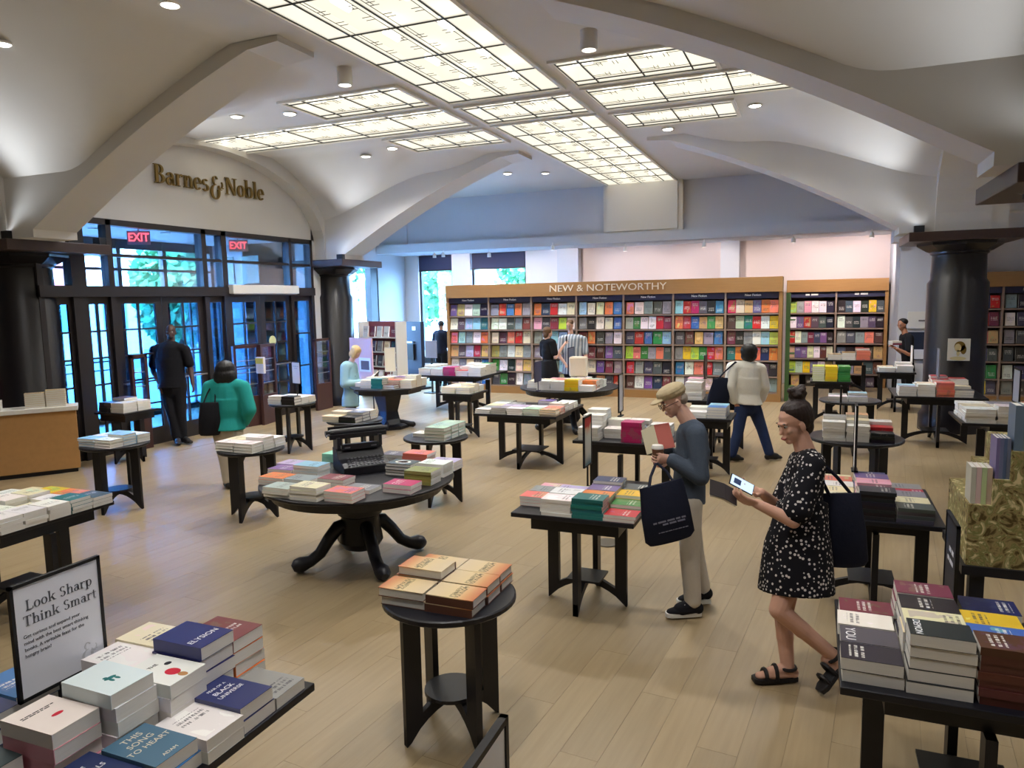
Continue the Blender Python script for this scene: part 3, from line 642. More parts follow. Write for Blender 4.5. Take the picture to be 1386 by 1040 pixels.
def cross_table(x, y, w, d, span, label, name='square_table', z=.75):
    t = thing(name, label, 'table', (x, y, 0), 0, 'cross leg display tables')
    MB().box(-w/2, w/2, -d/2, d/2, z-.032, z).build('table_top', M['black_wood'], t, bevel=.004)
    aw = min(w, d)*.36; ap = MB().box(-aw-.03, aw+.03, -aw-.03, aw+.03, z-.13, z-.032); ap.build('apron', M['black_wood'], t)
    for k in range(4):
        a = k*math.pi/2; c, s = math.cos(a), math.sin(a)
        mb = MB().prism([(span-.085, .1), (span, 0), (span, z-.13), (span-.085, z-.13)], 'y', -.02, .02)
        mb.v = [(p[0]*c-p[1]*s, p[0]*s+p[1]*c, p[2]) for p in mb.v]; mb.build('leg', M['black_wood'], t)
    for k in range(2):
        n = 10; arc = [(span*.92*(-1+2*i/n), .02+.13*math.sin(math.pi*i/n)**.8) for i in range(n+1)]
        pts = [(-span, 0)] + arc + [(span, 0), (span, .09), (span*.6, .15), (.1, .19), (-.1, .19), (-span*.6, .15), (-span, .09)]
        mb = MB().prism(pts, 'y', -.018, .018)
        if k: mb.v = [(-p[1], p[0], p[2]) for p in mb.v]
        mb.build('stretcher', M['black_wood'], t)
    sh = span*.42; MB().box(-sh, sh, -sh, sh, .19, .205).build('lower_shelf', M['black_wood'], t)
    return t
def pedestal_table(x, y, r, label, feet=4, rz=.4, z=.75, octa=False):
    t = thing('pedestal_table', label, 'table', (x, y, 0), rz, 'pedestal tables')
    n = 8 if octa else 56
    MB().lathe([(.001, z-.03), (r-.01, z-.03), (r, z-.02), (r, z-.005), (r-.006, z), (.001, z)], n=n, cap=False).build('table_top', M['black_wood'], t)
    MB().lathe([(r*.80, z-.11), (r*.88, z-.11), (r*.90, z-.03), (r*.80, z-.03)], n=n, cap=False).build('apron', M['black_wood'], t)
    if octa:
        MB().lathe([(.30, .06), (.20, .16), (.17, .3), (.26, z-.1), (.28, z-.03)], n=4).build('pedestal', M['black_wood'], t)
        MB().lathe([(.36, .0), (.36, .05), (.30, .08)], n=8).build('base', M['black_wood'], t)
    else:
        MB().lathe([(.10, .12), (.15, .14), (.19, .2), (.17, .34), (.16, .42), (.19, .44), (.20, .5), (.18, .62), (.22, z-.08), (.24, z-.03)], n=28).build('pedestal', M['black_wood'], t, smooth=True)
    for k in range(feet):
        a = 2*math.pi*k/feet; c, s = math.cos(a), math.sin(a); L = .52 if not octa else .42
        prof = [(.10, .36, .055), (.20, .34, .06), (.28, .25, .055), (.36, .14, .05), (.44, .09, .05), (L, .075, .066), (L+.045, .066, .06), (L+.075, .055, .03)]
        if octa: prof = [(.1, .1, .05), (.25, .09, .05), (L-.04, .06, .05), (L+.03, .05, .05), (L+.06, .05, .02)]
        MB().tube([(p*c, p*s, h) for p, h, q in prof], [q for p, h, q in prof], n=10).build('claw_foot', M['black_wood'], t, smooth=True)
    return t

TA = stool_table(-1.71, 3.23, .345, 'round black stool table in front holding orange edged hardcovers', R(56))
stool_table(-5.47, 5.98, .34, 'round black stool table before the woman in green', R(10))
stool_table(-7.15, 5.72, .35, 'round black stool table next to the checkout desk end', R(14))
stool_table(-7.33, 8.95, .34, 'round black stool table with a small white sign by the gates', R(20))
stool_table(-3.88, 7.12, .36, 'round black stool table with stacked pale green hardcovers', R(10))
stool_table(-5.47, 7.88, .36, 'round black stool table behind the typewriter', R(10))
cross_table(-5.32, 10.75, .62, .62, .27, 'small black square table with cream books in mid floor')
cross_table(-1.515, 5.05, .88, .80, .30, 'black square table with a red and a teal stack beside the capped man')
cross_table(-3.58, 9.28, 1.16, 1.2, .47, 'black square table of pale books in the middle of the floor')
cross_table(-1.83, 7.72, 1.02, .86, .44, 'black square table behind the capped man with a magenta stack')
pedestal_table(-3.60, 5.20, .82, 'large round black pedestal table with claw feet and a typewriter', 4, R(52))
pedestal_table(-3.85, 11.85, .84, 'round black pedestal table with a yellow stack and navy signs', 4, R(30))
pedestal_table(-7.02, 11.15, .68, 'eight sided black pedestal table where the blond woman reads', 4, R(22.5), octa=True)
cross_table(-6.72, 13.55, 1.5, 1.3, .62, 'black table with a hot pink stack left of the long bookcase')
cross_table(-9.75, 17.7, 1.5, .9, .55, 'black table of grey books in front of the back windows')
cross_table(.42, 5.72, .78, 1.0, .36, 'black table with a tall dark stack behind the woman in the dress')
TRB = cross_table(.635, 3.36, 1.02, .88, .40, 'black table full of paperbacks at the lower right corner')
cross_table(1.67, 12.30, 1.16, 1.06, .43, 'black table of salmon and red books before the right column')
stool_table(.42, 8.33, .46, 'round black table with tall white stacks behind the dark haired woman', R(30), .75)
stool_table(.48, 11.25, .40, 'round black table with flat grey books behind the tall white stacks', R(10), .75)
cross_table(.28, 13.75, .66, .62, .28, 'small black table with bright green and yellow books')
cross_table(.72, 18.15, .95, .66, .36, 'black table with coral books against the back bookcase')
cross_table(1.42, 15.55, .66, .66, .28, 'small black table with white books by the reading man')
cross_table(2.22, 9.98, 1.30, .92, .42, 'black table with large white books at the right edge')
cross_table(-9.22, 7.62, .60, .60, .26, 'small black table with mixed books at the glass doors')
cross_table(-1.30, 11.00, .95, .80, .38, 'black table with an oak crate beside the woman in white')
cross_table(-1.20, 9.35, .60, .60, .26, 'small black table half hidden behind the capped man')
cross_table(-5.46, 3.50, .90, .92, .38, 'black table at the left edge with a green spined stack')
TBL = cross_table(-2.33, 1.62, 1.06, 1.24, .44, 'black table of paperbacks under the white framed sign, lower left')

# ---------------------------------------------------------------- books
COLS = {  # key: (rgb, word)
 'w': ((232, 230, 226), 'white'), 'c': ((226, 212, 178), 'cream'), 'k': ((34, 34, 40), 'black'), 'g': ((140, 142, 146), 'grey'), 'd': ((76, 78, 86), 'charcoal'),
 'r': ((190, 42, 48), 'red'), 's': ((224, 122, 102), 'salmon'), 'o': ((222, 124, 62), 'orange'), 'y': ((224, 190, 40), 'yellow'), 'l': ((176, 200, 72), 'lime'),
 'n': ((34, 44, 96), 'navy'), 'b': ((58, 108, 176), 'blue'), 'a': ((146, 190, 216), 'pale blue'), 't': ((36, 112, 108), 'teal'), 'e': ((52, 128, 66), 'green'),
 'v': ((112, 86, 146), 'purple'), 'i': ((186, 170, 204), 'lilac'), 'm': ((188, 34, 104), 'magenta'), 'p': ((230, 160, 176), 'pink'), 'u': ((92, 56, 44), 'brown'),
 'f': ((168, 190, 172), 'sage'), 'h': ((150, 146, 84), 'khaki'), 'z': ((206, 166, 112), 'tan'), 'q': ((150, 214, 196), 'aqua'), 'j': ((120, 50, 66), 'maroon'), 'x': ((206, 170, 120), 'gold')}
def cover_mat():
    mt = bpy.data.materials.new('book_cover'); mt.use_nodes = True; nt = mt.node_tree; b = nt.nodes['Principled BSDF']; N = nt.nodes.new; Lk = nt.links.new
    oi = N('ShaderNodeObjectInfo'); tc = N('ShaderNodeTexCoord'); sx = N('ShaderNodeSeparateXYZ'); Lk(tc.outputs['Object'], sx.inputs[0])
    def math_(op, a, b_=None, c=None):
        m_ = N('ShaderNodeMath'); m_.operation = op
        for i, v in enumerate((a, b_, c)):
            if v is None: continue
            if isinstance(v, (int, float)): m_.inputs[i].default_value = v
            else: Lk(v, m_.inputs[i])
        return m_.outputs[0]
    rnd = oi.outputs['Random']; seed = math_('MULTIPLY', rnd, 53.0)
    # only the top board carries print
    top = math_('GREATER_THAN', sx.outputs[2], .9)
    cz = N('ShaderNodeCombineXYZ'); Lk(sx.outputs[0], cz.inputs[0]); Lk(sx.outputs[1], cz.inputs[1]); Lk(seed, cz.inputs[2])
    n1 = N('ShaderNodeTexNoise'); n1.inputs['Scale'].default_value = 2.2; n1.inputs['Detail'].default_value = 3; Lk(cz.outputs[0], n1.inputs[0])
    blob = math_('GREATER_THAN', n1.outputs[0], math_('MULTIPLY_ADD', rnd, .12, .50))
    inx = math_('LESS_THAN', math_('ABSOLUTE', sx.outputs[0]), .40); iny = math_('LESS_THAN', math_('ABSOLUTE', sx.outputs[1]), .40)
    blob = math_('MULTIPLY', math_('MULTIPLY', blob, inx), iny)
    # title rows: lines run across the width, letters from noise
    rows = math_('GREATER_THAN', math_('SINE', math_('MULTIPLY', sx.outputs[0], 58.0)), -.1)
    m2 = N('ShaderNodeMapping'); m2.inputs['Scale'].default_value = (6, 46, 1); Lk(cz.outputs[0], m2.inputs[0])
    n2 = N('ShaderNodeTexNoise'); n2.inputs['Scale'].default_value = 1.0; n2.inputs['Detail'].default_value = 0; Lk(m2.outputs[0], n2.inputs[0])
    let = math_('GREATER_THAN', n2.outputs[0], .48)
    x0 = math_('MULTIPLY_ADD', rnd, .6, -.3)
    band = math_('LESS_THAN', math_('ABSOLUTE', math_('SUBTRACT', sx.outputs[0], x0)), .13); wide = math_('LESS_THAN', math_('ABSOLUTE', sx.outputs[1]), .34)
    txt = math_('MULTIPLY', math_('MULTIPLY', rows, let), math_('MULTIPLY', band, wide))
    blob = math_('MULTIPLY', blob, top); txt = math_('MULTIPLY', txt, top)
    hs = N('ShaderNodeHueSaturation'); Lk(math_('MULTIPLY_ADD', math_('FRACT', math_('MULTIPLY', rnd, 7.3)), .5, .25), hs.inputs['Hue']); hs.inputs['Saturation'].default_value = .75; Lk(math_('MULTIPLY_ADD', math_('FRACT', math_('MULTIPLY', rnd, 11.7)), .9, .5), hs.inputs['Value'])
    Lk(oi.outputs['Color'], hs.inputs['Color'])
    mxa = N('ShaderNodeMix'); mxa.data_type = 'RGBA'; Lk(math_('MULTIPLY', blob, .5), mxa.inputs[0]); Lk(oi.outputs['Color'], mxa.inputs[6]); Lk(hs.outputs[0], mxa.inputs[7])
    bw = N('ShaderNodeRGBToBW'); Lk(oi.outputs['Color'], bw.inputs[0]); dark = math_('LESS_THAN', bw.outputs[0], .25)
    mxt = N('ShaderNodeMix'); mxt.data_type = 'RGBA'; Lk(dark, mxt.inputs[0]); mxt.inputs[6].default_value = (.05, .045, .06, 1); mxt.inputs[7].default_value = (.8, .78, .72, 1)
    mxb = N('ShaderNodeMix'); mxb.data_type = 'RGBA'; Lk(math_('MULTIPLY', txt, .85), mxb.inputs[0]); Lk(mxa.outputs[2], mxb.inputs[6]); Lk(mxt.outputs[2], mxb.inputs[7])
    Lk(mxb.outputs[2], b.inputs['Base Color']); b.inputs['Roughness'].default_value = .38; b.inputs['Specular IOR Level'].default_value = .45
    return mt
def page_mat():
    mt = bpy.data.materials.new('pages'); mt.use_nodes = True; nt = mt.node_tree; b = nt.nodes['Principled BSDF']
    oi = nt.nodes.new('ShaderNodeObjectInfo'); tc = nt.nodes.new('ShaderNodeTexCoord'); mp = nt.nodes.new('ShaderNodeMapping'); mp.inputs['Scale'].default_value = (2, 2, 60)
    nz = nt.nodes.new('ShaderNodeTexNoise'); nz.inputs['Scale'].default_value = 1.0; nt.links.new(tc.outputs['Object'], mp.inputs[0]); nt.links.new(mp.outputs[0], nz.inputs[0])
    mx = nt.nodes.new('ShaderNodeMix'); mx.data_type = 'RGBA'; mx.inputs[6].default_value = srgb(208, 204, 194); mx.inputs[7].default_value = srgb(240, 238, 232); nt.links.new(nz.outputs[0], mx.inputs[0])
    nt.links.new(mx.outputs[2], b.inputs['Base Color']); b.inputs['Roughness'].default_value = .8; b.inputs['Specular IOR Level'].default_value = .2; return mt
M['cover'] = cover_mat(); M['pages'] = page_mat()
def book_mesh(hard):
    c, p = MB(), MB()
    if hard:
        for mb in (c,): mb.box(-.5, .5, -.5, .5, 0, .07).box(-.5, .5, -.5, .5, .93, 1).box(-.5, .5, -.5, -.46, .07, .93)
        p.box(-.485, .485, -.46, .475, .07, .93)
    else:
        c.box(-.5, .5, -.5, .5, 0, .03).box(-.5, .5, -.5, .5, .97, 1).box(-.5, .5, -.5, -.488, .03, .97)
        p.box(-.498, .498, -.488, .498, .03, .97)
    return c, p
BM = {}
for hard in (0, 1):
    c, p = book_mesh(hard); BM[hard, 'c'] = c.mesh('cover', M['cover']); BM[hard, 'p'] = p.mesh('pages', M['pages'])
    n = MB(); n.add(c.v, c.f, 0); n.add(p.v, p.f, 1); BM[hard, 'one'] = n.mesh('book', [M['cover'], M['pages']])
STUFF_V, STUFF_F, STUFF_M, STUFF_C = [], [], [], []
def stuff_book(x, y, z, w, d, t, rgb, rz, hard):
    c, p = book_mesh(hard); ca_, sa_ = math.cos(rz), math.sin(rz); col = srgb(*rgb)
    for mb, mi in ((c, 0), (p, 1)):
        n = len(STUFF_V)
        for v in mb.v:
            a, b = v[0]*w, v[1]*d; STUFF_V.append((x+a*ca_-b*sa_, y+a*sa_+b*ca_, z+v[2]*t))
        for f in mb.f: STUFF_F.append(tuple(i+n for i in f)); STUFF_M.append(mi); STUFF_C.append(col)
def put_book(x, y, z, w, d, t, rgb, rz, hard, parts, name=None):
    nm = name or ('hardcover_book' if hard else 'paperback_book')
    o = bpy.data.objects.new(nm, BM[hard, 'c' if parts else 'one']); link(o)
    o.location = (x, y, z); o.scale = (w, d, t); o.rotation_euler = (0, 0, rz); o.color = srgb(*rgb)
    if parts:
        p = bpy.data.objects.new('page_block', BM[hard, 'p']); link(p, o)
    return o
ORD = ['', 'first', 'second', 'third', 'fourth', 'fifth', 'sixth', 'seventh', 'eighth', 'ninth', 'tenth', 'eleventh', 'twelfth', 'thirteenth', 'fourteenth']
TOPBOOK = {}
TOPS = []
def project(p):
    v = Vector(p)-Vector((0, 0, CAM_H)); k = v.dot(CF); return 693+F_PX*v.dot(CR)/k, 520-F_PX*v.dot(CU)/k
def stacks(tname, z0, x0, y0, dx, dy, rows, w=.222, d=.163, t=.026, hard=0, parts=True, seed=0, jit=.006, stuff=False):
    """rows: list from the front; each a list of cells 'colour+count[flags]' or None; flag f = spine to the front, h = hardcover, s = soft, a trailing number after * scales thickness"""
    rnd = random.Random(seed+len(tname)*31); recs = []
    for iy, row in enumerate(rows):
        for ix, cell in enumerate(row):
            if not cell: continue
            tk = t
            if '*' in cell:
                cell, f = cell.split('*'); tk = t*float(f.rstrip('fhs')); cell += ''.join(ch for ch in f if ch in 'fhs')
            col = cell[0]; num = ''.join(ch for ch in cell[1:] if ch.isdigit()); fl = ''.join(ch for ch in cell[1:] if ch.isalpha())
            hd = 1 if 'h' in fl else (0 if 's' in fl else hard)
            recs.append([x0+(ix+.5)*dx, y0+(iy+.5)*dy, int(num), col, 'f' in fl, hd, tk, (ix, iy)])
    by = {}
    for r in recs: by.setdefault(COLS[r[3]][1], []).append(r)
    for word, rs in by.items():
        rs.sort(key=lambda r: project((r[0], r[1], z0))[0])
        for k, r in enumerate(rs):
            n = len(rs)
            nm = '%s stack' % word if n == 1 else ('leftmost %s stack' % word if k == 0 else ('rightmost %s stack' % word if k == n-1 else '%s %s stack from left' % (ORD[k+1], word)))
            x, y, cnt, col, front, hd, tk, key = r; z = z0
            for b in range(cnt):
                rgb = tuple(max(0, min(255, c+rnd.uniform(-7, 7))) for c in COLS[col][0])
                a_ = (x+rnd.uniform(-jit, jit), y+rnd.uniform(-jit, jit), z, w*rnd.uniform(.97, 1.0), d*rnd.uniform(.96, .99), tk*.985, rgb, (0 if front else math.pi)+rnd.gauss(0, .008), hd)
                if stuff: stuff_book(*a_); z += tk; continue
                o = put_book(*a_, parts)
                z += tk; fromtop = cnt-b
                pos = 'single book' if cnt == 1 else ('top book' if fromtop == 1 else '%s book down' % ORD[fromtop])
                tag(o, '%s, %s, on %s' % (pos, nm, tname), 'book', 'books on '+tname)
            TOPS.append((x, y, w, d, z))
            if not stuff: TOPBOOK[tname, key] = (o, z)
    return recs

RBX = 1
def sunset_mat():
    mt = bpy.data.materials.new('sunset_cover'); mt.use_nodes = True; nt = mt.node_tree; b = nt.nodes['Principled BSDF']; N = nt.nodes.new; Lk = nt.links.new
    tc = N('ShaderNodeTexCoord'); sx = N('ShaderNodeSeparateXYZ'); Lk(tc.outputs['Object'], sx.inputs[0]); cr = N('ShaderNodeValToRGB'); mr = N('ShaderNodeMapRange'); mr.inputs[1].default_value = -.5; mr.inputs[2].default_value = .5; Lk(sx.outputs[0], mr.inputs[0]); Lk(mr.outputs[0], cr.inputs[0])
    e = cr.color_ramp.elements; e[0].position = 0; e[0].color = srgb(206, 186, 152); e[1].position = 1; e[1].color = srgb(186, 104, 56); n = e.new(.55); n.color = srgb(214, 190, 140); n = e.new(.8); n.color = srgb(204, 146, 92)
    def mth(op, a, c):
        m_ = N('ShaderNodeMath'); m_.operation = op
        for i, v in enumerate((a, c)):
            if isinstance(v, (int, float)): m_.inputs[i].default_value = v
            else: Lk(v, m_.inputs[i])
        return m_.outputs[0]
    mp = N('ShaderNodeMapping'); mp.inputs['Scale'].default_value = (16, 26, 1); Lk(tc.outputs['Object'], mp.inputs[0]); nz = N('ShaderNodeTexNoise'); nz.inputs['Scale'].default_value = 1; nz.inputs['Detail'].default_value = 2; Lk(mp.outputs[0], nz.inputs[0])
    band = mth('LESS_THAN', mth('ABSOLUTE', mth('SUBTRACT', sx.outputs[0], .07), 0), .1); wide = mth('LESS_THAN', mth('ABSOLUTE', sx.outputs[1], 0), .42); top = mth('GREATER_THAN', sx.outputs[2], .9)
    msk = mth('MULTIPLY', mth('MULTIPLY', mth('GREATER_THAN', nz.outputs[0], .5), band), mth('MULTIPLY', wide, top))
    mx = N('ShaderNodeMix'); mx.data_type = 'RGBA'; Lk(msk, mx.inputs[0]); Lk(cr.outputs[0], mx.inputs[6]); mx.inputs[7].default_value = srgb(96, 84, 46)
    mx2 = N('ShaderNodeMix'); mx2.data_type = 'RGBA'; Lk(top, mx2.inputs[0]); mx2.inputs[6].default_value = srgb(96, 62, 48); Lk(mx.outputs[2], mx2.inputs[7])
    Lk(mx2.outputs[2], b.inputs['Base Color']); b.inputs['Roughness'].default_value = .35; return mt
SUN = book_mesh(1)[0].mesh('sunset_cover', sunset_mat())
# front stool: hardcovers with a sunset cover
M_z = .745
stacks('the front round stool', M_z, -1.985, 2.99, .262, .172, [['x2', 'x2f'], ['x3', 'x2f'], ['x2', 'x2f']], w=.255, d=.168, t=.045, hard=1, seed=1)
for o in bpy.data.objects:
    if o.name.startswith('hardcover_book'): o.data = SUN
stacks('the square table by the capped man', .75, -1.96, 4.655, .224, .176, [[None, 'w5', 't6f', 'r2'], ['s3', 'w5', 'o5', 'e3'], ['g3', 'i4', 'v5', 'y4'], ['p2', 'l2', 'n6', 'd4']], t=.023, seed=2)
stacks('the lower right table', .75, .125, 2.96, .226, .158, [['k2*1.9', 'k5*1.8', 'u7f*1.2'], ['d2*1.9', 'c5*1.6', 'b5*1.4'], ['w2*1.9', 'k5*1.6', 'y5*1.3'], ['j2*1.9', 'j5*1.6', None]], t=.026, w=.218, d=.152, seed=3)
BLN = 'the lower left sign table'
def one_stack(tname, name, z0, x, y, n, col, t=.026, w=.222, d=.163, front=False, hard=0, parts=True, rz=0, seed=0):
    rnd = random.Random(seed*77+int(abs(x)*1000)); z = z0
    for b in range(n):
        rgb = tuple(max(0, min(255, c+rnd.uniform(-7, 7))) for c in COLS[col][0])
        o = put_book(x+rnd.uniform(-.005, .005), y+rnd.uniform(-.005, .005), z, w, d, t*.985, rgb, rz+(0 if front else math.pi)+rnd.gauss(0, .012), hard, parts)
        z += t; k = n-b
        pos = 'single book' if n == 1 else ('top book' if k == 1 else '%s book down' % ORD[k])
        tag(o, '%s, %s, on %s' % (pos, name, tname), 'book', 'books on '+tname)
    TOPS.append((x, y, w, d, z)); return o, z

PLAIN = {}
def plain_cover(o):
    k = o.data.name
    if k not in PLAIN:
        me = o.data.copy(); me.name = 'plain_cover'; PLAIN[k] = me
        mt = bpy.data.materials.new('plain_book_cover'); mt.use_nodes = True; b = mt.node_tree.nodes['Principled BSDF']; oi = mt.node_tree.nodes.new('ShaderNodeObjectInfo'); mt.node_tree.links.new(oi.outputs['Color'], b.inputs['Base Color']); b.inputs['Roughness'].default_value = .38
        me.materials[0] = mt
    o.data = PLAIN[k]
def cover_text(o, lines, mat_, z=1.004, dx=0.0, dy=0.0, front=True, size=.03):
    """print on a lying cover: lines run across the book's width; (lines: (text, size m, offset along the height m))"""
    w, d, t = o.scale; plain_cover(o)
    for body, sz, off in lines:
        # local unit frame of the book: spine at -y; reading direction +y, up -x
        Mw = Matrix(((0, -1, 0, off), (1, 0, 0, dy), (0, 0, 1, 0), (0, 0, 0, 1)))
        S = Matrix.Diagonal((1/w, 1/d, 1/t, 1)); L = S @ Mw; L.translation = Vector(((off+dx)/w, dy/d, z))
        text('cover_lettering', body, sz, mat_, L, o, depth=.0004)
BL = [('pink and white stack', -2.25, 1.485, 4, 'p', .05), ('white stack with a teal figure', -2.19, 1.656, 5, 'w', .05), ('white stack with a red blot', -2.14, 1.826, 4, 'w', .05), ('tall navy stack', -2.17, 1.998, 5, 'n', .05), ('sunset coloured stack', -2.175, 2.168, 4, 'o', .05),
      ('low navy stack near the edge', -1.93, 1.935, 2, 'n', .05), ('grey stack at the table corner', -1.93, 2.105, 1, 'g', .045), ('low white stack at the edge', -1.92, 1.768, 2, 'w', .042), ('blue and tan stack', -1.945, 1.60, 2, 'b', .048), ('dark blue stack below the edge', -2.0, 1.432, 2, 'n', .042),
      ('dark green stack', -2.37, 1.312, 2, 't', .058), ('cream stack behind the sign edge', -2.40, 2.03, 4, 'c', .05), ('pale stack beside the sign', -2.385, 1.862, 4, 'w', .048), ('blue stack behind the sign', -2.69, 1.52, 2, 'n', .055), ('pale blue stack behind the sign', -2.74, 1.69, 2, 'b', .055), ('grey blue stack behind the sign', -2.73, 1.86, 2, 'd', .055)]
BLT = {}
for nm, x, y, n, col, t in BL: BLT[nm] = one_stack(BLN, nm, .75, x, y, n, col, t=t, w=.236, d=.164, front=True, seed=3)[0]
# softer cover colours of the nearest covers
for nm, rgb in (('pink and white stack', (232, 220, 212)), ('white stack with a teal figure', (214, 228, 230)), ('sunset coloured stack', (120, 62, 60)), ('blue and tan stack', (74, 110, 134)), ('dark green stack', (44, 58, 60))): BLT[nm].color = srgb(*rgb)
cover_text(BLT['dark green stack'], [('PIUM', .042, -.03), ('IRES', .042, .012)], M['white_text'])
cover_text(BLT['tall navy stack'], [('ELYSION', .036, .05)], M['white_text'])
cover_text(BLT['low navy stack near the edge'], [('FEAR OF A', .018, -.07), ('BLACK', .03, -.035), ('UNIVERSE', .026, .0)], M['white_text'])
cover_text(BLT['blue and tan stack'], [('THIS', .036, -.08), ('SONG', .034, -.04), ('TO HEART', .032, .0), ('ADAM', .02, .09)], M['cream_text'])
cover_text(BLT['dark blue stack below the edge'], [('THE', .02, -.06), ('ANIMALS', .028, -.02)], M['white_text'])
M['ink'] = mat('ink', srgb(50, 50, 56), .7, .2); M['red_ink'] = mat('red_ink', srgb(196, 44, 62), .7, .2); M['tan_ink'] = mat('tan_ink', srgb(176, 130, 84), .7, .2); M['teal_ink'] = mat('teal_ink', srgb(40, 112, 112), .7, .2)
print_lines('cover_print', [(-.06, .05, .055, .005), (-.06, .03, .045, .005)], M['ink'], Matrix.Diagonal((1/.236, 1/.164, 1/.05, 1)) @ Matrix.Translation((0, 0, .0502)) @ Matrix.Rotation(R(90), 4, 'Z'), BLT['pink and white stack'], .0003)
cover_text(BLT['white stack with a red blot'], [('THE', .022, -.05)], M['ink'])
def cover_art(o, shapes, mt):
    w, d, t = o.scale; mb = MB()
    if not o.data.name.startswith('plain'): plain_cover(o)
    for (cx, cy, rx, ry) in shapes:
        n = 18; mb.add([((cx+rx*math.cos(2*math.pi*k/n))/w, (cy+ry*math.sin(2*math.pi*k/n))/d, 1.003) for k in range(n)], [tuple(range(n))])
    mb.build('cover_art', mt, o)
cover_art(BLT['white stack with a red blot'], [(.045, .0, .03, .024)], M['red_ink']); cover_art(BLT['white stack with a red blot'], [(.092, .0, .02, .014)], M['tan_ink'])
cover_art(BLT['white stack with a red blot'], [(-.02, .04, .012, .014)], M['ink'])
cover_art(BLT['white stack with a teal figure'], [(.0, -.01, .008, .008), (.012, .0, .01, .022), (.03, -.008, .014, .006), (.032, .012, .014, .006)], M['teal_ink'])
cover_art(BLT['pink and white stack'], [(.02, .01, .01, .02)], M['red_ink'])
for key, lines, mt in (((0, 1), [('YOU', .055, .07)], M['white_text']), ((1, 0), [('DEMON', .036, .075)], M['white_text'])):
    o, z = TOPBOOK['the lower right table', key]; cover_text(o, lines, mt, front=False)

# other tables -----------------------------------------------------------
RT = 'the claw footed round table'
for nm, x, y, n, col, t, fr, hd in [('aqua stack', -4.16, 5.70, 2, 'q', .04, True, 1), ('left purple stack', -4.32, 5.26, 3, 'i', .024, True, 0), ('right purple stack', -4.26, 5.06, 3, 'v', .024, False, 0), ('blue stack', -3.96, 5.04, 5, 'a', .026, False, 0), ('orange stack', -4.14, 4.82, 3, 'o', .022, False, 0), ('mint stack', -3.84, 4.52, 3, 'f', .026, False, 0),
      ('cream stack', -3.57, 4.51, 4, 'c', .027, False, 0), ('rose stack', -3.29, 4.56, 3, 's', .026, False, 0), ('brown stack', -3.60, 4.88, 3, 'j', .026, False, 0), ('grey stack', -3.32, 4.84, 1, 'g', .03, False, 0), ('black stack with a red heart', -3.30, 5.44, 4, 'd', .026, False, 1), ('salmon stack', -3.33, 5.78, 4, 's', .03, True, 0), ('white and lilac stack', -3.01, 5.50, 4, 'w', .028, False, 0),
      ('lilac back stack', -3.03, 5.73, 3, 'i', .026, False, 0), ('khaki stack', -2.98, 5.22, 4, 'h', .028, True, 0), ('magenta stack', -3.00, 4.93, 2, 'm', .034, False, 0), ('navy stack behind the typewriter', -3.66, 5.92, 2, 'd', .03, False, 0), ('silver stack', -3.87, 4.80, 3, 'g', .024, False, 0)]:
    if nm == 'black stack with a red heart':
        o, z = one_stack(RT, nm, .75, x, y, n, col, t=t, front=fr, hard=hd, seed=5, w=.25, d=.178); cover_art(o, [(0, 0, .075, .05)], M['paper']); cover_art(o, [(0.0, 0, .05, .034)], M['red_ink'])
    else: one_stack(RT, nm, .75, x, y, n, col, t=t, front=fr, hard=hd, seed=5, w=.25, d=.178)
stacks('the stool before the woman in green', .745, -5.72, 5.72, .25, .172, [['w3', 'w3'], ['c3', 'w4'], ['w3', 'w3']], w=.242, d=.168, t=.032, hard=1, parts=False, seed=6)
stacks('the stool by the desk end', .745, -7.40, 5.46, .25, .172, [['a3', 'w3'], ['w3', 'a4'], ['a3', 'w3']], w=.242, d=.168, t=.03, hard=1, parts=False, seed=7)
stacks('the stool with a small sign', .745, -7.58, 8.69, .25, .172, [['w3*1.3', 'k3*1.3f'], ['c2', 'w3'], ['w3', 'c3']], w=.242, d=.168, t=.032, hard=1, parts=False, seed=8)
stacks('the stool with pale green hardcovers', .745, -4.13, 6.86, .25, .172, [[None, 'f4'], ['w1', 'f4'], [None, 'f4']], w=.246, d=.168, t=.036, hard=1, parts=False, seed=9)
stacks('the stool behind the typewriter', .745, -5.76, 7.58, .25, .172, [['c2', 'k2f'], ['c3', 'd3'], ['d3', 'c3']], w=.246, d=.168, t=.036, hard=1, parts=False, seed=10)
stacks('the small table in mid floor', .75, -5.58, 10.46, .26, .185, [['c3', 'c3'], ['w3', 'c4'], ['c3', 'w3']], w=.25, d=.18, t=.034, hard=1, parts=False, seed=11)
stacks('the pale book table', .75, -4.15, 8.70, .228, .19, [['w2', 'g3', 'w3', 'f3', 'z3'], ['g2', 'w2', 'i3', 'w3', 's3'], ['c2', 'i2', 'w2', None, 'w4'], ['w2', 'g2', None, 'v4', 'w3'], ['g2', None, None, None, 'w3']], w=.222, d=.18, t=.028, hard=1, parts=False, seed=12)
stacks('the table with the magenta stack', .75, -2.30, 7.33, .232, .19, [['w4', None, 'm5f*1.25', None], ['w7', 'w3', 'k4', 'w2'], ['w8', 'w5', 'w5', 'w4']], w=.222, d=.18, t=.034, parts=False, seed=13, stuff=True)
stacks('the yellow stack table', .75, -4.46, 11.22, .242, .21, [[None, 'w5', 'w5', 'y6f', 'w3'], ['c4', 'c5', 's5', 'w6', 'o5f'], ['w4', 'g4', 'w4', 'c5', 'f5'], [None, 'p4', 'w4', 'w5', 'f4']], w=.236, d=.2, t=.03, parts=False, seed=14, stuff=True)
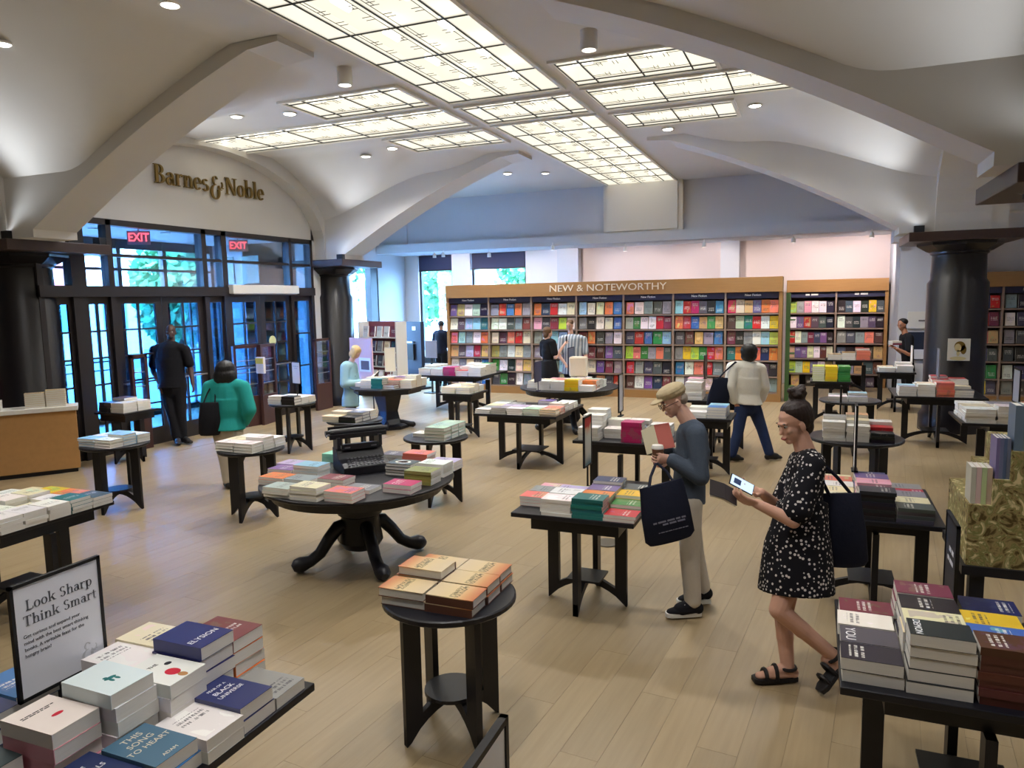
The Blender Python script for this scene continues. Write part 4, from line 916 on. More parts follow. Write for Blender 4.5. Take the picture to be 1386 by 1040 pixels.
stacks('the eight sided table', .75, -7.56, 10.74, .232, .19, [[None, 'c4', 't5f', 'u2', None], ['w2', 'c5', 'c5', 's4', 'c4'], ['w3', 'a4', 'w5', 'v5', 'c6'], [None, 'w4', 'c4', 'c5', 'w4']], w=.226, d=.182, t=.034, hard=1, parts=False, seed=15)
stacks('the hot pink table', .75, -7.42, 12.96, .28, .26, [['g4', 'g4', 'm5f', 'r3', 'w5'], ['c5', 'g4', 'w4', 'w5', 'w6'], ['w5', 'g4', 'j4', 'w6', 'e6']], w=.272, d=.25, t=.034, parts=False, seed=16, stuff=True)
stacks('the grey book table', .75, -10.42, 17.34, .27, .26, [['g4', 'd4', 'g4', 'w3', 'd4'], ['w4', 'g4', 'a4', 'g5', 'g4']], w=.26, d=.25, t=.036, parts=False, seed=17, stuff=True)
stacks('the tall dark stack table', .75, .07, 5.25, .226, .162, [['w3*1.3', 'k8f', 'd4f'], ['c4', 'j7', 'c4'], ['c4', 'p7', 'g4'], ['w4', 'v7', 'r3'], ['s4', 'n6', 'g3'], ['c3', None, None]], w=.22, d=.156, t=.024, seed=18)
stacks('the salmon book table', .75, 1.14, 11.80, .234, .2, [['g4', 'w5', 's6f', 'd3'], ['a4', 'c5', 's5', 'c4'], [None, 'w4', 'r6', 'w6'], [None, None, 'r7', 'r6']], w=.228, d=.192, t=.034, parts=False, seed=19, stuff=True)
stacks('the tall white stack table', .75, .10, 8.02, .22, .175, [['w6', 'w5', 'k3f'], ['g7', 'c6', 'r4f'], ['c5', 'z7', 'w5']], w=.214, d=.168, t=.032, parts=False, seed=20, stuff=True)
stacks('the flat grey book table', .75, .2, 11.0, .25, .19, [['w2', 'g2'], ['g2', 'a3']], w=.24, d=.18, t=.034, parts=False, seed=21, stuff=True)
stacks('the green and yellow table', .75, -.02, 13.48, .2, .2, [['l7', 'y7f', 'e7f'], ['l7', 'y7', 'e7']], w=.19, d=.19, t=.036, hard=1, parts=False, seed=22)
stacks('the coral book table', .75, .28, 17.86, .29, .26, [['z3', 'z4', 's5f'], ['c3', 'z4', 'r6']], w=.28, d=.25, t=.04, parts=False, seed=23, stuff=True)
stacks('the small table by the reading man', .75, 1.12, 15.28, .3, .26, [['w2', 'w3'], ['c2', 'w4']], w=.28, d=.25, t=.04, parts=False, seed=24, stuff=True)
stacks('the large white book table', .75, 1.60, 9.54, .31, .25, [['w4', 'w5', 'w5', 'w4'], ['c4', 'w4', 'o5', 'w5'], ['w4', 'g4', 'w4', 'z4']], w=.3, d=.24, t=.04, parts=False, seed=25, stuff=True)
stacks('the table at the glass doors', .75, -9.48, 7.36, .25, .24, [['k4f', 'w4'], ['u5', 'c4']], w=.24, d=.23, t=.035, parts=False, seed=26, stuff=True)
stacks('the crate table', .75, -1.72, 10.66, .25, .22, [['w7', None, None], ['p8', None, None]], w=.24, d=.21, t=.036, parts=False, seed=27, stuff=True)
stacks('the table hidden by the capped man', .75, -1.44, 9.1, .24, .2, [['w2', 'b4'], ['w3', 'a4']], w=.23, d=.19, t=.034, parts=False, seed=28, stuff=True)
stacks('the left edge table', .75, -5.88, 3.06, .228, .172, [['w3', 'w3', 'w3', 'w4'], ['g3', 'w3', 'w3', 'w4'], ['a3', 'w4', 'c2', 'w4'], ['w3', 'c4', 'w3', 't4f'], ['c2', 'y3', 'o3', 'd3']], w=.222, d=.166, t=.026, seed=29)

one_stack('the lower right table', 'navy stack behind the chalk sign', .75, .745, 3.69, 3, 'n', t=.034, seed=31)
def stuff_mat():
    mt = bpy.data.materials.new('far_book_cover'); mt.use_nodes = True; nt = mt.node_tree; b = nt.nodes['Principled BSDF']; a = nt.nodes.new('ShaderNodeAttribute'); a.attribute_name = 'cover'
    tc = nt.nodes.new('ShaderNodeTexCoord'); nz = nt.nodes.new('ShaderNodeTexNoise'); nz.inputs['Scale'].default_value = 9; nz.inputs['Detail'].default_value = 3; nt.links.new(tc.outputs['Object'], nz.inputs[0])
    g = nt.nodes.new('ShaderNodeMath'); g.operation = 'GREATER_THAN'; g.inputs[1].default_value = .56; nt.links.new(nz.outputs[0], g.inputs[0]); k = nt.nodes.new('ShaderNodeMath'); k.operation = 'MULTIPLY'; k.inputs[1].default_value = .35; nt.links.new(g.outputs[0], k.inputs[0])
    mx = nt.nodes.new('ShaderNodeMix'); mx.data_type = 'RGBA'; nt.links.new(k.outputs[0], mx.inputs[0]); nt.links.new(a.outputs[0], mx.inputs[6]); mx.inputs[7].default_value = (.2, .16, .15, 1); nt.links.new(mx.outputs[2], b.inputs['Base Color']); b.inputs['Roughness'].default_value = .4; return mt
me = bpy.data.meshes.new('far_table_books'); me.from_pydata(STUFF_V, [], STUFF_F); me.materials.append(stuff_mat()); me.materials.append(M['pages']); me.polygons.foreach_set('material_index', STUFF_M)
at = me.attributes.new('cover', 'FLOAT_COLOR', 'FACE'); at.data.foreach_set('color', [v for c in STUFF_C for v in c]); me.update()
o = link(bpy.data.objects.new('far_table_books', me)); tag(o, 'piles of books on the tables further back in the shop', 'books', None, 'stuff')
# ================================================================ bookcases
SHELF_N = {'n': 0}
M['fcover'] = M['cover']
fb = MB().box(-.5, .5, -.5, .5, 0, .02).box(-.5, .5, -.5, .5, .98, 1).box(-.5, -.485, -.5, .5, .02, .98); fp = MB().box(-.485, .49, -.495, .495, .02, .98)
fbm = MB(); fbm.add(fb.v, fb.f, 0); fbm.add(fp.v, fp.f, 1); FACE = fbm.mesh('face_out_book', [M['cover'], M['pages']])
STUFF = {}
def face_book(x, y, z, w, h, rgb, tilt=.16, ang=0.0):
    """a book leaning back on its shelf, cover toward -y (turned by ang about z)"""
    o = bpy.data.objects.new('face_out_book', FACE); link(o); o.scale = (h, w, .035)
    # local x -> up, local y -> across, local z -> outward
    up = Vector((0, math.sin(tilt), math.cos(tilt))); outw = Vector((0, -math.cos(tilt), math.sin(tilt))); across = outw.cross(up)
    rot = Matrix((up, across, outw)).transposed()
    rz_ = Matrix.Rotation(ang, 3, 'Z'); rot = rz_ @ rot
    o.rotation_euler = rot.to_euler(); base = Vector((x, y, z)); o.location = base + (rz_ @ up)*(h/2)
    o.color = srgb(*rgb); return o
def bookcase(name, label, x0, x1, yf, depth, zsh, ztop, header, bays, case_word, bay_rows, sign=None, bay_signs=None, nb_individual=True, matw=None, seed=1):
    t = thing(name, label, 'bookcase', (0, 0, 0)); W = matw or M['shelf_wood']; yb = yf+depth; bw = (x1-x0)/bays; hz = header
    MB().box(x0, x1, yb-.02, yb, .0, hz).build('back_panel', M['shelf_back'], t)
    MB().box(x0-.03, x1+.03, yf-.04, yb, hz, ztop).build('header', M['oak'], t, bevel=.004)
    MB().box(x0, x1, yf, yb-.02, 0, min(zsh)-.03).build('base', M['oak'], t)
    for i in range(bays+1):
        x = x0+i*bw; e = .035 if i in (0, bays) else .02
        MB().box(x-e, x+e, yf-.005, yb-.02, .0, hz).build('upright', M['oak'] if i in (0, bays) else W, t)
    rnd = random.Random(seed)
    for i in range(bays):
        a, b = x0+i*bw+.02, x0+(i+1)*bw-.02
        sg = MB().box(a, b, yf+.02, yf+.035, hz-.13, hz).build('bay_sign', M['navy_sign'], t)
        if bay_signs == '-': print_lines('bay_lettering', [(-.14, .14, 0, .045)], M['white_text'], frame(((a+b)/2, yf+.018, hz-.06), (1, 0, 0), (0, 0, 1)), sg)
        elif bay_signs: text('bay_lettering', bay_signs, .065, M['white_text'], frame(((a+b)/2, yf+.018, hz-.06), (1, 0, 0), (0, 0, 1)), sg, depth=.002, bold=.001)
        for k, z in enumerate(zsh):
            MB().box(a, b, yf+.01, yb-.02, z-.028, z).build('shelf', W, t)
            row = bay_rows[k][i] if k < len(bay_rows) and i < len(bay_rows[k]) else ''
            n = len(row) if row else rnd.choice((5, 5, 6)); n_ = n
            zn = (zsh[k-1]-.03 if k else hz-.02)-z
            # spine-out books standing behind the displayed ones
            for q in range(n_):
                ch = row[q] if row else rnd.choice('wckgdrsonbatevijmpuz')
                c = COLS[ch][0]; c = tuple(max(0, min(255, v+rnd.uniform(-14, 14))) for v in c)
                xx = a+.02+(b-a-.04)*(q+.5)/n_+rnd.uniform(-.002, .002); h = min(zn*.92, rnd.uniform(.255, .285)); w = min((b-a-.04)/n_*.96, rnd.uniform(.165, .20))
                o = face_book(xx, yf+.06, z+.006, w, h, c)
                SHELF_N['n'] += 1
                tag(o, '%s book, %s from left, %s shelf down, %s bay of %s' % (COLS[ch][1], ORD[q+1], ORD[k+1], ORD[i+1], case_word), 'book', 'books displayed on '+case_word)
    return t
ROWS = [  # colours of the displayed books, bay by bay, top shelf first
 ['vzwfk', 'grbog', 'onrwc', 'awcob', 'swgdg', 'armdkb', 'mczvos'],
 ['wdaat', 'wwdgj', 'pdjlw', 'gkwcb', 'fewwrj', 'srbzez', 'uftrwy'],
 ['sagwo', 'cusrc', 'gwaad', 'jodgw', 'drbea', 'duzgb', 'jkgwal'],
 ['xdirz', 'hgwcg', 'gwabd', 'jjuvd', 'lsegsd', 'gylers', 'toksn o'.replace(' ', '')],
 ['wgcdb', 'ewkcz', 'wcgad', 'dcvjg', 'rgddk', 'bwsrg', 'sjgwdk'],
 ['gcwdb', 'dekwg', 'wgdcb', 'gkzdr', 'uwvnj', 'wgscd', 'zsjug'],
]
ZSH = [1.85, 1.52, 1.19, .86, .53, .20]
bookcase('bookcase', 'long oak bookcase with New & Noteworthy lettered on its header', -8.33, -.66, 16.1, .55, ZSH, 2.60, 2.29, 7, 'the long oak case', ROWS, bay_signs='New Fiction', seed=3)
nn = [o for o in bpy.data.objects if o.name == 'bookcase'][0]
hd = [c for c in nn.children if c.name.startswith('header')][0]
pN = PY(820, 391, 16.05); text('header_lettering', 'NEW & NOTEWORTHY', .215, M['cream_text'], frame((pN.x, 16.055, 2.455), (1, 0, 0), (0, 0, 1)), hd, depth=.006, squash=1.18)
K2 = 19.0/17.8
bookcase('bookcase', 'oak bookcase of dark covers on the back wall', -.62, 1.52, 19.05, .4, [2.25+(z-2.25)*K2 for z in (1.80, 1.46, 1.12, .78, .44, .14)], 2.56, 2.27, 2, 'the back wall case', [['lgpwwk', 'kdwkyd'], ['wvrddk', 'wdkgdk'], ['rwgjdvk', 'gdgsu'], ['zvvcwuc', 'dksuz'], ['lfyvwh', 'sgzdu'], ['zkd', 'ud']], bay_signs='-', seed=4)
cR = PY(1336, 372, 18.0)
bookcase('bookcase', 'oak bookcase partly hidden behind the right column', 2.55, 4.45, 17.55, .45, [1.86, 1.50, 1.14, .78, .42, .10], 2.60, 2.30, 2, 'the right hand case', [['wwgnr', 'gkdb'], ['fabrj', 'wdgk'], ['wdgsz', 'gdwk'], ['vjzvd', 'dkgw'], ['ggdee', 'wdkz'], ['wchyd', 'gdkw']], bay_signs='-', seed=5)
# slim green stand at the end of the long bookcase
gs = thing('green_end_stand', 'slim green painted stand at the right end of the long bookcase', 'stand', (-.52, 16.42, 0))
M['green_paint'] = mat('green_paint', srgb(74, 104, 62), .6, .3, var=.1, scale=6)
MB().box(-.04, .04, -.16, .16, 0, 2.26).build('post_board', M['green_paint'], gs)
for z in (.3, .65, 1.0, 1.35, 1.7, 2.05): MB().box(.04, .14, -.16, .16, z-.01, z+.01).build('ledge', M['green_paint'], gs)
# white rack of books behind the entrance column
RKX = PY(512, 450, 14.6).x
rk = thing('white_book_rack', 'white rack of books standing behind the entrance column', 'rack', (RKX, 14.6, 0), R(-14))
MB().box(-.62, .62, .26, .29, 0, 1.78).build('back_panel', mat('rack_red', srgb(150, 82, 84), .7, .2), rk)
for x in (-.62, .6): MB().box(x, x+.03, -.05, .29, 0, 1.78).build('side_panel', M['trim_white'], rk)
rr = random.Random(9); nrk = 0
for k, z in enumerate((1.42, 1.08, .74, .40, .08)):
    MB().box(-.6, .6, -.02, .26, z-.02, z).build('shelf', M['trim_white'], rk)
    for q in range(5):
        ch = 'wgkjcdwnr'[(k*4+q*3) % 9]; c = COLS[ch][0]; lx = -.46+q*.23
        a = R(-14); wx = RKX+lx*math.cos(a)-.04*math.sin(a); wy = 14.6+lx*math.sin(a)+.04*math.cos(a)
        o = face_book(wx, wy, z+.004, .16, .25, c, ang=a)
        tag(o, '%s book, %s from left, %s shelf down in the white rack' % (COLS[ch][1], ORD[q+1], ORD[k+1]), 'book', 'books in the white rack')
# ================================================================ signs, desk, gates, typewriter and other props
def sign(label, c, w, h, zb, face='board', text_lines=None, frame_w=.012, mats=None, ang=math.pi/2, tmat=None, stem=True, flip=False, name='table_sign'):
    """upright framed card; its width runs along the direction ang, centre c (world), foot at height zb"""
    fx, fy = abs(math.cos(ang))*.06+abs(math.sin(ang))*.022+.004, abs(math.sin(ang))*.06+abs(math.cos(ang))*.022+.004
    wx, wy = max(fx, abs(math.cos(ang))*w/2+.006), max(fy, abs(math.sin(ang))*w/2+.006)
    for (x_, y_, w_, d_, z_) in TOPS:
        if abs(c[0]-x_) < fx+w_/2 and abs(c[1]-y_) < fy+d_/2: zb = max(zb, z_+.001)
    low = max([z_+.004 for (x_, y_, w_, d_, z_) in TOPS if abs(c[0]-x_) < wx+w_/2 and abs(c[1]-y_) < wy+d_/2]+[zb+.012])
    if c[2]-h/2 < low:
        nh = c[2]+h/2-low; c = (c[0], c[1], low+nh/2); h = nh
    t = thing(name, label, 'sign', (c[0], c[1], zb), ang)
    z0, z1 = c[2]-zb-h/2, c[2]-zb+h/2
    fm, bm = mats or (M['black'], M['paper'])
    b = MB().box(-w/2+frame_w, w/2-frame_w, -.004, .004, z0+frame_w, z1-frame_w).build('sign_card', bm, t)
    MB().box(-w/2, -w/2+frame_w, -.008, .008, z0, z1).box(w/2-frame_w, w/2, -.008, .008, z0, z1).box(-w/2, w/2, -.008, .008, z0, z0+frame_w).box(-w/2, w/2, -.008, .008, z1-frame_w, z1).build('sign_frame', fm, t)
    if stem and z0 > .03:
        MB().tube([(0, 0, .012), (0, 0, z0)], .008).build('sign_stem', fm, t)
    MB().box(-.06, .06, -.022, .022, 0, .012).build('sign_foot', fm, t)
    sd = -1 if not flip else 1
    for body, sz, x, z, al, mt in (text_lines or []):
        fr_ = frame((x*(-sd), sd*.0045, (z0+z1)/2+z), (-sd, 0, 0), (0, 0, 1))
        if body.startswith('~'): print_lines('sign_print', [(-sz*float(body[1:])/2, sz*float(body[1:])/2, 0, sz)], mt, fr_, b)
        elif al == 'SERIF': serif_line('sign_lettering', body, sz, mt, fr_, b)
        else: text('sign_lettering', body, sz, mt, fr_, b, depth=.0006, align=al)
    return t
# big white sign on the lower left table, facing right (+x)
pa, pb = PX(25, 945, -2.53), PX(145, 893, -2.53); pt = PX(131, 752, -2.53)
M['grey_text'] = mat('grey_text', srgb(92, 94, 102), .7, .2); M['pale_text'] = mat('pale_text', srgb(196, 198, 204), .7, .2); M['card'] = mat('card', srgb(222, 224, 232), .6, .3)
sw = pb.y-pa.y; shh = pt.z-pb.z
sign('white framed sign reading Look Sharp Think Smart on the lower left table', (-2.53, (pa.y+pb.y)/2, (pt.z+pb.z)/2), sw, shh, .75, flip=False, ang=math.pi/2,
     mats=(M['black'], M['card']), text_lines=[('Look Sharp', sw*.155, .02*sw, shh*.30, 'SERIF', M['grey_text']), ('Think Smart', sw*.155, .02*sw, shh*.17, 'SERIF', M['grey_text']),
     ('Get curious and expand your', sw*.052, -sw*.40, shh*.04, 'LEFT', M['grey_text']), ('mind with the best smart thinking', sw*.052, -sw*.40, -shh*.015, 'LEFT', M['grey_text']), ('books. A veritable feast for the', sw*.052, -sw*.40, -shh*.07, 'LEFT', M['grey_text']), ('hungry brain!', sw*.052, -sw*.40, -shh*.125, 'LEFT', M['grey_text']), ('&', sw*.26, sw*.30, -shh*.33, 'SERIF', M['pale_text'])])
# lower middle sign board on a floor stand, seen almost edge on
q0, q1 = PZ(683, 967, 1.05), PZ(630, 1043, 1.05); dq = (q1-q0); dq.z = 0; ang = math.atan2(-dq.y, -dq.x); L = .46
cq = q0 + dq.normalized()*L/2
t = thing('floor_sign', 'black framed white sign board cut by the bottom edge', 'sign', (cq.x, cq.y, 0), ang)
MB().box(-L/2+.02, L/2-.02, -.006, .006, .42, 1.03).build('sign_card', M['paper'], t)
MB().box(-L/2, -L/2+.02, -.012, .012, .40, 1.05).box(L/2-.02, L/2, -.012, .012, .40, 1.05).box(-L/2, L/2, -.012, .012, .40, .42).box(-L/2, L/2, -.012, .012, 1.03, 1.05).build('sign_frame', M['black'], t)
MB().box(-.015, .015, -.015, .015, .02, .40).build('post', M['black'], t); MB().lathe([(.16, 0), (.16, .015), (.03, .025)], n=24).build('base', M['black'], t)
# chalk sign of the lower right table (faces left)
ra, rb, rt = PX(1280, 800, .575), PX(1311, 812, .60), PX(1311, 692, .60)
cy = .5*(3.62+3.86); M['slate'] = mat('slate', srgb(46, 48, 60), .5, .4, var=.15, scale=8)
sign('black chalk style sign board standing on the lower right table', (.60, 3.72, .75+.09+.19), .28, .40, .75, mats=(M['black'], M['slate']), ang=math.pi/2, flip=True, text_lines=[('~5', .022, 0.02, .05, '', M['card']), ('~7', .02, 0.0, .0, '', M['card'])])
def psign(px, py, Y, w, h, zb, label, mats, lines=None, flip=True, ang=math.pi/2): 
    p = PY(px, py, Y); return sign(label, (p.x, p.y, p.z), w, h, zb, mats=mats, text_lines=lines, flip=flip, ang=ang)
wh = (M['black'], M['paper']); nv = (M['navy_sign'], M['navy_sign'])
def poster_mat():
    mt = mat('poster', srgb(226, 222, 206), .6, .3); nt = mt.node_tree; b = nt.nodes['Principled BSDF']; tc = nt.nodes.new('ShaderNodeTexCoord'); sx = nt.nodes.new('ShaderNodeSeparateXYZ'); cr = nt.nodes.new('ShaderNodeValToRGB')
    nz = nt.nodes.new('ShaderNodeTexNoise'); nz.inputs['Scale'].default_value = 9; ad = nt.nodes.new('ShaderNodeMath'); ad.operation = 'MULTIPLY_ADD'; ad.inputs[1].default_value = .35
    nt.links.new(tc.outputs['Generated'], sx.inputs[0]); nt.links.new(tc.outputs['Object'], nz.inputs[0]); nt.links.new(nz.outputs[0], ad.inputs[0]); nt.links.new(sx.outputs[2], ad.inputs[2]); nt.links.new(ad.outputs[0], cr.inputs[0])
    e = cr.color_ramp.elements; e[0].position = .2; e[0].color = srgb(120, 150, 160); e[1].position = .42; e[1].color = srgb(224, 222, 208)
    for p_, c in ((.8, (226, 220, 200)), (.95, (226, 170, 130)), (1.05, (214, 70, 60))):
        n = e.new(min(1, p_)); n.color = srgb(*c)
    nt.links.new(cr.outputs[0], b.inputs['Base Color']); return mt
M['poster'] = poster_mat()
psign(795, 597, 5.45, .20, .40, .75, 'framed poster with a coloured print on the square table by the capped man', (M['black'], M['poster']))
psign(840, 532, 7.95, .19, .43, .75, 'white framed sign above the magenta stack table', wh)
psign(728, 507, 11.1, .30, .42, .75, 'navy sign board at the left of the yellow stack table', nv, [('~7', .026, 0, .03, '', M['card']), ('~7', .026, 0, -.03, '', M['card'])])
psign(773, 488, 12.2, .34, .46, .75, 'grey blue sign board at the back of the yellow stack table', (M['navy_sign'], mat('slate_blue', srgb(96, 108, 130), .5, .4)), [('~7', .028, 0, .03, '', M['card']), ('~7', .028, 0, -.03, '', M['card'])])
psign(1158, 592, 5.95, .22, .50, .75, 'white sign edge on behind the woman in the dress', wh)
psign(401, 505, 8.95, .24, .34, .75, 'small white sign on the stool by the gates', wh, [('~11', .014, 0, .10, '', M['pale_text']), ('~8', .012, 0, .07, '', M['pale_text'])], ang=R(-20), flip=False)
psign(528, 487, 11.35, .20, .44, .75, 'cream sign on the eight sided table', (M['trim_white'], mat('cream_card', srgb(232, 222, 196), .6, .3)), ang=R(20), flip=False)
psign(1270, 495, 12.3, .24, .5, .75, 'thin grey sign on the salmon book table seen edge on', (M['steel'], mat('grey_card', srgb(120, 126, 142), .5, .3)))
psign(1376, 527, 9.8, .3, .46, .75, 'grey sign in a dark frame at the right edge', (M['black'], mat('grey_card2', srgb(150, 154, 158), .5, .3)))
psign(1234, 483, 15.6, .24, .42, .75, 'white sign on the small table by the reading man', (M['trim_white'], M['paper']))
psign(955, 500, 10.9, .26, .42, .75, 'dark framed sign on the crate table', (M['mahogany'], M['shelf_back']))
psign(1138, 545, 8.55, .16, .36, .75, 'dark thin sign among the tall white stacks', (M['black'], M['navy_sign']))
# pink and white poster stand beside the entrance column, easel style
t = thing('poster_stand', 'pink poster with photographs standing by the entrance column', 'poster', (PY(489, 480, 12.6).x, 12.6, 0), R(-18))
MB().box(-.36, .36, -.012, .012, .62, 1.52).build('poster_board', mat('pink_poster', srgb(228, 184, 178), .6, .3), t)
MB().box(-.06, .3, -.016, -.012, .84, 1.12).build('poster_print', M['paper'], t); MB().box(.0, .26, -.019, -.016, .88, 1.06).build('poster_print', M['shelf_back'], t)
for x in (-.3, .3): MB().tube([(x, .03, 0), (x, .014, 1.5)], .012).build('easel_leg', M['black'], t)
# navy kiosk and framed notice near the back windows
t = thing('kiosk', 'tall dark blue kiosk screen in front of the narrow back window', 'kiosk', (PY(561, 450, 16.4).x, 16.4, 0), R(-15)); M['kiosk'] = mat('kiosk', srgb(38, 46, 66), .4, .4)
MB().box(-.28, .28, -.06, .06, .05, 1.72).build('kiosk_body', M['kiosk'], t); MB().box(-.34, .34, -.2, .2, 0, .05).build('kiosk_base', M['kiosk'], t); MB().box(-.02, .1, -.066, -.06, 1.5, 1.6).build('kiosk_label', M['paper'], t); MB().box(-.3, .05, -.12, -.06, .75, 1.15).build('kiosk_box', M['black'], t); MB().box(-.3, .05, -.14, -.06, 1.18, 1.22).build('kiosk_tray', M['steel'], t)
t = thing('notice_stand', 'grey framed notice beside the kiosk', 'notice', (PY(583, 460, 15.7).x, 15.7, 0), R(-10)); MB().box(-.17, .17, -.015, .015, .86, 1.28).build('notice_board', mat('notice', srgb(150, 152, 160), .5, .3), t); MB().box(-.015, .015, -.01, .03, 0, .9).build('post', M['black'], t); MB().box(-.15, .15, -.15, .15, 0, .02).build('base', M['black'], t)

# typewriter on the round table ------------------------------------------
tw = thing('typewriter', 'old black typewriter standing among the books on the round table', 'typewriter', (-3.74, 5.46, .75), R(50))
M['tw'] = mat('tw_enamel', srgb(24, 25, 32), .35, .5, var=.2, scale=10); M['chrome'] = mat('chrome_dull', srgb(120, 120, 126), .35, .5, metal=.8)
TS = 1.0
def tws(mb): mb.v = [tuple(c*TS for c in p) for p in mb.v]; return mb
tws(MB().prism([(-.20, 0), (.19, 0), (.19, .20), (.05, .20), (-.02, .115), (-.20, .07)], 'x', -.21, .21)).build('body', M['tw'], tw, bevel=.006)
tws(MB().box(-.16, .16, .0, .05, .19, .24).box(-.205, -.175, .02, .17, .2, .30).box(.175, .205, .02, .17, .2, .30).box(-.2, .2, .06, .17, .285, .30)).build('housing', M['tw'], tw)
tws(MB().tube([(-.245, .115, .335), (.245, .115, .335)], .034, n=18)).build('platen', M['tw'], tw, smooth=True)
tws(MB().tube([(-.285, .115, .335), (-.245, .115, .335)], .026, n=14)).build('platen_knob', M['tw'], tw); tws(MB().tube([(.245, .115, .335), (.285, .115, .335)], .026, n=14)).build('platen_knob', M['tw'], tw)
tws(MB().box(-.26, .26, .055, .085, .285, .325).box(-.25, .25, .15, .17, .30, .385)).build('carriage', M['tw'], tw)
tws(MB().tube([(-.26, .07, .33), (-.30, .0, .34), (-.31, -.04, .33)], .006, n=6)).build('return_lever', M['chrome'], tw)
km = tws(MB().lathe([(.001, .0), (.011, .0), (.012, .004), (.010, .008), (.001, .008)], n=10, cap=False)).mesh('key', M['chrome'])
for r_ in range(4):
    for k in range(10):
        o = bpy.data.objects.new('key', km); link(o, tw); o.location = (TS*(-.155+k*.034+r_*.006), TS*(-.185+r_*.042), TS*(.083+r_*.012))
for sx in (-1, 1): tws(MB().lathe([(.001, 0), (.04, 0), (.04, .012), (.001, .012)], c=(sx*.12, .03, .205), n=18, cap=False)).build('ribbon_spool', M['chrome'], tw)

# checkout desk ------------------------------------------------------------
A = Vector((-9.30, 6.88, 0)); du = Vector((-.615, -.788, 0)); nv_ = Vector((-.788, .615, 0)); Ld = 1.9
dk = thing('checkout_desk', 'oak fronted checkout desk with a white counter at the left', 'desk', A, math.atan2(du.y, du.x))
# local x along the front to the left, local y away behind the front is negative
sgn = 1 if Matrix.Rotation(math.atan2(du.y, du.x), 3, 'Z').col[1].dot(nv_) > 0 else -1
def yb(a, b): return (a*sgn, b*sgn) if sgn > 0 else (b*sgn, a*sgn)
y0_, y1_ = yb(0, .33)
MB().box(0, Ld, y0_, y1_, .06, .86).build('front_panel', M['oak_desk'], dk); MB().box(.03, Ld, *yb(.03, .30), 0, .06).build('plinth', M['black_wood'], dk)
MB().box(-.03, Ld, *yb(-.04, .35), .86, .92).build('counter', M['trim_white'], dk, bevel=.006)
def on_desk(u, w): return A + du*u + nv_*w
b = on_desk(1.0, .15); MB().box(-.16, .16, -.12, .12, 0, .12).build('card_box', M['trim_white'], loc=(b.x, b.y, .92), rz=math.atan2(du.y, du.x)); tag(bpy.context.scene.objects[-1] if False else bpy.data.objects['card_box'], 'low white box on the checkout counter', 'box')
b = on_desk(1.38, .16); o = MB().box(-.2, .2, -.14, .14, 0, .015).box(-.2, -.185, -.14, .14, .015, .2).box(.185, .2, -.14, .14, .015, .2).box(-.185, .185, -.14, -.125, .015, .2).box(-.185, .185, .125, .14, .015, .2).build('oak_box', M['oak_desk'], loc=(b.x, b.y, .92), rz=math.atan2(du.y, du.x)); tag(o, 'open oak box at the left end of the counter', 'box')
b = on_desk(.98, .15); t = thing('counter_card', 'pale blue card leaning on the checkout counter', 'card', (b.x, b.y, 1.045), math.atan2(du.y, du.x)+math.pi)
MB().obox((0, 0, .14), (.12, 0, 0), (0, .004, -.0012), (0, .04, .13)).build('card_panel', mat('blue_card', srgb(160, 186, 196), .5, .3), t); MB().box(-.08, .08, -.05, .05, 0, .012).build('card_foot', M['trim_white'], t)
dxy = math.atan2(du.y, du.x)
for k, u in enumerate((.22, .46)):
    b = on_desk(u, .15)
    for q in range(7 if k else 8):
        o = put_book(b.x, b.y, .92+q*.028, .235, .165, .0276, (206, 184, 140), dxy+random.uniform(-.02, .02), 1, False); n = 7 if k else 8
        tag(o, '%s, %s cream stack, on the checkout counter' % ('top book' if q == n-1 else '%s book down' % ORD[n-q], 'left' if k else 'right'), 'book', 'books on the checkout counter')

# oak crate on the crate table, cream bag on the yellow stack table
o = thing('oak_crate', 'open oak crate on the table beside the woman in white', 'crate', (-1.08, 10.82, .75), 0)
MB().box(-.2, .2, -.16, -.145, 0, .17).build('side_board', M['oak'], o); MB().box(-.2, .2, .145, .16, 0, .17).build('side_board', M['oak'], o); MB().box(-.2, -.185, -.145, .145, 0, .17).build('side_board', M['oak'], o); MB().box(.185, .2, -.145, .145, 0, .17).build('side_board', M['oak'], o); MB().box(-.185, .185, -.145, .145, 0, .012).build('crate_bottom', M['oak'], o)
pc = PY(783, 490, 11.95); o = MB().box(-.15, .15, -.09, .09, 0, .34).build('cream_tote', mat('cream_cloth', srgb(222, 210, 190), .9, .1, bump=.2, bscale=60), loc=(pc.x, pc.y, .75+.15+.01), rz=.1, bevel=.03); tag(o, 'cream cloth tote standing on the yellow stack table', 'tote bag')

# framed portrait leaning against the right column
pp = PY(1299, 474, 12.95); t = thing('framed_portrait', 'sepia portrait print in front of the dark right column', 'picture', (pp.x, 13.03, pp.z), 0)
MB().box(-.15, .15, -.012, .012, -.17, .17).build('print_board', mat('print_board', srgb(206, 206, 196), .6, .3), t)
pm_ = mat('sepia', srgb(112, 92, 40), .7, .2); pb_ = mat('sepia_pale', srgb(196, 186, 140), .7, .2)
def disc(cx, cz, rx, rz_, y): n = 20; return [(cx+rx*math.cos(2*math.pi*k/n), y, cz+rz_*math.sin(2*math.pi*k/n)) for k in range(n)], [tuple(range(n))]
h_ = MB(); h_.add(*disc(.01, .05, .075, .08, -.0135)); h_.add(*disc(.06, .0, .04, .07, -.0135)); h_.build('print_hair', pm_, t)
h_ = MB(); h_.add(*disc(-.015, .03, .045, .062, -.0145)); h_.add(*disc(-.01, -.05, .022, .05, -.0145)); h_.add(*disc(-.01, -.135, .11, .03, -.0145)); h_.build('print_face', pb_, t)

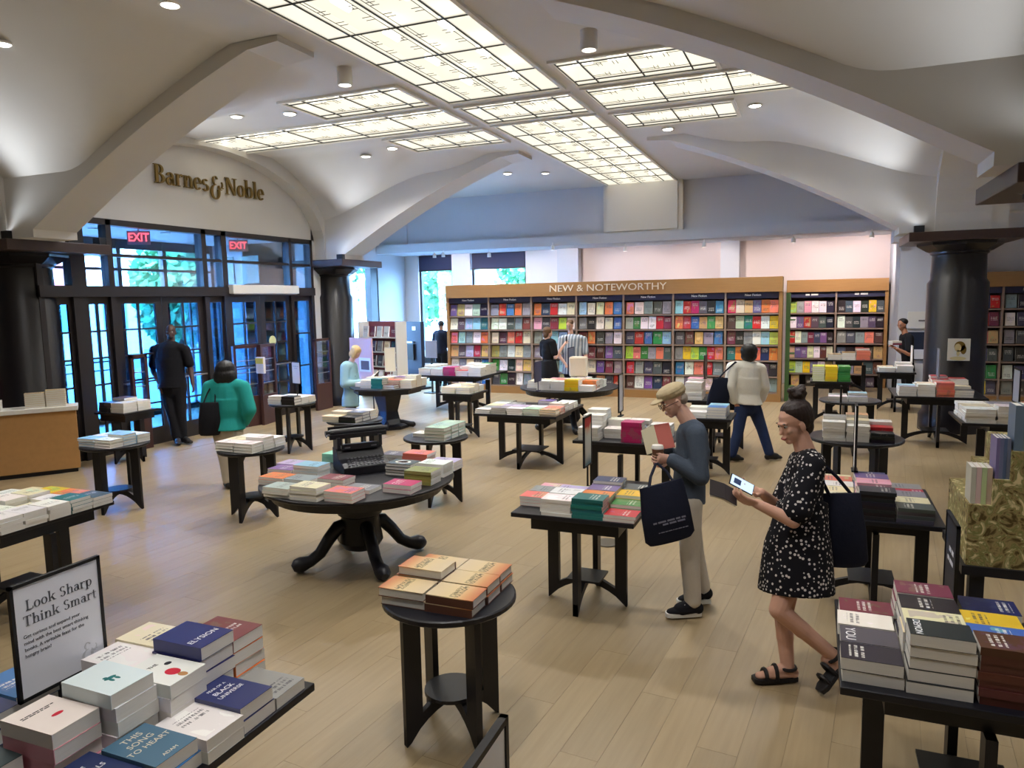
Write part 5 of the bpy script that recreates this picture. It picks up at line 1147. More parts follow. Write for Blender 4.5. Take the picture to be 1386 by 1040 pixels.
# marbled display block at the right edge -----------------------------------
def marble_mat():
    mt = mat('marbled_paper', srgb(120, 104, 62), .6, .3); nt = mt.node_tree; b = nt.nodes['Principled BSDF']; tc = nt.nodes.new('ShaderNodeTexCoord'); nz = nt.nodes.new('ShaderNodeTexNoise'); nz.inputs['Scale'].default_value = 11; nz.inputs['Distortion'].default_value = 2.2; nz.inputs['Detail'].default_value = 4
    cr = nt.nodes.new('ShaderNodeValToRGB'); e = cr.color_ramp.elements; e[0].position = .36; e[0].color = srgb(84, 70, 36); e[1].position = .64; e[1].color = srgb(224, 208, 160)
    n = e.new(.48); n.color = srgb(164, 146, 98); n = e.new(.54); n.color = srgb(124, 126, 72)
    nt.links.new(tc.outputs['Object'], nz.inputs[0]); nt.links.new(nz.outputs[0], cr.inputs[0]); nt.links.new(cr.outputs[0], b.inputs['Base Color']); return mt
YD = 4.48
z1 = PY(1325, 684, YD).z; z2 = PY(1352, 650, YD).z; z3 = PY(1378, 612, YD).z; xa = PY(1309, 720, YD).x; xb = PY(1343, 684, YD).x; xc = PY(1368, 650, YD).x; xd = xc+.55
zb = PY(1340, 768, YD).z
t = thing('display_stand', 'stepped display block covered in gold marbled paper at the right edge', 'display stand', (0, 0, 0))
MB().prism([(xa, zb), (xd, zb), (xd, z3), (xc, z3), (xc, z2), (xb, z2), (xb, z1), (xa, z1)], 'y', YD, YD+.62).build('marbled_block', marble_mat(), t)
MB().box(xa-.02, xd+.02, YD-.02, YD+.64, zb-.05, zb).build('base_tray', M['black_wood'], t)
for x, y in ((xa+.06, YD+.05), (xa+.06, YD+.57), (xd-.06, YD+.05), (xd-.06, YD+.57)): MB().box(x-.035, x+.035, y-.035, y+.035, 0, zb-.05).build('leg', M['black_wood'], t)
for step, (x0, x1, z, col, n, h) in enumerate([(xa+.01, xb, z1, (214, 196, 168), 4, .20), (xb+.01, xc, z2, (112, 130, 158), 4, .22), (xc+.01, xc+.22, z3, (104, 130, 160), 5, .24)]):
    for k in range(n):
        th = (x1-x0)/n; o = bpy.data.objects.new('standing_book', BM[1, 'one']); link(o); o.scale = (h, .15, th*.96)
        o.rotation_euler = Matrix(((0, 0, 1), (0, 1, 0), (-1, 0, 0))).to_euler(); o.location = (x0+k*th, YD+.10, z+h/2)
        rgb = tuple(max(0, min(255, c+random.uniform(-22, 22))) for c in col); o.color = srgb(*rgb)
        tag(o, '%s upright book from left on the %s step of the marbled stand' % (ORD[k+1], ['lowest', 'middle', 'top'][step]), 'book', 'upright books on the marbled stand')

# security gates and entrance fittings ------------------------------------------
def gate(x0, x1, y, label, h=1.5, rz=0):
    t = thing('security_gate', label, 'gate', ((x0+x1)/2, y, 0), rz, 'security gates at the entrance'); w = (x1-x0)/2
    MB().box(-w, w, -.03, .03, 0, .56).build('wood_panel', M['mahogany'], t, bevel=.006)
    MB().box(-w, -w+.05, -.03, .03, .56, h).build('post', M['mahogany'], t); MB().box(w-.05, w, -.03, .03, .56, h).build('post', M['mahogany'], t); MB().box(-w, w, -.03, .03, h-.05, h).build('top_rail', M['mahogany'], t)
    for z in (.78, 1.0, 1.22): MB().tube([(-w+.05, 0, z), (w-.05, 0, z)], .009).build('rail', M['steel'], t)
    MB().box(-w+.05, w-.05, -.004, .004, .56, h-.05).build('gate_pane', M['glass'], t)
gate(-.15, .15, 0, 'wood and glass security gate right behind the guard'); gate(-.27, .27, 0, 'wood and glass security gate beyond the woman in green'); gate(-.26, .26, 0, 'wood and glass security gate left of the small white sign'); gate(-.26, .26, 0, 'wood and glass security gate against the entrance column')
for o, (x, y, a) in zip([o for o in bpy.data.objects if o.name.startswith('security_gate')], ((-9.77, 8.34, 90), (-9.60, 10.50, 78), (-9.50, 10.95, 100), (-9.58, 12.72, 90))): o.location = (x, y, 0); o.rotation_euler = (0, 0, R(a))
t = thing('door_closer_box', 'long white operator box above the right hand doors', 'door operator', (WALL_L+.03, 11.35, 2.50)); MB().box(0, .12, -.92, .92, -.06, .10).build('operator_cover', M['trim_white'], t, bevel=.01); MB().box(.01, .1, -.88, .88, -.075, -.06).build('operator_rail', M['steel'], t)
M['exit_red'] = emission('exit_red', (1.0, .08, .10), 1.6)
for k, (y, lab) in enumerate(((8.95, 'red EXIT sign over the left hand doors'), (11.2, 'red EXIT sign over the right hand doors'))):
    t = thing('exit_sign', lab, 'exit sign', (-10.25, y, 3.36), R(40)); MB().box(-.17, .17, -.02, .02, -.11, .11).build('sign_box', mat('exit_box', srgb(190, 120, 130), .5, .3), t)
    text('exit_lettering', 'EXIT', .19, M['exit_red'], frame((0, -.021, 0), (1, 0, 0), (0, 0, 1)), t, depth=.002, bold=.004, squash=.8); MB().tube([(0, 0, .11), (0, 0, .19)], .012).build('sign_stem', M['steel'], t)
# yellow and white notices on the doors
for k, (y, z, r_, c, lab) in enumerate([(9.1, 1.5, .09, (206, 214, 210), 'round white sticker on the left hand doors'), (11.6, 1.52, .10, (214, 214, 150), 'round pale yellow sticker on the right hand door')]):
    o = MB().lathe([(.001, 0), (r_, 0), (r_, .004), (.001, .004)], n=24, cap=False).build('door_sticker', mat('sticker', srgb(*c), .5, .3), loc=(WALL_L-.032, y, z)); o.rotation_euler = (0, R(90), 0); tag(o, lab, 'sticker')
t = thing('hand_dispenser', 'white dispenser with yellow label on a gate post', 'dispenser', (-9.36, 10.64, .98)); MB().box(-.09, .09, -.06, .0, 0, .3).build('dispenser_body', M['trim_white'], t, bevel=.01); MB().box(-.085, .085, -.065, -.06, .18, .28).build('dispenser_label', mat('yellow_label', srgb(206, 196, 90), .5, .3), t)
# intercom on the grey pier
t = thing('wall_panel', 'small white control panel on the grey pier', 'panel', (1.98, 17.29, 1.62)); MB().box(-.2, .2, -.02, .01, -.15, .2).build('panel_plate', M['trim_white'], t, bevel=.005); MB().box(0, .16, -.026, -.02, .0, .03).build('panel_slot', M['shelf_back'], t)
t = thing('pier_poster', 'dark blue poster low on the grey pier', 'poster', (2.02, 17.28, 1.12)); MB().box(-.22, .2, -.015, .01, -.3, .28).build('poster_print', M['kiosk'], t); MB().box(-.1, .18, -.02, -.015, -.28, -.08).build('poster_strip', M['card'], t)
# floor outlet disc
o = MB().lathe([(.001, 0), (.12, 0), (.12, .006), (.10, .009), (.001, .009)], n=32, cap=False).build('floor_disc', mat('floor_disc', srgb(86, 80, 68), .5, .4), loc=tuple(PZ(822, 735, .006))); tag(o, 'round grey floor outlet cover behind the square table', 'floor outlet')

# shop name on the lunette wall ------------------------------------------------
nm = thing('wall_sign', 'brass shop name letters on the plaster wall over the doors', 'sign', (WALL_L, 0, 0))
pL, pR = PX(207, 255, WALL_L), PX(356, 275, WALL_L); name_txt = 'Barnes & Noble'; NS = .44
adv = lambda c: .07 if c == ' ' else GLYPH[c][1]
nsq = (pR.y-pL.y)/(sum(adv(c) for c in name_txt)*NS); cur = pL.y
for ch in name_txt:
    if ch != ' ':
        sz = NS*(1.12 if ch == '&' else 1.0)
        o = glyph_mb(ch, sz, .035, nsq/(1.12 if ch == '&' else 1.0)).build('letter', M['brass'], nm); o.matrix_local = frame((.02, cur, 4.215-(.07 if ch == '&' else 0)), (0, 1, 0), (0, 0, 1))
    cur += adv(ch)*NS*nsq
# ================================================================ people
M['skin'] = mat('skin', srgb(206, 160, 138), .55, .35, var=.05, scale=30); M['skin_pale'] = mat('skin_pale', srgb(216, 172, 152), .55, .35, var=.05, scale=30); M['skin_dark'] = mat('skin_dark', srgb(74, 50, 42), .5, .4); M['skin_tan'] = mat('skin_tan', srgb(170, 118, 92), .55, .35)
M['hair_dark'] = mat('hair_dark', srgb(44, 32, 30), .5, .4, var=.3, scale=30, bump=.6, bscale=70, stretch=(1, 1, .3)); M['hair_black'] = mat('hair_black', srgb(20, 18, 20), .45, .4, var=.3, scale=30, bump=.6, bscale=70, stretch=(1, 1, .3)); M['hair_blond'] = mat('hair_blond', srgb(206, 176, 122), .5, .4, var=.2, scale=30, bump=.6, bscale=70, stretch=(1, 1, .3)); M['hair_brown'] = mat('hair_brown', srgb(104, 76, 54), .5, .4, var=.3, scale=30, bump=.5, bscale=70)
M['sweater'] = mat('sweater', srgb(74, 84, 98), .9, .2, var=.08, scale=20, bump=.3, bscale=90); M['khaki'] = mat('khaki_cloth', srgb(198, 190, 176), .9, .2, var=.05, scale=12, bump=.2, bscale=30); M['denim'] = mat('denim', srgb(40, 52, 84), .9, .2, var=.15, scale=14, bump=.2, bscale=60); M['cap_cloth'] = mat('cap_cloth', srgb(196, 180, 146), .9, .15, var=.08, scale=30, bump=.3, bscale=120)
M['black_cloth'] = mat('black_cloth', srgb(20, 20, 26), .85, .25, var=.15, scale=14, bump=.2, bscale=40); M['navy_cloth'] = mat('navy_cloth', srgb(24, 28, 46), .85, .25, var=.15, scale=14, bump=.2, bscale=40); M['white_jacket'] = mat('white_jacket', srgb(226, 222, 210), .9, .2, var=.05, scale=14, bump=.35, bscale=40); M['teal_cloth'] = mat('teal_cloth', srgb(38, 146, 140), .9, .2, var=.1, scale=10, bump=.2, bscale=30); M['beige_cloth'] = mat('beige_cloth', srgb(176, 166, 150), .9, .2, var=.05, scale=14); M['sky_cloth'] = mat('sky_cloth', srgb(150, 186, 196), .9, .2, var=.05, scale=10, bump=.2, bscale=40); M['pink_cloth'] = mat('pink_cloth', srgb(190, 76, 104), .9, .2, var=.05, scale=10)
M['rubber'] = mat('rubber_white', srgb(226, 224, 216), .6, .3); M['leather'] = mat('black_leather', srgb(24, 22, 24), .5, .4)
def dot_mat():
    mt = mat('dotted_cloth', srgb(22, 22, 28), .9, .2); nt = mt.node_tree; b = nt.nodes['Principled BSDF']; tc = nt.nodes.new('ShaderNodeTexCoord'); vo = nt.nodes.new('ShaderNodeTexVoronoi'); vo.inputs['Scale'].default_value = 42; vo.inputs['Randomness'].default_value = .75
    g = nt.nodes.new('ShaderNodeMath'); g.operation = 'LESS_THAN'; g.inputs[1].default_value = .30; mx = nt.nodes.new('ShaderNodeMix'); mx.data_type = 'RGBA'; mx.inputs[6].default_value = srgb(22, 22, 28); mx.inputs[7].default_value = srgb(206, 200, 196)
    nt.links.new(tc.outputs['Object'], vo.inputs[0]); nt.links.new(vo.outputs['Distance'], g.inputs[0]); nt.links.new(g.outputs[0], mx.inputs[0]); nt.links.new(mx.outputs[2], b.inputs['Base Color']); return mt
def stripe_mat():
    mt = mat('striped_cloth', srgb(150, 160, 172), .9, .2); nt = mt.node_tree; b = nt.nodes['Principled BSDF']; tc = nt.nodes.new('ShaderNodeTexCoord'); wv = nt.nodes.new('ShaderNodeTexWave'); wv.inputs['Scale'].default_value = 5; mx = nt.nodes.new('ShaderNodeMix'); mx.data_type = 'RGBA'; mx.inputs[6].default_value = srgb(110, 124, 142); mx.inputs[7].default_value = srgb(196, 202, 208)
    nt.links.new(tc.outputs['Object'], wv.inputs[0]); nt.links.new(wv.outputs[1], mx.inputs[0]); nt.links.new(mx.outputs[2], b.inputs['Base Color']); return mt
M['dots'] = dot_mat(); M['stripes'] = stripe_mat()

def cap(mb, p0, p1, r0, r1, side=None, flat=1.0, n=14):
    """tapered capsule; cross-section radius r along `side`, r*flat across it"""
    p0, p1 = Vector(p0), Vector(p1); ax = p1-p0
    if ax.length < 1e-5: ax = Vector((0, 0, 1e-4))
    t = ax.normalized(); s = Vector(side) if side is not None else t.orthogonal(); s = (s - t*s.dot(t)); s = s.normalized() if s.length > 1e-5 else t.orthogonal().normalized(); w = t.cross(s)
    rings = []
    for k in range(4): a = math.pi/2*(1-k/4); rings.append((p0 - t*r0*math.sin(a)*min(1, flat+.2), r0*math.cos(a)))
    rings.append((p0, r0)); rings.append((p1, r1))
    for k in range(1, 5): a = math.pi/2*k/4; rings.append((p1 + t*r1*math.sin(a)*min(1, flat+.2), r1*math.cos(a)))
    v = []
    for c, r in rings:
        r = max(r, 1e-4)
        for k in range(n): an = 2*math.pi*k/n; v.append(c + s*math.cos(an)*r + w*math.sin(an)*r*flat)
    K = len(rings); fs = [(i*n+k, i*n+(k+1) % n, (i+1)*n+(k+1) % n, (i+1)*n+k) for i in range(K-1) for k in range(n)] + [tuple(range(n))[::-1], tuple(range((K-1)*n, K*n))]
    mb.add(v, fs)
def ell(mb, c, ax, ay, az, n=16):
    c = Vector(c); ax, ay, az = Vector(ax), Vector(ay), Vector(az); k = n//2; v = []
    for i in range(k+1):
        t = math.pi*i/k
        for j in range(n):
            a = 2*math.pi*j/n; v.append(c + ax*max(1e-3, math.sin(t))*math.cos(a) + ay*max(1e-3, math.sin(t))*math.sin(a) - az*math.cos(t))
    mb.add(v, [(i*n+j, i*n+(j+1) % n, (i+1)*n+(j+1) % n, (i+1)*n+j) for i in range(k) for j in range(n)] + [tuple(range(n))[::-1], tuple(range(k*n, (k+1)*n))])
def loft(mb, rings, n=28):
    """rings: (centre, side vec*r, fwd vec*r); flat ends"""
    v = []
    for c, s, f in rings:
        for k in range(n): a = 2*math.pi*k/n; v.append(Vector(c)+Vector(s)*math.cos(a)+Vector(f)*math.sin(a))
    K = len(rings); mb.add(v, [(i*n+k, i*n+(k+1) % n, (i+1)*n+(k+1) % n, (i+1)*n+k) for i in range(K-1) for k in range(n)] + [tuple(range(n))[::-1], tuple(range((K-1)*n, K*n))])
def voxel(name, mb, mt, parent, vox, sm=4):
    me = bpy.data.meshes.new('tmp'); me.from_pydata(mb.v, [], mb.f); me.update()
    o = bpy.data.objects.new('tmp', me); COL.objects.link(o)
    bm = bmesh.new(); bm.from_mesh(me); bmesh.ops.recalc_face_normals(bm, faces=bm.faces); bm.to_mesh(me); bm.free()
    m = o.modifiers.new('r', 'REMESH'); m.mode = 'VOXEL'; m.voxel_size = vox; m.use_smooth_shade = True
    s = o.modifiers.new('s', 'SMOOTH'); s.factor = .5; s.iterations = sm
    dg = bpy.context.evaluated_depsgraph_get(); me2 = bpy.data.meshes.new_from_object(o.evaluated_get(dg)); me2.name = name
    bpy.data.objects.remove(o); bpy.data.meshes.remove(me)
    me2.materials.clear(); me2.materials.append(mt); me2.polygons.foreach_set('use_smooth', [True]*len(me2.polygons))
    if parent is not None:   # the thing's empty sits at its base
        me2.transform(Matrix.Translation(-Vector(parent.location)))
    ob = bpy.data.objects.new(name, me2); link(ob, parent); return ob
def hand(mb, w, d, nrm, ss, curl, sc=1.0):
    w, d, nrm = Vector(w), Vector(d).normalized(), Vector(nrm); nrm = (nrm-d*nrm.dot(d)).normalized(); sd = d.cross(nrm)*ss
    cap(mb, w-d*.01*sc, w+d*.03*sc, .026*sc, .034*sc, sd, .55); cap(mb, w+d*.03*sc, w+d*.075*sc, .036*sc, .038*sc, sd, .42)
    ends = []
    for i, L in enumerate((.070, .079, .074, .058)):
        p = w + d*.082*sc + sd*(1.5-i)*.0212*sc; v = d.copy(); ang = 0
        for k, fr in enumerate((.45, .31, .24)):
            ang += curl*(R(40) if k == 0 else R(48)); v = d*math.cos(ang)+nrm*math.sin(ang); q = p+v*L*fr*sc
            cap(mb, p, q, (.0086-.0006*k)*sc, (.0080-.0008*k)*sc, n=8); p = q
        ends.append(p)
    p = w + d*.022*sc + sd*.03*sc; v = (d*.65+sd*.75+nrm*.25).normalized(); q = p+v*.04*sc; cap(mb, p, q, .014*sc, .0115*sc, n=8); v2 = (d*.85+sd*.25+nrm*(.3+.5*curl)).normalized(); cap(mb, q, q+v2*.034*sc, .0112*sc, .009*sc, n=8)
    return ends
def head(mb, c, f, u, s, jaw=1.0):
    c, f = Vector(c), Vector(f).normalized(); u = Vector(u); u = (u-f*u.dot(f)).normalized(); sd = f.cross(u)
    ell(mb, c+u*.034*s-f*.012*s, sd*.074*s, f*.096*s, u*.092*s); ell(mb, c-u*.03*s+f*.026*s, sd*.060*s, f*.062*s, u*.082*s*jaw)
    ell(mb, c-u*.092*s*jaw+f*.056*s, sd*.026*s, f*.026*s, u*.022*s); cap(mb, c+f*.080*s+u*.006*s, c+f*.100*s-u*.030*s, .008*s, .0115*s, n=8)
    ell(mb, c+f*.079*s+u*.026*s, sd*.05*s, f*.016*s, u*.010*s); ell(mb, c+f*.086*s-u*.060*s, sd*.024*s, f*.014*s, u*.008*s); ell(mb, c+f*.084*s-u*.073*s, sd*.020*s, f*.014*s, u*.009*s)
    ell(mb, c+f*.06*s-u*.02*s+sd*.036*s, sd*.022*s, f*.022*s, u*.024*s); ell(mb, c+f*.06*s-u*.02*s-sd*.036*s, sd*.022*s, f*.022*s, u*.024*s)
    for q in (-1, 1): ell(mb, c+sd*q*.076*s-f*.012*s-u*.018*s, (sd*.3*q+f*.2).normalized()*.010*s, f*.020*s, u*.032*s)
    return sd
class Person:
    def __init__(p, label, gx, gy, vox=.012, dy=0.0):
        p.G = PZ(gx, gy); p.k0 = (p.G-Vector((0, 0, CAM_H))).dot(CF); p.vox = vox
        p.t = thing('person', label, 'person', p.G)
        fl = Vector((CF.x, CF.y, 0)).normalized(); p.F = fl; p.Rt = Vector((CR.x, CR.y, 0)).normalized(); p.U = Vector((0, 0, 1))
    def J(p, x, y, dd=0.0): return Vector((0, 0, CAM_H)) + ray(x, y)*(p.k0-dd)
    def dirv(p, r=0, f=0, u=0): return (p.Rt*r+p.F*f+p.U*u).normalized()
    def mk(p, name, mb, mt, sm=4, vox=None): return voxel(name, mb, mt, p.t, vox or p.vox, sm)
def limb(mb, a, b, c, r, inf=0.0):
    cap(mb, a, b, r[0]+inf, r[1]+inf); cap(mb, b, c, r[1]+inf, r[2]+inf)
def foot(mb, an, toe, s=1.0, inf=0.0):
    an, toe = Vector(an), Vector(toe); d = (toe-an); dz = d.copy(); sd = Vector((-d.y, d.x, 0)).normalized()
    heel = an - Vector((d.x, d.y, 0)).normalized()*.03*s; heel.z -= .03*s
    cap(mb, an, heel, .036*s+inf, .036*s+inf); cap(mb, heel, an.lerp(toe, .55)-Vector((0, 0, .012*s)), .034*s+inf, .040*s+inf, sd, .8); cap(mb, an, an.lerp(toe, .6), .036*s+inf, .034*s+inf); cap(mb, an.lerp(toe, .5)-Vector((0, 0, .01*s)), toe, .040*s+inf, .030*s+inf, sd, .62)
def body(p, j, hf, hu, hs=.92, build=1.0, hands=(0.5, 0.5), hn=None, hd=None, female=False, barefoot=False):
    """one continuous body surface from the joints"""
    mb = MB(); B = build; sh = (j['shL']-j['shR']); sd = sh.normalized()
    sdv = head(mb, j['head'], hf, hu, hs); hb = j['head']-Vector(hu).normalized()*.07*hs-Vector(hf).normalized()*.02
    cap(mb, hb, j['neck'], .052*B, .060*B); cap(mb, j['neck'], j['neck'].lerp(j['chest'], .3), .06*B, .09*B, sd, .8)
    cap(mb, j['shL'].lerp(j['neck'], .25), j['shR'].lerp(j['neck'], .25), .062*B, .062*B); hw = (sh.length/2-.01)
    cap(mb, j['neck'].lerp(j['chest'], .45), j['chest'], hw*.86, hw*.88, sd, .66); cap(mb, j['chest'], j['pelvis'].lerp(j['chest'], .35), hw*.86, hw*(.70 if female else .80), sd, .66)
    cap(mb, j['pelvis'].lerp(j['chest'], .35), j['pelvis'], hw*(.70 if female else .80), hw*.86, sd, .70)
    for q in 'LR':
        limb(mb, j['sh'+q], j['el'+q], j['wr'+q], (.050*B, .040*B, .028*B))
        limb(mb, j['hip'+q], j['kn'+q], j['an'+q], (.080*B, .055*B, .038*B)); cap(mb, j['kn'+q].lerp(j['an'+q], .12), j['kn'+q].lerp(j['an'+q], .45), .05*B, .05*B); foot(mb, j['an'+q], j['toe'+q])
        d = (hd or {}).get(q); d = d if d is not None else (j['wr'+q]-j['el'+q]).normalized(); n = (hn or {}).get(q); n = n if n is not None else (Vector((0, 0, -1)) if abs(d.z) < .8 else -sd if q == 'L' else sd)
        ss = 1 if q == 'L' else -1
        hand(mb, j['wr'+q], d, n, ss, hands[0 if q == 'L' else 1])
    return mb
def torso(j, inf, sleeves=2, hem=0.0, female=False, B=1.0, flare=1.0):
    mb = MB(); sh = (j['shL']-j['shR']); sd = sh.normalized(); hw = sh.length/2-.01
    cap(mb, j['shL'].lerp(j['neck'], .28), j['shR'].lerp(j['neck'], .28), .066*B+inf, .066*B+inf); cap(mb, j['neck'].lerp(j['chest'], .5), j['chest'], hw*.88+inf, hw*.9+inf, sd, .68)
    cap(mb, j['neck'].lerp(j['chest'], .12), j['neck'].lerp(j['chest'], .4), .07*B+inf, .10*B+inf, sd, .8)
    ax = (j['pelvis']-j['chest']); f = Vector((0, 0, 1)).cross(sd); e = j['pelvis']+ax.normalized()*hem
    wmid = hw*(.74 if female else .84)+inf
    loft(mb, [(j['chest']+ax*-.05, sd*(hw*.9+inf), f*(hw*.62+inf)), (j['chest']+ax*.35, sd*(hw*.86+inf), f*(hw*.6+inf)), (j['chest']+ax*.65, sd*wmid, f*(wmid*.72)), (j['pelvis'], sd*(hw*.90+inf)*flare, f*(hw*.66+inf)*flare), (e, sd*(hw*.93+inf)*flare, f*(hw*.70+inf)*flare)])
    for q in 'LR':
        if sleeves == 2: limb(mb, j['sh'+q], j['el'+q], j['el'+q].lerp(j['wr'+q], .93), (.056*B, .047*B, .036*B), inf)
        elif sleeves == 1: cap(mb, j['sh'+q], j['sh'+q].lerp(j['el'+q], .72), .058*B+inf, .054*B+inf)
    return mb
def trousers(j, inf, B=1.0, end=.93):
    mb = MB(); sh = (j['shL']-j['shR']); sd = sh.normalized(); hw = sh.length/2-.01
    cap(mb, j['pelvis'].lerp(j['chest'], .12), j['pelvis'].lerp((j['hipL']+j['hipR'])/2, .6), hw*.84+inf, hw*.84+inf, sd, .72)
    for q in 'LR':
        limb(mb, j['hip'+q], j['kn'+q], j['kn'+q].lerp(j['an'+q], end), (.086*B, .062*B, .052*B), inf)
    return mb
def shoes(p, j, mt, sole=None, s=1.0):
    for q in 'LR':
        mb = MB(); foot(mb, j['an'+q], j['toe'+q], s, .009); o = p.mk('shoe', mb, mt, 3, min(p.vox, .01))
        if sole:
            a, t = j['an'+q], j['toe'+q]; d = Vector((t.x-a.x, t.y-a.y, 0)); L = d.length; d.normalize(); sd = Vector((-d.y, d.x, 0)); mb = MB(); zz = min(a.z-.075, t.z-.03)
            c = a-d*.05; pts = [(-.005, .03), (.06, .036), (.13, .040), (L+.05, .042), (L+.082, .03), (L+.09, 0)]
            poly = [c+d*u+sd*w for u, w in pts]+[c+d*u-sd*w for u, w in reversed(pts[:-1])]
            n = len(poly); mb.add([Vector((q_.x, q_.y, max(zz, .004))) for q_ in poly]+[Vector((q_.x, q_.y, max(zz, .004)+.032)) for q_ in poly], [tuple(range(n))[::-1], tuple(range(n, 2*n))]+[(i, (i+1) % n, n+(i+1) % n, n+i) for i in range(n)])
            mb.v = [tuple(Vector(v)-p.G) for v in mb.v]; so = mb.build('shoe_sole', sole, p.t, bevel=.004)
def eyes(p, c, f, u, s, iris=(40, 30, 24)):
    c, f = Vector(c), Vector(f).normalized(); u = Vector(u); u = (u-f*u.dot(f)).normalized(); sd = f.cross(u)
    for q in (-1, 1):
        mb = MB(); ell(mb, c+f*.075*s+u*.010*s+sd*q*.032*s-p.G, sd*.013*s, f*.010*s, u*.008*s, 12); e = mb.build('eye', M['rubber'], p.t, smooth=True)
        mb = MB(); ell(mb, c+f*.083*s+u*.009*s+sd*q*.033*s-p.G, sd*.006*s, f*.004*s, u*.007*s, 10); mb.build('iris', M['black'], e, smooth=True)
        mb = MB(); ell(mb, c+f*.083*s+u*.030*s+sd*q*.034*s-p.G, sd*.020*s, f*.006*s, u*.004*s, 10); mb.build('eyebrow', M['hair_dark'], p.t, smooth=True)
def jd(p, **k): return {a: p.J(*b) for a, b in k.items()}
def tote(label, top, w, h, d, ang, mt, strap_to, strap_mat=None, name='tote_bag', slant=0.0):
    """soft bag hanging below `top` with a strap loop up to `strap_to`"""
    top = Vector(top); t = thing(name, label, 'bag', top-Vector((0, 0, h)), ang); mb = MB()
    a = Vector((1, 0, 0)); f = Vector((0, 1, 0))
    loft(mb, [((slant, 0, 0), a*w*.42, f*d*.35), ((slant*.9, 0, .03), a*w*.5, f*d*.5), ((slant*.5, 0, h*.5), a*w*.49, f*d*.45), ((0, 0, h*.92), a*w*.44, f*d*.25), ((0, 0, h), a*w*.43, f*d*.12)], 24)
    mb.build('bag_body', mt, t, smooth=True)
    inv = Matrix.Rotation(-ang, 3, 'Z'); s = inv @ (Vector(strap_to)-t.location)
    for q in (-1, 1):
        q0 = Vector((q*w*.25, q*.01, h*.97)); mid = q0.lerp(s, .5)+Vector((q*.015, 0, 0)); MB().tube([q0, mid, s+Vector((q*.006, 0, 0))], .010, n=6).build('strap', strap_mat or mt, t)
    return t

# --- man with the flat cap --------------------------------------------------
p = Person('man in a beige flat cap, slate sweater and khaki trousers reading with coffee', 932, 828, .0046)
hf = p.dirv(-.90, -.10, -.42); hu = p.dirv(-.42, 0, .9)
j = jd(p, head=(911, 543), neck=(935, 576), chest=(938, 612), pelvis=(930, 672), shL=(942, 588, .19), elL=(948, 646, .23), wrL=(908, 622, .17), shR=(932, 586, -.17), elR=(928, 640, -.19), wrR=(903, 611, -.02),
       hipL=(933, 682, .09), knL=(934, 756, .10), anL=(938, 818, .11), toeL=(908, 830, .11), hipR=(928, 680, -.09), knR=(940, 748, -.09), anR=(951, 798, -.10), toeR=(923, 808, -.10))
for q in 'LR': j['an'+q].z = max(j['an'+q].z, .085); j['toe'+q].z = .045
hdL = p.dirv(-1, -.15, .12); hdR = p.dirv(-.9, .3, .25)
p.mk('body', body(p, j, hf, hu, .93, 1.0, (.75, .55), hn={'L': p.dirv(-.1, .95, .1), 'R': p.dirv(-.2, -.6, .5)}, hd={'L': hdL, 'R': hdR}), M['skin_pale'], 2)
p.mk('sweater', torso(j, .016, 2, .05), M['sweater'], 6, .009); p.mk('trousers', trousers(j, .008), M['khaki'], 5, .009); shoes(p, j, M['black_cloth'], M['rubber'])
for q in 'LR':
    a, t_ = j['an'+q], j['toe'+q]; mb = MB()
    for k in range(4):
        c = a.lerp(t_, .42+.13*k)+Vector((0, 0, .028-.006*k)); sd = Vector((-(t_-a).y, (t_-a).x, 0)).normalized(); mb.tube([c-sd*.03-p.G, c+Vector((0, 0, .012))-p.G, c+sd*.03-p.G], .005, n=5)
    mb.build('shoelace', M['rubber'], p.t)
eyes(p, j['head'], hf, hu, .93)
mb = MB(); f, u = hf, (hu-hf*hu.dot(hf)).normalized(); sd = f.cross(u); c = j['head']
ell(mb, c+u*.075-f*.012, sd*.086, f*.112, u*.052); ell(mb, c+u*.055-f*.02, sd*.083, f*.104, u*.05); ell(mb, c+u*.048+f*.105, sd*.062, f*.058, u*.013); p.mk('flat_cap', mb, M['cap_cloth'], 4)
mb = MB()
for q in (-1, 1):
    cc = c+f*.098-u*.004+sd*q*.034-p.G; mb.tube([cc+sd*.024*math.cos(a)+u*.019*math.sin(a) for a in [2*math.pi*k/14 for k in range(15)]], .0022, n=5); mb.tube([cc+sd*q*.024, c+sd*q*.074+f*.06-p.G, c+sd*q*.078-f*.015-p.G], .0025, n=5)
mb.build('glasses', M['mahogany'], p.t)
mb = MB(); ell(mb, c-u*.005-f*.062, sd*.066, f*.045, u*.055); p.mk('hair', mb, mat('hair_grey', srgb(170, 160, 148), .6, .3, bump=.4, bscale=90), 3)
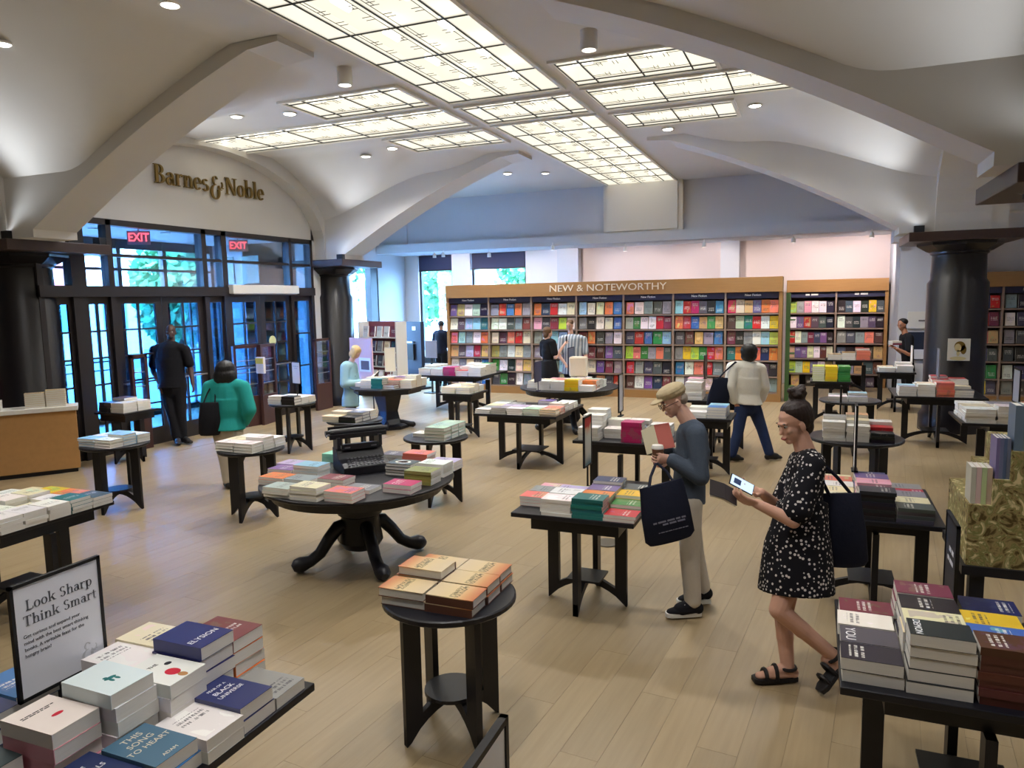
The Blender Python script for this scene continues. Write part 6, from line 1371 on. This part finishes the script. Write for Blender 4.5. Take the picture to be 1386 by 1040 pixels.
# coffee cup in his left hand
cp = j['wrL']+hdL*.085+p.dirv(-.1, .9, 0)*.036; t = thing('coffee_cup', 'takeaway coffee cup with white lid in the capped man\'s hand', 'cup', cp-Vector((0, 0, .05)))
MB().lathe([(.001, 0), (.029, 0), (.040, .115), (.001, .115)], n=24, cap=False).build('cup_body', mat('cup_brown', srgb(120, 84, 66), .7, .2), t, smooth=True); MB().lathe([(.042, .113), (.043, .122), (.040, .128), (.037, .138), (.001, .138)], n=24, cap=False).build('cup_lid', M['rubber'], t, smooth=True); MB().lathe([(.033, .03), (.0345, .03), (.0385, .08), (.037, .08)], n=24, cap=False).build('cup_sleeve', M['hair_brown'], t)
def open_book(name, label, c, right, up, rgb, w=.15, h=.22, fold=.5, inner=(232, 226, 212)):
    """an opened book: two boards hinged at the spine, pages inside; `right` runs across the spread, `up` along the spine"""
    t = thing(name, label, 'book', c); rt, up = Vector(right).normalized(), Vector(up); up = (up-rt*up.dot(rt)).normalized(); n = rt.cross(up)
    cm = mat('open_cover', srgb(*rgb), .4, .4); pm2 = mat('open_pages', srgb(*inner), .7, .2)
    for q in (-1, 1):
        d = (rt*q*math.cos(fold)+n*math.sin(fold)).normalized(); nn_ = (n*math.cos(fold)-rt*q*math.sin(fold))
        MB().obox(d*w/2, d*w/2, up*h/2, nn_*.0015).build('cover_board', cm, t); MB().obox(d*w*.48+nn_*.008, d*w*.47, up*h*.48, nn_*.006).build('page_block', pm2, t)
    return t
cb = j['wrR']+hdR*.11+p.dirv(-.1, -.1, .06)*.04
t = open_book('open_book', 'open book held up in the capped man\'s right hand', p.J(889, 592, .04), p.dirv(-.75, .2, -.25), p.dirv(.35, .3, .8), (206, 198, 170), .11, .19, .35, (206, 196, 178))
bb = [c for c in t.children if c.name.startswith('cover_board')]; bb[1 if (t.matrix_world @ bb[1].data.vertices[0].co - t.location).dot(p.Rt) > 0 else 0].data.materials[0] = mat('red_cover', srgb(176, 92, 82), .5, .3)
tb = p.J(914, 652, .38); tt = tote('black paper carrier bag hanging from the capped man\'s arm', tb, .34, .40, .10, math.atan2(p.Rt.y, p.Rt.x), M['navy_cloth'], p.J(912, 626, .20), slant=-.03)
tt.rotation_euler = (0, R(-14), math.atan2(p.Rt.y, p.Rt.x))
print_lines('bag_print', [(-.10, .12, .02, .012), (-.04, .12, .0, .012), (-.08, .12, -.05, .006)], mat('grey_print', srgb(120, 122, 140), .6, .3), Matrix.Translation((-.02, -.054, .14)) @ Matrix.Rotation(R(90), 4, 'X'), tt)

# --- woman in the dotted dress ------------------------------------------------
p = Person('woman in a black dotted dress walking with a phone and a book', 1064, 928, .0046)
hf = p.dirv(-.93, -.22, -.28); hu = p.dirv(-.25, 0, .95)
j = jd(p, head=(1074, 574), neck=(1092, 617), chest=(1089, 655), pelvis=(1079, 735), shL=(1100, 632, .16), elL=(1074, 706, .22), wrL=(1024, 682, .16), shR=(1082, 630, -.16), elR=(1058, 690, -.18), wrR=(1030, 667, -.02),
       hipL=(1080, 750, .08), knL=(1054, 826, .12), anL=(1128, 888, .10), toeL=(1146, 930, .10), hipR=(1074, 750, -.08), knR=(1060, 832, -.06), anR=(1066, 904, -.03), toeR=(1028, 921, -.03))
j['anR'].z = .085; j['toeR'].z = .045
hdL = p.dirv(-.95, -.1, .35); hdR = p.dirv(-.9, -.05, .35)
p.mk('body', body(p, j, hf, hu, .93, .98, (.55, .5), hn={'L': p.dirv(.2, .5, .75), 'R': p.dirv(.2, -.45, .8)}, hd={'L': hdL, 'R': hdR}, female=True), M['skin'], 2)
mb = torso(j, .014, 1, .0, True); sd = (j['shL']-j['shR']).normalized(); f = Vector((0, 0, 1)).cross(sd); pv = j['pelvis']; hem = p.J(1077, 800)
for q in 'LR': cap(mb, j['sh'+q], j['sh'+q].lerp(j['el'+q], .80), .070, .082)
loft(mb, [(j['chest'].lerp(pv, .3), sd*.165, f*.14), (j['chest'].lerp(pv, .7), sd*.18, f*.16), (pv, sd*.20, f*.185), (pv.lerp(hem, .6), sd*.225, f*.205), (hem, sd*.235, f*.215)])
# gathers along the skirt
V = []
for v in mb.v[-5*28:]:
    V.append(v)
p.mk('dress', mb, M['dots'], 4, .009)
eyes(p, j['head'], hf, hu, .93)
lp = MB(); u = (hu-hf*hu.dot(hf)).normalized(); sdh = hf.cross(u); ell(lp, j['head']+hf*.0835-u*.0615-p.G, sdh*.022, hf*.0125, u*.0085); lp.build('lips', mat('lips', srgb(176, 96, 92), .5, .4), p.t, smooth=True)
c = j['head']; mb = MB()
ell(mb, c+u*.060-hf*.040, sdh*.085, hf*.090, u*.082); ell(mb, c+u*.03-hf*.058, sdh*.082, hf*.075, u*.085); ell(mb, c-u*.03-hf*.07, sdh*.055, hf*.045, u*.06); ell(mb, c+u*.155-hf*.075, sdh*.048, hf*.048, u*.046); ell(mb, c+u*.13-hf*.055, sdh*.035, hf*.03, u*.03)
ell(mb, c+u*.074-hf*.034, sdh*.082, hf*.088, u*.066)
rh = random.Random(5)
for k in range(26): a_ = rh.uniform(0, 6.28); b_ = rh.uniform(-.2, 1.2); ell(mb, c+u*.155-hf*.075+(sdh*math.cos(a_)+hf*math.sin(a_))*.036+u*.03*b_, sdh*.02, hf*.02, u*.016, 8)
p.mk('hair', mb, M['hair_dark'], 2)
for q in 'LR':
    a, t_ = j['an'+q], j['toe'+q]; d = (t_-a); up_ = Vector((0, 0, 1)) if q == 'R' else p.dirv(-.5, 0, .5); fd = (d-up_*d.dot(up_)).normalized(); sds = fd.cross(up_).normalized(); mb = MB(); base = a-up_*.075
    pts = [(-.055, .028), (.0, .036), (.10, .044), (.17, .044), (.205, .028)]; poly = [base+fd*x+sds*w for x, w in pts]+[base+fd*x-sds*w for x, w in reversed(pts)]; n = len(poly)
    mb.add([v-p.G for v in poly]+[v+up_*.028-p.G for v in poly], [tuple(range(n))[::-1], tuple(range(n, 2*n))]+[(i, (i+1) % n, n+(i+1) % n, n+i) for i in range(n)]); so = mb.build('sandal', M['leather'], p.t, bevel=.004)
    for x, hgt, r_ in ((.135, .052, .043), (.075, .075, .041)):
        mb = MB(); mb.tube([base+fd*x+sds*r_*1.0*math.cos(an)+up_*(.02+hgt*math.sin(an))-p.G for an in [math.pi*k/8 for k in range(9)]], .012, n=6); mb.build('sandal_strap', M['leather'], p.t)
    mb = MB(); mb.tube([a+fd*.045*math.cos(an)+sds*.045*math.sin(an)+up_*.005-p.G for an in [2*math.pi*k/14 for k in range(15)]], .010, n=6); mb.build('sandal_strap', M['leather'], p.t)
ph = j['wrR']+hdR*.10+p.dirv(0, -.2, .3)*.03; phc = p.J(1004, 656, .045)
t = thing('phone', 'smartphone with a lit screen in the hand of the woman in the dress', 'phone', phc); rx = p.dirv(-.86, .05, .48); nz_ = p.dirv(.12, -.72, .68); nz_ = (nz_-rx*nz_.dot(rx)).normalized(); ry = nz_.cross(rx)
MB().obox((0, 0, 0), rx*.076, ry*.037, nz_*.004).build('phone_body', M['black'], t, bevel=.003); sc_ = MB().obox(nz_*.0045, rx*.070, ry*.033, nz_*.0004).build('phone_screen', emission('phone_screen', (.62, .78, 1.0), .5), t)
MB().obox(rx*.03+nz_*.0052, rx*.022, ry*.018, nz_*.0003).build('screen_picture', mat('screen_dark', srgb(44, 70, 120), .4, .4), sc_)
t = open_book('open_book', 'small dark book half open in the hand of the woman in the dress', p.J(980, 665, .15), p.dirv(-.9, .05, .40), p.dirv(.1, .80, .45), (40, 34, 36), .082, .13, .12)
tote('black cloth shoulder bag behind the woman in the dress', p.J(1138, 668, .02), .27, .43, .12, math.atan2(p.Rt.y, p.Rt.x), M['navy_cloth'], p.J(1106, 622, .05), slant=.04)

# --- woman in the white jacket ------------------------------------------------
p = Person('woman in a white jacket and jeans walking away with a dark shoulder bag', 1022, 624, .012)
hf = p.dirv(.35, .92, -.12); hu = p.dirv(0, .1, 1)
j = jd(p, head=(1014, 478), neck=(1011, 497), chest=(1010, 513), pelvis=(1012, 545), shL=(991, 498, .03), elL=(988, 523, .10), wrL=(994, 543, .05), shR=(1029, 500, -.03), elR=(1035, 524, -.05), wrR=(1030, 541, -.18),
       hipL=(1004, 550, .02), knL=(999, 585, .03), anL=(990, 613, .06), toeL=(1004, 619, .04), hipR=(1020, 550, -.02), knR=(1031, 580, -.04), anR=(1042, 610, .02), toeR=(1056, 612, .0))
for q in 'LR': j['an'+q].z = .085; j['toe'+q].z = .04
p.mk('body', body(p, j, hf, hu, .92, .96, (.4, .4), female=True), M['skin_tan'], 3); p.mk('jacket', torso(j, .028, 2, .02, True), M['white_jacket'], 4); p.mk('jeans', trousers(j, .012), M['denim'], 4); shoes(p, j, M['leather'])
c = j['head']; mb = MB(); ell(mb, c+p.U*.03-hf*.02, p.Rt*.115, p.F*.115, p.U*.105); ell(mb, c-p.U*.045-hf*.03, p.Rt*.11, p.F*.10, p.U*.08); p.mk('hair', mb, M['hair_black'], 3)
tote('dark blue shoulder bag at the side of the woman in white', p.J(978, 512, .14), .36, .42, .14, math.atan2(p.Rt.y, p.Rt.x)+.4, M['navy_cloth'], p.J(996, 490, .08), slant=-.1)

# --- guard by the doors ---------------------------------------------------------
p = Person('tall man in black standing guard in front of the glass doors', 241, 601, .013)
hf = p.dirv(.25, -.97, 0); hu = p.dirv(0, 0, 1)
j = jd(p, head=(231, 450), neck=(231, 468), chest=(230, 487), pelvis=(233, 522), shL=(251, 474, .02), elL=(258, 500, .0), wrL=(261, 520, .08), shR=(209, 474, .02), elR=(207, 502, .0), wrR=(217, 522, .10),
       hipL=(243, 526, .02), knL=(245, 562, .04), anL=(248, 590, .0), toeL=(258, 597, .12), hipR=(225, 526, .02), knR=(234, 564, .06), anR=(240, 594, .08), toeR=(242, 602, .22))
for q in 'LR': j['an'+q].z = .09; j['toe'+q].z = .045
p.mk('body', body(p, j, hf, hu, 1.02, 1.12, (.4, .4)), M['skin_dark'], 3); p.mk('shirt', torso(j, .016, 1, .03, B=1.12), M['black_cloth'], 4); p.mk('trousers', trousers(j, .014, 1.12), M['black_cloth'], 4); shoes(p, j, M['leather'], s=1.1); eyes(p, j['head'], hf, hu, 1.0)
mb = MB(); ell(mb, j['head']-p.U*.085+hf*.05, p.Rt*.05, p.F*.05, p.U*.03); p.mk('beard', mb, M['hair_black'], 2)

# --- woman in the green top ------------------------------------------------------
p = Person('woman with black hair and a green top seen from behind', 312, 662, .012)
hf = p.dirv(-.1, .99, 0); hu = p.dirv(0, 0, 1)
j = jd(p, head=(305, 503), neck=(306, 521), chest=(307, 541), pelvis=(309, 578), shL=(284, 525, 0), elL=(279, 556, .06), wrL=(287, 575, .02), shR=(329, 525, 0), elR=(338, 555, .04), wrR=(330, 572, -.18),
       hipL=(299, 585), knL=(305, 622), anL=(309, 652), toeL=(306, 657, -.14), hipR=(318, 585), knR=(320, 621), anR=(322, 650, -.05), toeR=(324, 653, -.2))
for q in 'LR': j['an'+q].z = .085; j['toe'+q].z = .04
p.mk('body', body(p, j, hf, hu, .92, 1.0, (.4, .4), female=True), M['skin_tan'], 3); p.mk('top', torso(j, .030, 2, .03, True, 1.1), M['teal_cloth'], 4); p.mk('trousers', trousers(j, .012, 1.05), M['beige_cloth'], 4); shoes(p, j, M['leather'])
c = j['head']; mb = MB(); ell(mb, c+p.U*.03, p.Rt*.125, p.F*.12, p.U*.11); ell(mb, c-p.U*.06-hf*.035, p.Rt*.145, p.F*.10, p.U*.12); ell(mb, c-p.U*.14-hf*.04, p.Rt*.16, p.F*.08, p.U*.07); p.mk('hair', mb, M['hair_black'], 3)
tote('large black handbag on the shoulder of the woman in green', p.J(283, 545, .16), .26, .40, .16, math.atan2(p.Rt.y, p.Rt.x), M['black_cloth'], p.J(289, 519, .06), slant=-.02)

# --- blond woman reading ----------------------------------------------------------
p = Person('blond woman in a pale blue cardigan reading beside the entrance column', 476, 572, .013)
hf = p.dirv(.85, -.25, -.45); hu = p.dirv(.45, 0, .9)
j = jd(p, head=(482, 477), neck=(474, 494), chest=(473, 509), pelvis=(474, 539), shL=(478, 497, -.16), elL=(482, 520, -.18), wrL=(497, 517, -.05), shR=(467, 497, .17), elR=(466, 520, .22), wrR=(491, 519, .14),
       hipL=(476, 543, -.08), knL=(477, 560, -.08), anL=(477, 572, -.08), toeL=(486, 575, -.08), hipR=(473, 543, .08), knR=(474, 560, .08), anR=(473, 573, .08), toeR=(482, 577, .08))
for q in 'LR':
    g = p.G + p.F*(-.08 if q == 'R' else .08); j['an'+q] = g+Vector((0, 0, .085)); j['toe'+q] = g+p.Rt*.12+Vector((0, 0, .045)); j['kn'+q] = (j['hip'+q]+j['an'+q])/2+Vector((0, 0, .02))
p.mk('body', body(p, j, hf, hu, .92, .96, (.5, .5), female=True), M['skin_pale'], 3); p.mk('cardigan', torso(j, .03, 2, .16, True, 1.1, 1.08), M['sky_cloth'], 4); p.mk('trousers', trousers(j, .012), M['black_cloth'], 4); shoes(p, j, M['leather'])
c = j['head']; u = (hu-hf*hu.dot(hf)).normalized(); sdh = hf.cross(u); mb = MB(); ell(mb, c+u*.04-hf*.025, sdh*.095, hf*.105, u*.09); ell(mb, c-u*.04-hf*.05, sdh*.095, hf*.07, u*.10)
for q in (-1, 1): ell(mb, c-u*.03+sdh*q*.078+hf*.01, sdh*.022, hf*.05, u*.10)
p.mk('hair', mb, M['hair_blond'], 3); mb = MB(); mb.tube([j['shR']+Vector((0, 0, .07))-p.G, j['chest']+p.Rt*.11-p.F*.04-p.G, j['pelvis']+p.Rt*.1+p.F*.1-p.G], .014, n=6); mb.build('shoulder_strap', M['black_cloth'], p.t)
open_book('open_book', 'dark open book in the blond woman\'s hands', p.J(508, 511, .05), p.dirv(.5, -.6, .3), p.dirv(.5, .5, .5), (40, 30, 34), .12, .2, .4)

# --- couple in front of the long bookcase ---------------------------------------------
p = Person('woman in a black dress holding up a phone by the long bookcase', 745, 546, .014)
hf = p.dirv(.9, .35, .05); hu = p.dirv(0, 0, 1)
j = jd(p, head=(742, 450), neck=(740, 462), chest=(741, 475), pelvis=(743, 501), shL=(735, 465, -.1), elL=(735, 485, -.12), wrL=(748, 496, -.2), shR=(748, 464, .12), elR=(752, 484, .16), wrR=(764, 466, .05),
       hipL=(740, 505, -.04), knL=(741, 526, -.04), anL=(742, 541, -.04), toeL=(750, 546, -.04), hipR=(747, 505, .06), knR=(748, 527, .06), anR=(748, 542, .06), toeR=(757, 547, .06))
for q in 'LR': j['an'+q].z = .085; j['toe'+q].z = .045
p.mk('body', body(p, j, hf, hu, .92, 1.0, (.6, .6), female=True), M['skin_pale'], 3); mb = torso(j, .02, 1, .0, True); sd = (j['shL']-j['shR']).normalized(); f = Vector((0, 0, 1)).cross(sd); hem = j['pelvis']-Vector((0, 0, .42))
loft(mb, [(j['chest'].lerp(j['pelvis'], .5), sd*.19, f*.15), (j['pelvis'], sd*.21, f*.18), (hem, sd*.25, f*.22)]); p.mk('dress', mb, M['black_cloth'], 3); shoes(p, j, M['leather'])
c = j['head']; mb = MB(); ell(mb, c+p.U*.035-hf*.03, p.Rt*.10, p.F*.095, p.U*.09); ell(mb, c-p.U*.05-hf*.06, p.Rt*.07, p.F*.08, p.U*.08); p.mk('hair', mb, M['hair_brown'], 3)
t = thing('phone', 'dark phone held up by the woman in the black dress', 'phone', p.J(767, 463, .04)); MB().box(-.005, .005, -.037, .037, -.02, .12).build('phone_body', M['black'], t, bevel=.003); MB().box(.005, .006, -.033, .033, -.015, .115).build('phone_screen', M['navy_sign'], t)
p = Person('man in a striped short sleeved shirt by the long bookcase', 779, 540, .014)
hf = p.dirv(-.35, -.85, -.3); hu = p.dirv(-.1, -.2, .95)
j = jd(p, head=(771, 441), neck=(773, 456), chest=(774, 472), pelvis=(775, 503), shL=(790, 460, .0), elL=(793, 483, .02), wrL=(783, 497, .15), shR=(760, 460, .05), elR=(757, 482, .1), wrR=(766, 494, .22),
       hipL=(781, 507), knL=(781, 528, .03), anL=(782, 541), toeL=(781, 546, .14), hipR=(770, 507), knR=(770, 528, .03), anR=(770, 541), toeR=(768, 546, .14))
for q in 'LR': j['an'+q].z = .085; j['toe'+q].z = .045
p.mk('body', body(p, j, hf, hu, .95, 1.05, (.4, .4)), M['skin'], 3); p.mk('shirt', torso(j, .02, 1, .05, B=1.1), M['stripes'], 3); p.mk('trousers', trousers(j, .012), M['navy_cloth'], 3); shoes(p, j, M['leather']); eyes(p, j['head'], hf, hu, .95)
c = j['head']; mb = MB(); ell(mb, c+p.U*.065-hf*.02, p.Rt*.088, p.F*.10, p.U*.07); p.mk('hair', mb, M['hair_brown'], 3)

# --- reading man by the right column -------------------------------------------------------
p = Person('man in a black shirt holding books left of the right column', 1226, 546, .014)
hf = p.dirv(-.85, -.3, -.3); hu = p.dirv(-.2, 0, .95)
j = jd(p, head=(1221, 440), neck=(1226, 455), chest=(1228, 469), pelvis=(1229, 500), shL=(1231, 458, .16), elL=(1231, 480, .2), wrL=(1216, 473, .16), shR=(1223, 457, -.16), elR=(1222, 479, -.18), wrR=(1210, 470, -.05),
       hipL=(1231, 505, .08), knL=(1231, 528, .08), anL=(1231, 546, .08), toeL=(1223, 550, .08), hipR=(1226, 505, -.08), knR=(1226, 527, -.08), anR=(1227, 544, -.08), toeR=(1219, 548, -.08))
for q in 'LR': j['an'+q].z = .085; j['toe'+q].z = .045
p.mk('body', body(p, j, hf, hu, .95, 1.02, (.6, .6)), M['skin_tan'], 3); p.mk('shirt', torso(j, .02, 1, .05, B=1.1), M['black_cloth'], 3); p.mk('trousers', trousers(j, .012), M['black_cloth'], 3); shoes(p, j, M['leather']); eyes(p, j['head'], hf, hu, .95)
c = j['head']; mb = MB(); ell(mb, c+p.U*.055-hf*.025, p.F*.086, p.Rt*.10, p.U*.075); p.mk('hair', mb, M['hair_black'], 3)
q = p.J(1211, 466, .06)
for k, (rgb, lab) in enumerate((((120, 40, 60), 'maroon book held by the man beside the right column'), ((206, 200, 190), 'pale book held on top by the man beside the right column'))):
    o = put_book(q.x, q.y, q.z-.01+k*.04, .17, .24, .037, rgb, .3, 1, False); tag(o, lab, 'book')
# --- clerk behind the desk -----------------------------------------------------------------
p = Person('clerk in a pink shirt behind the checkout desk at the left edge', 2, 632, .014)
cg = on_desk(1.60, .86); p.G = Vector((cg.x, cg.y, 0)); p.t.location = p.G; p.k0 = (p.G-Vector((0, 0, CAM_H))).dot(CF)
hf = p.dirv(.6, -.6, -.2); hu = p.dirv(0, 0, 1)
def at(r, f, z): return p.G+p.Rt*r+p.F*f+Vector((0, 0, z))
j = dict(head=at(.02, -.04, 1.57), neck=at(0, 0, 1.42), chest=at(0, 0, 1.25), pelvis=at(0, 0, .93), shL=at(.18, .03, 1.36), elL=at(.22, -.05, 1.10), wrL=at(.27, -.25, 1.02), shR=at(-.18, -.03, 1.36), elR=at(-.22, -.1, 1.10), wrR=at(-.08, -.28, 1.04), hipL=at(.09, 0, .9), knL=at(.1, -.01, .5), anL=at(.1, 0, .085), toeL=at(.12, -.13, .045), hipR=at(-.09, 0, .9), knR=at(-.1, -.01, .5), anR=at(-.1, 0, .085), toeR=at(-.1, -.13, .045))
p.mk('body', body(p, j, hf, hu, .93, 1.0, (.4, .4), female=True), M['skin'], 3); p.mk('shirt', torso(j, .02, 1, .03, True, 1.05), M['pink_cloth'], 3); p.mk('trousers', trousers(j, .012), M['navy_cloth'], 3); shoes(p, j, M['leather'])
c = j['head']; mb = MB(); ell(mb, c+p.U*.045-hf*.025, p.Rt*.09, p.F*.10, p.U*.085); ell(mb, c-p.U*.05-hf*.07, p.Rt*.08, p.F*.05, p.U*.09); p.mk('hair', mb, M['hair_brown'], 3)
# --- dark figure behind the end of the long bookcase -------------------------------------------
p = Person('person in dark clothes half hidden behind the left end of the bookcase', 599, 524, .015)
hf = p.dirv(-.5, .8, 0); hu = p.dirv(0, 0, 1)
def at(r, f, z): return p.G+p.Rt*r+p.F*f+Vector((0, 0, z))
j = dict(head=at(.0, .04, 1.60), neck=at(0, 0, 1.44), chest=at(0, 0, 1.26), pelvis=at(0, 0, .93), shL=at(-.15, .1, 1.38), elL=at(-.2, .14, 1.12), wrL=at(-.16, .3, 1.05), shR=at(.15, -.1, 1.38), elR=at(.2, -.08, 1.12), wrR=at(.12, .14, 1.05), hipL=at(-.08, .05, .9), knL=at(-.08, .06, .5), anL=at(-.08, .05, .085), toeL=at(-.14, .17, .045), hipR=at(.08, -.05, .9), knR=at(.08, -.04, .5), anR=at(.08, -.05, .085), toeR=at(.02, .08, .045))
p.mk('body', body(p, j, hf, hu, .93, 1.0, (.4, .4)), M['skin_tan'], 3); p.mk('shirt', torso(j, .02, 2, .05), M['navy_cloth'], 3); p.mk('trousers', trousers(j, .012), M['black_cloth'], 3); shoes(p, j, M['leather'])
c = j['head']; mb = MB(); ell(mb, c+p.U*.05-hf*.02, p.Rt*.09, p.F*.10, p.U*.08); p.mk('hair', mb, M['hair_black'], 3)
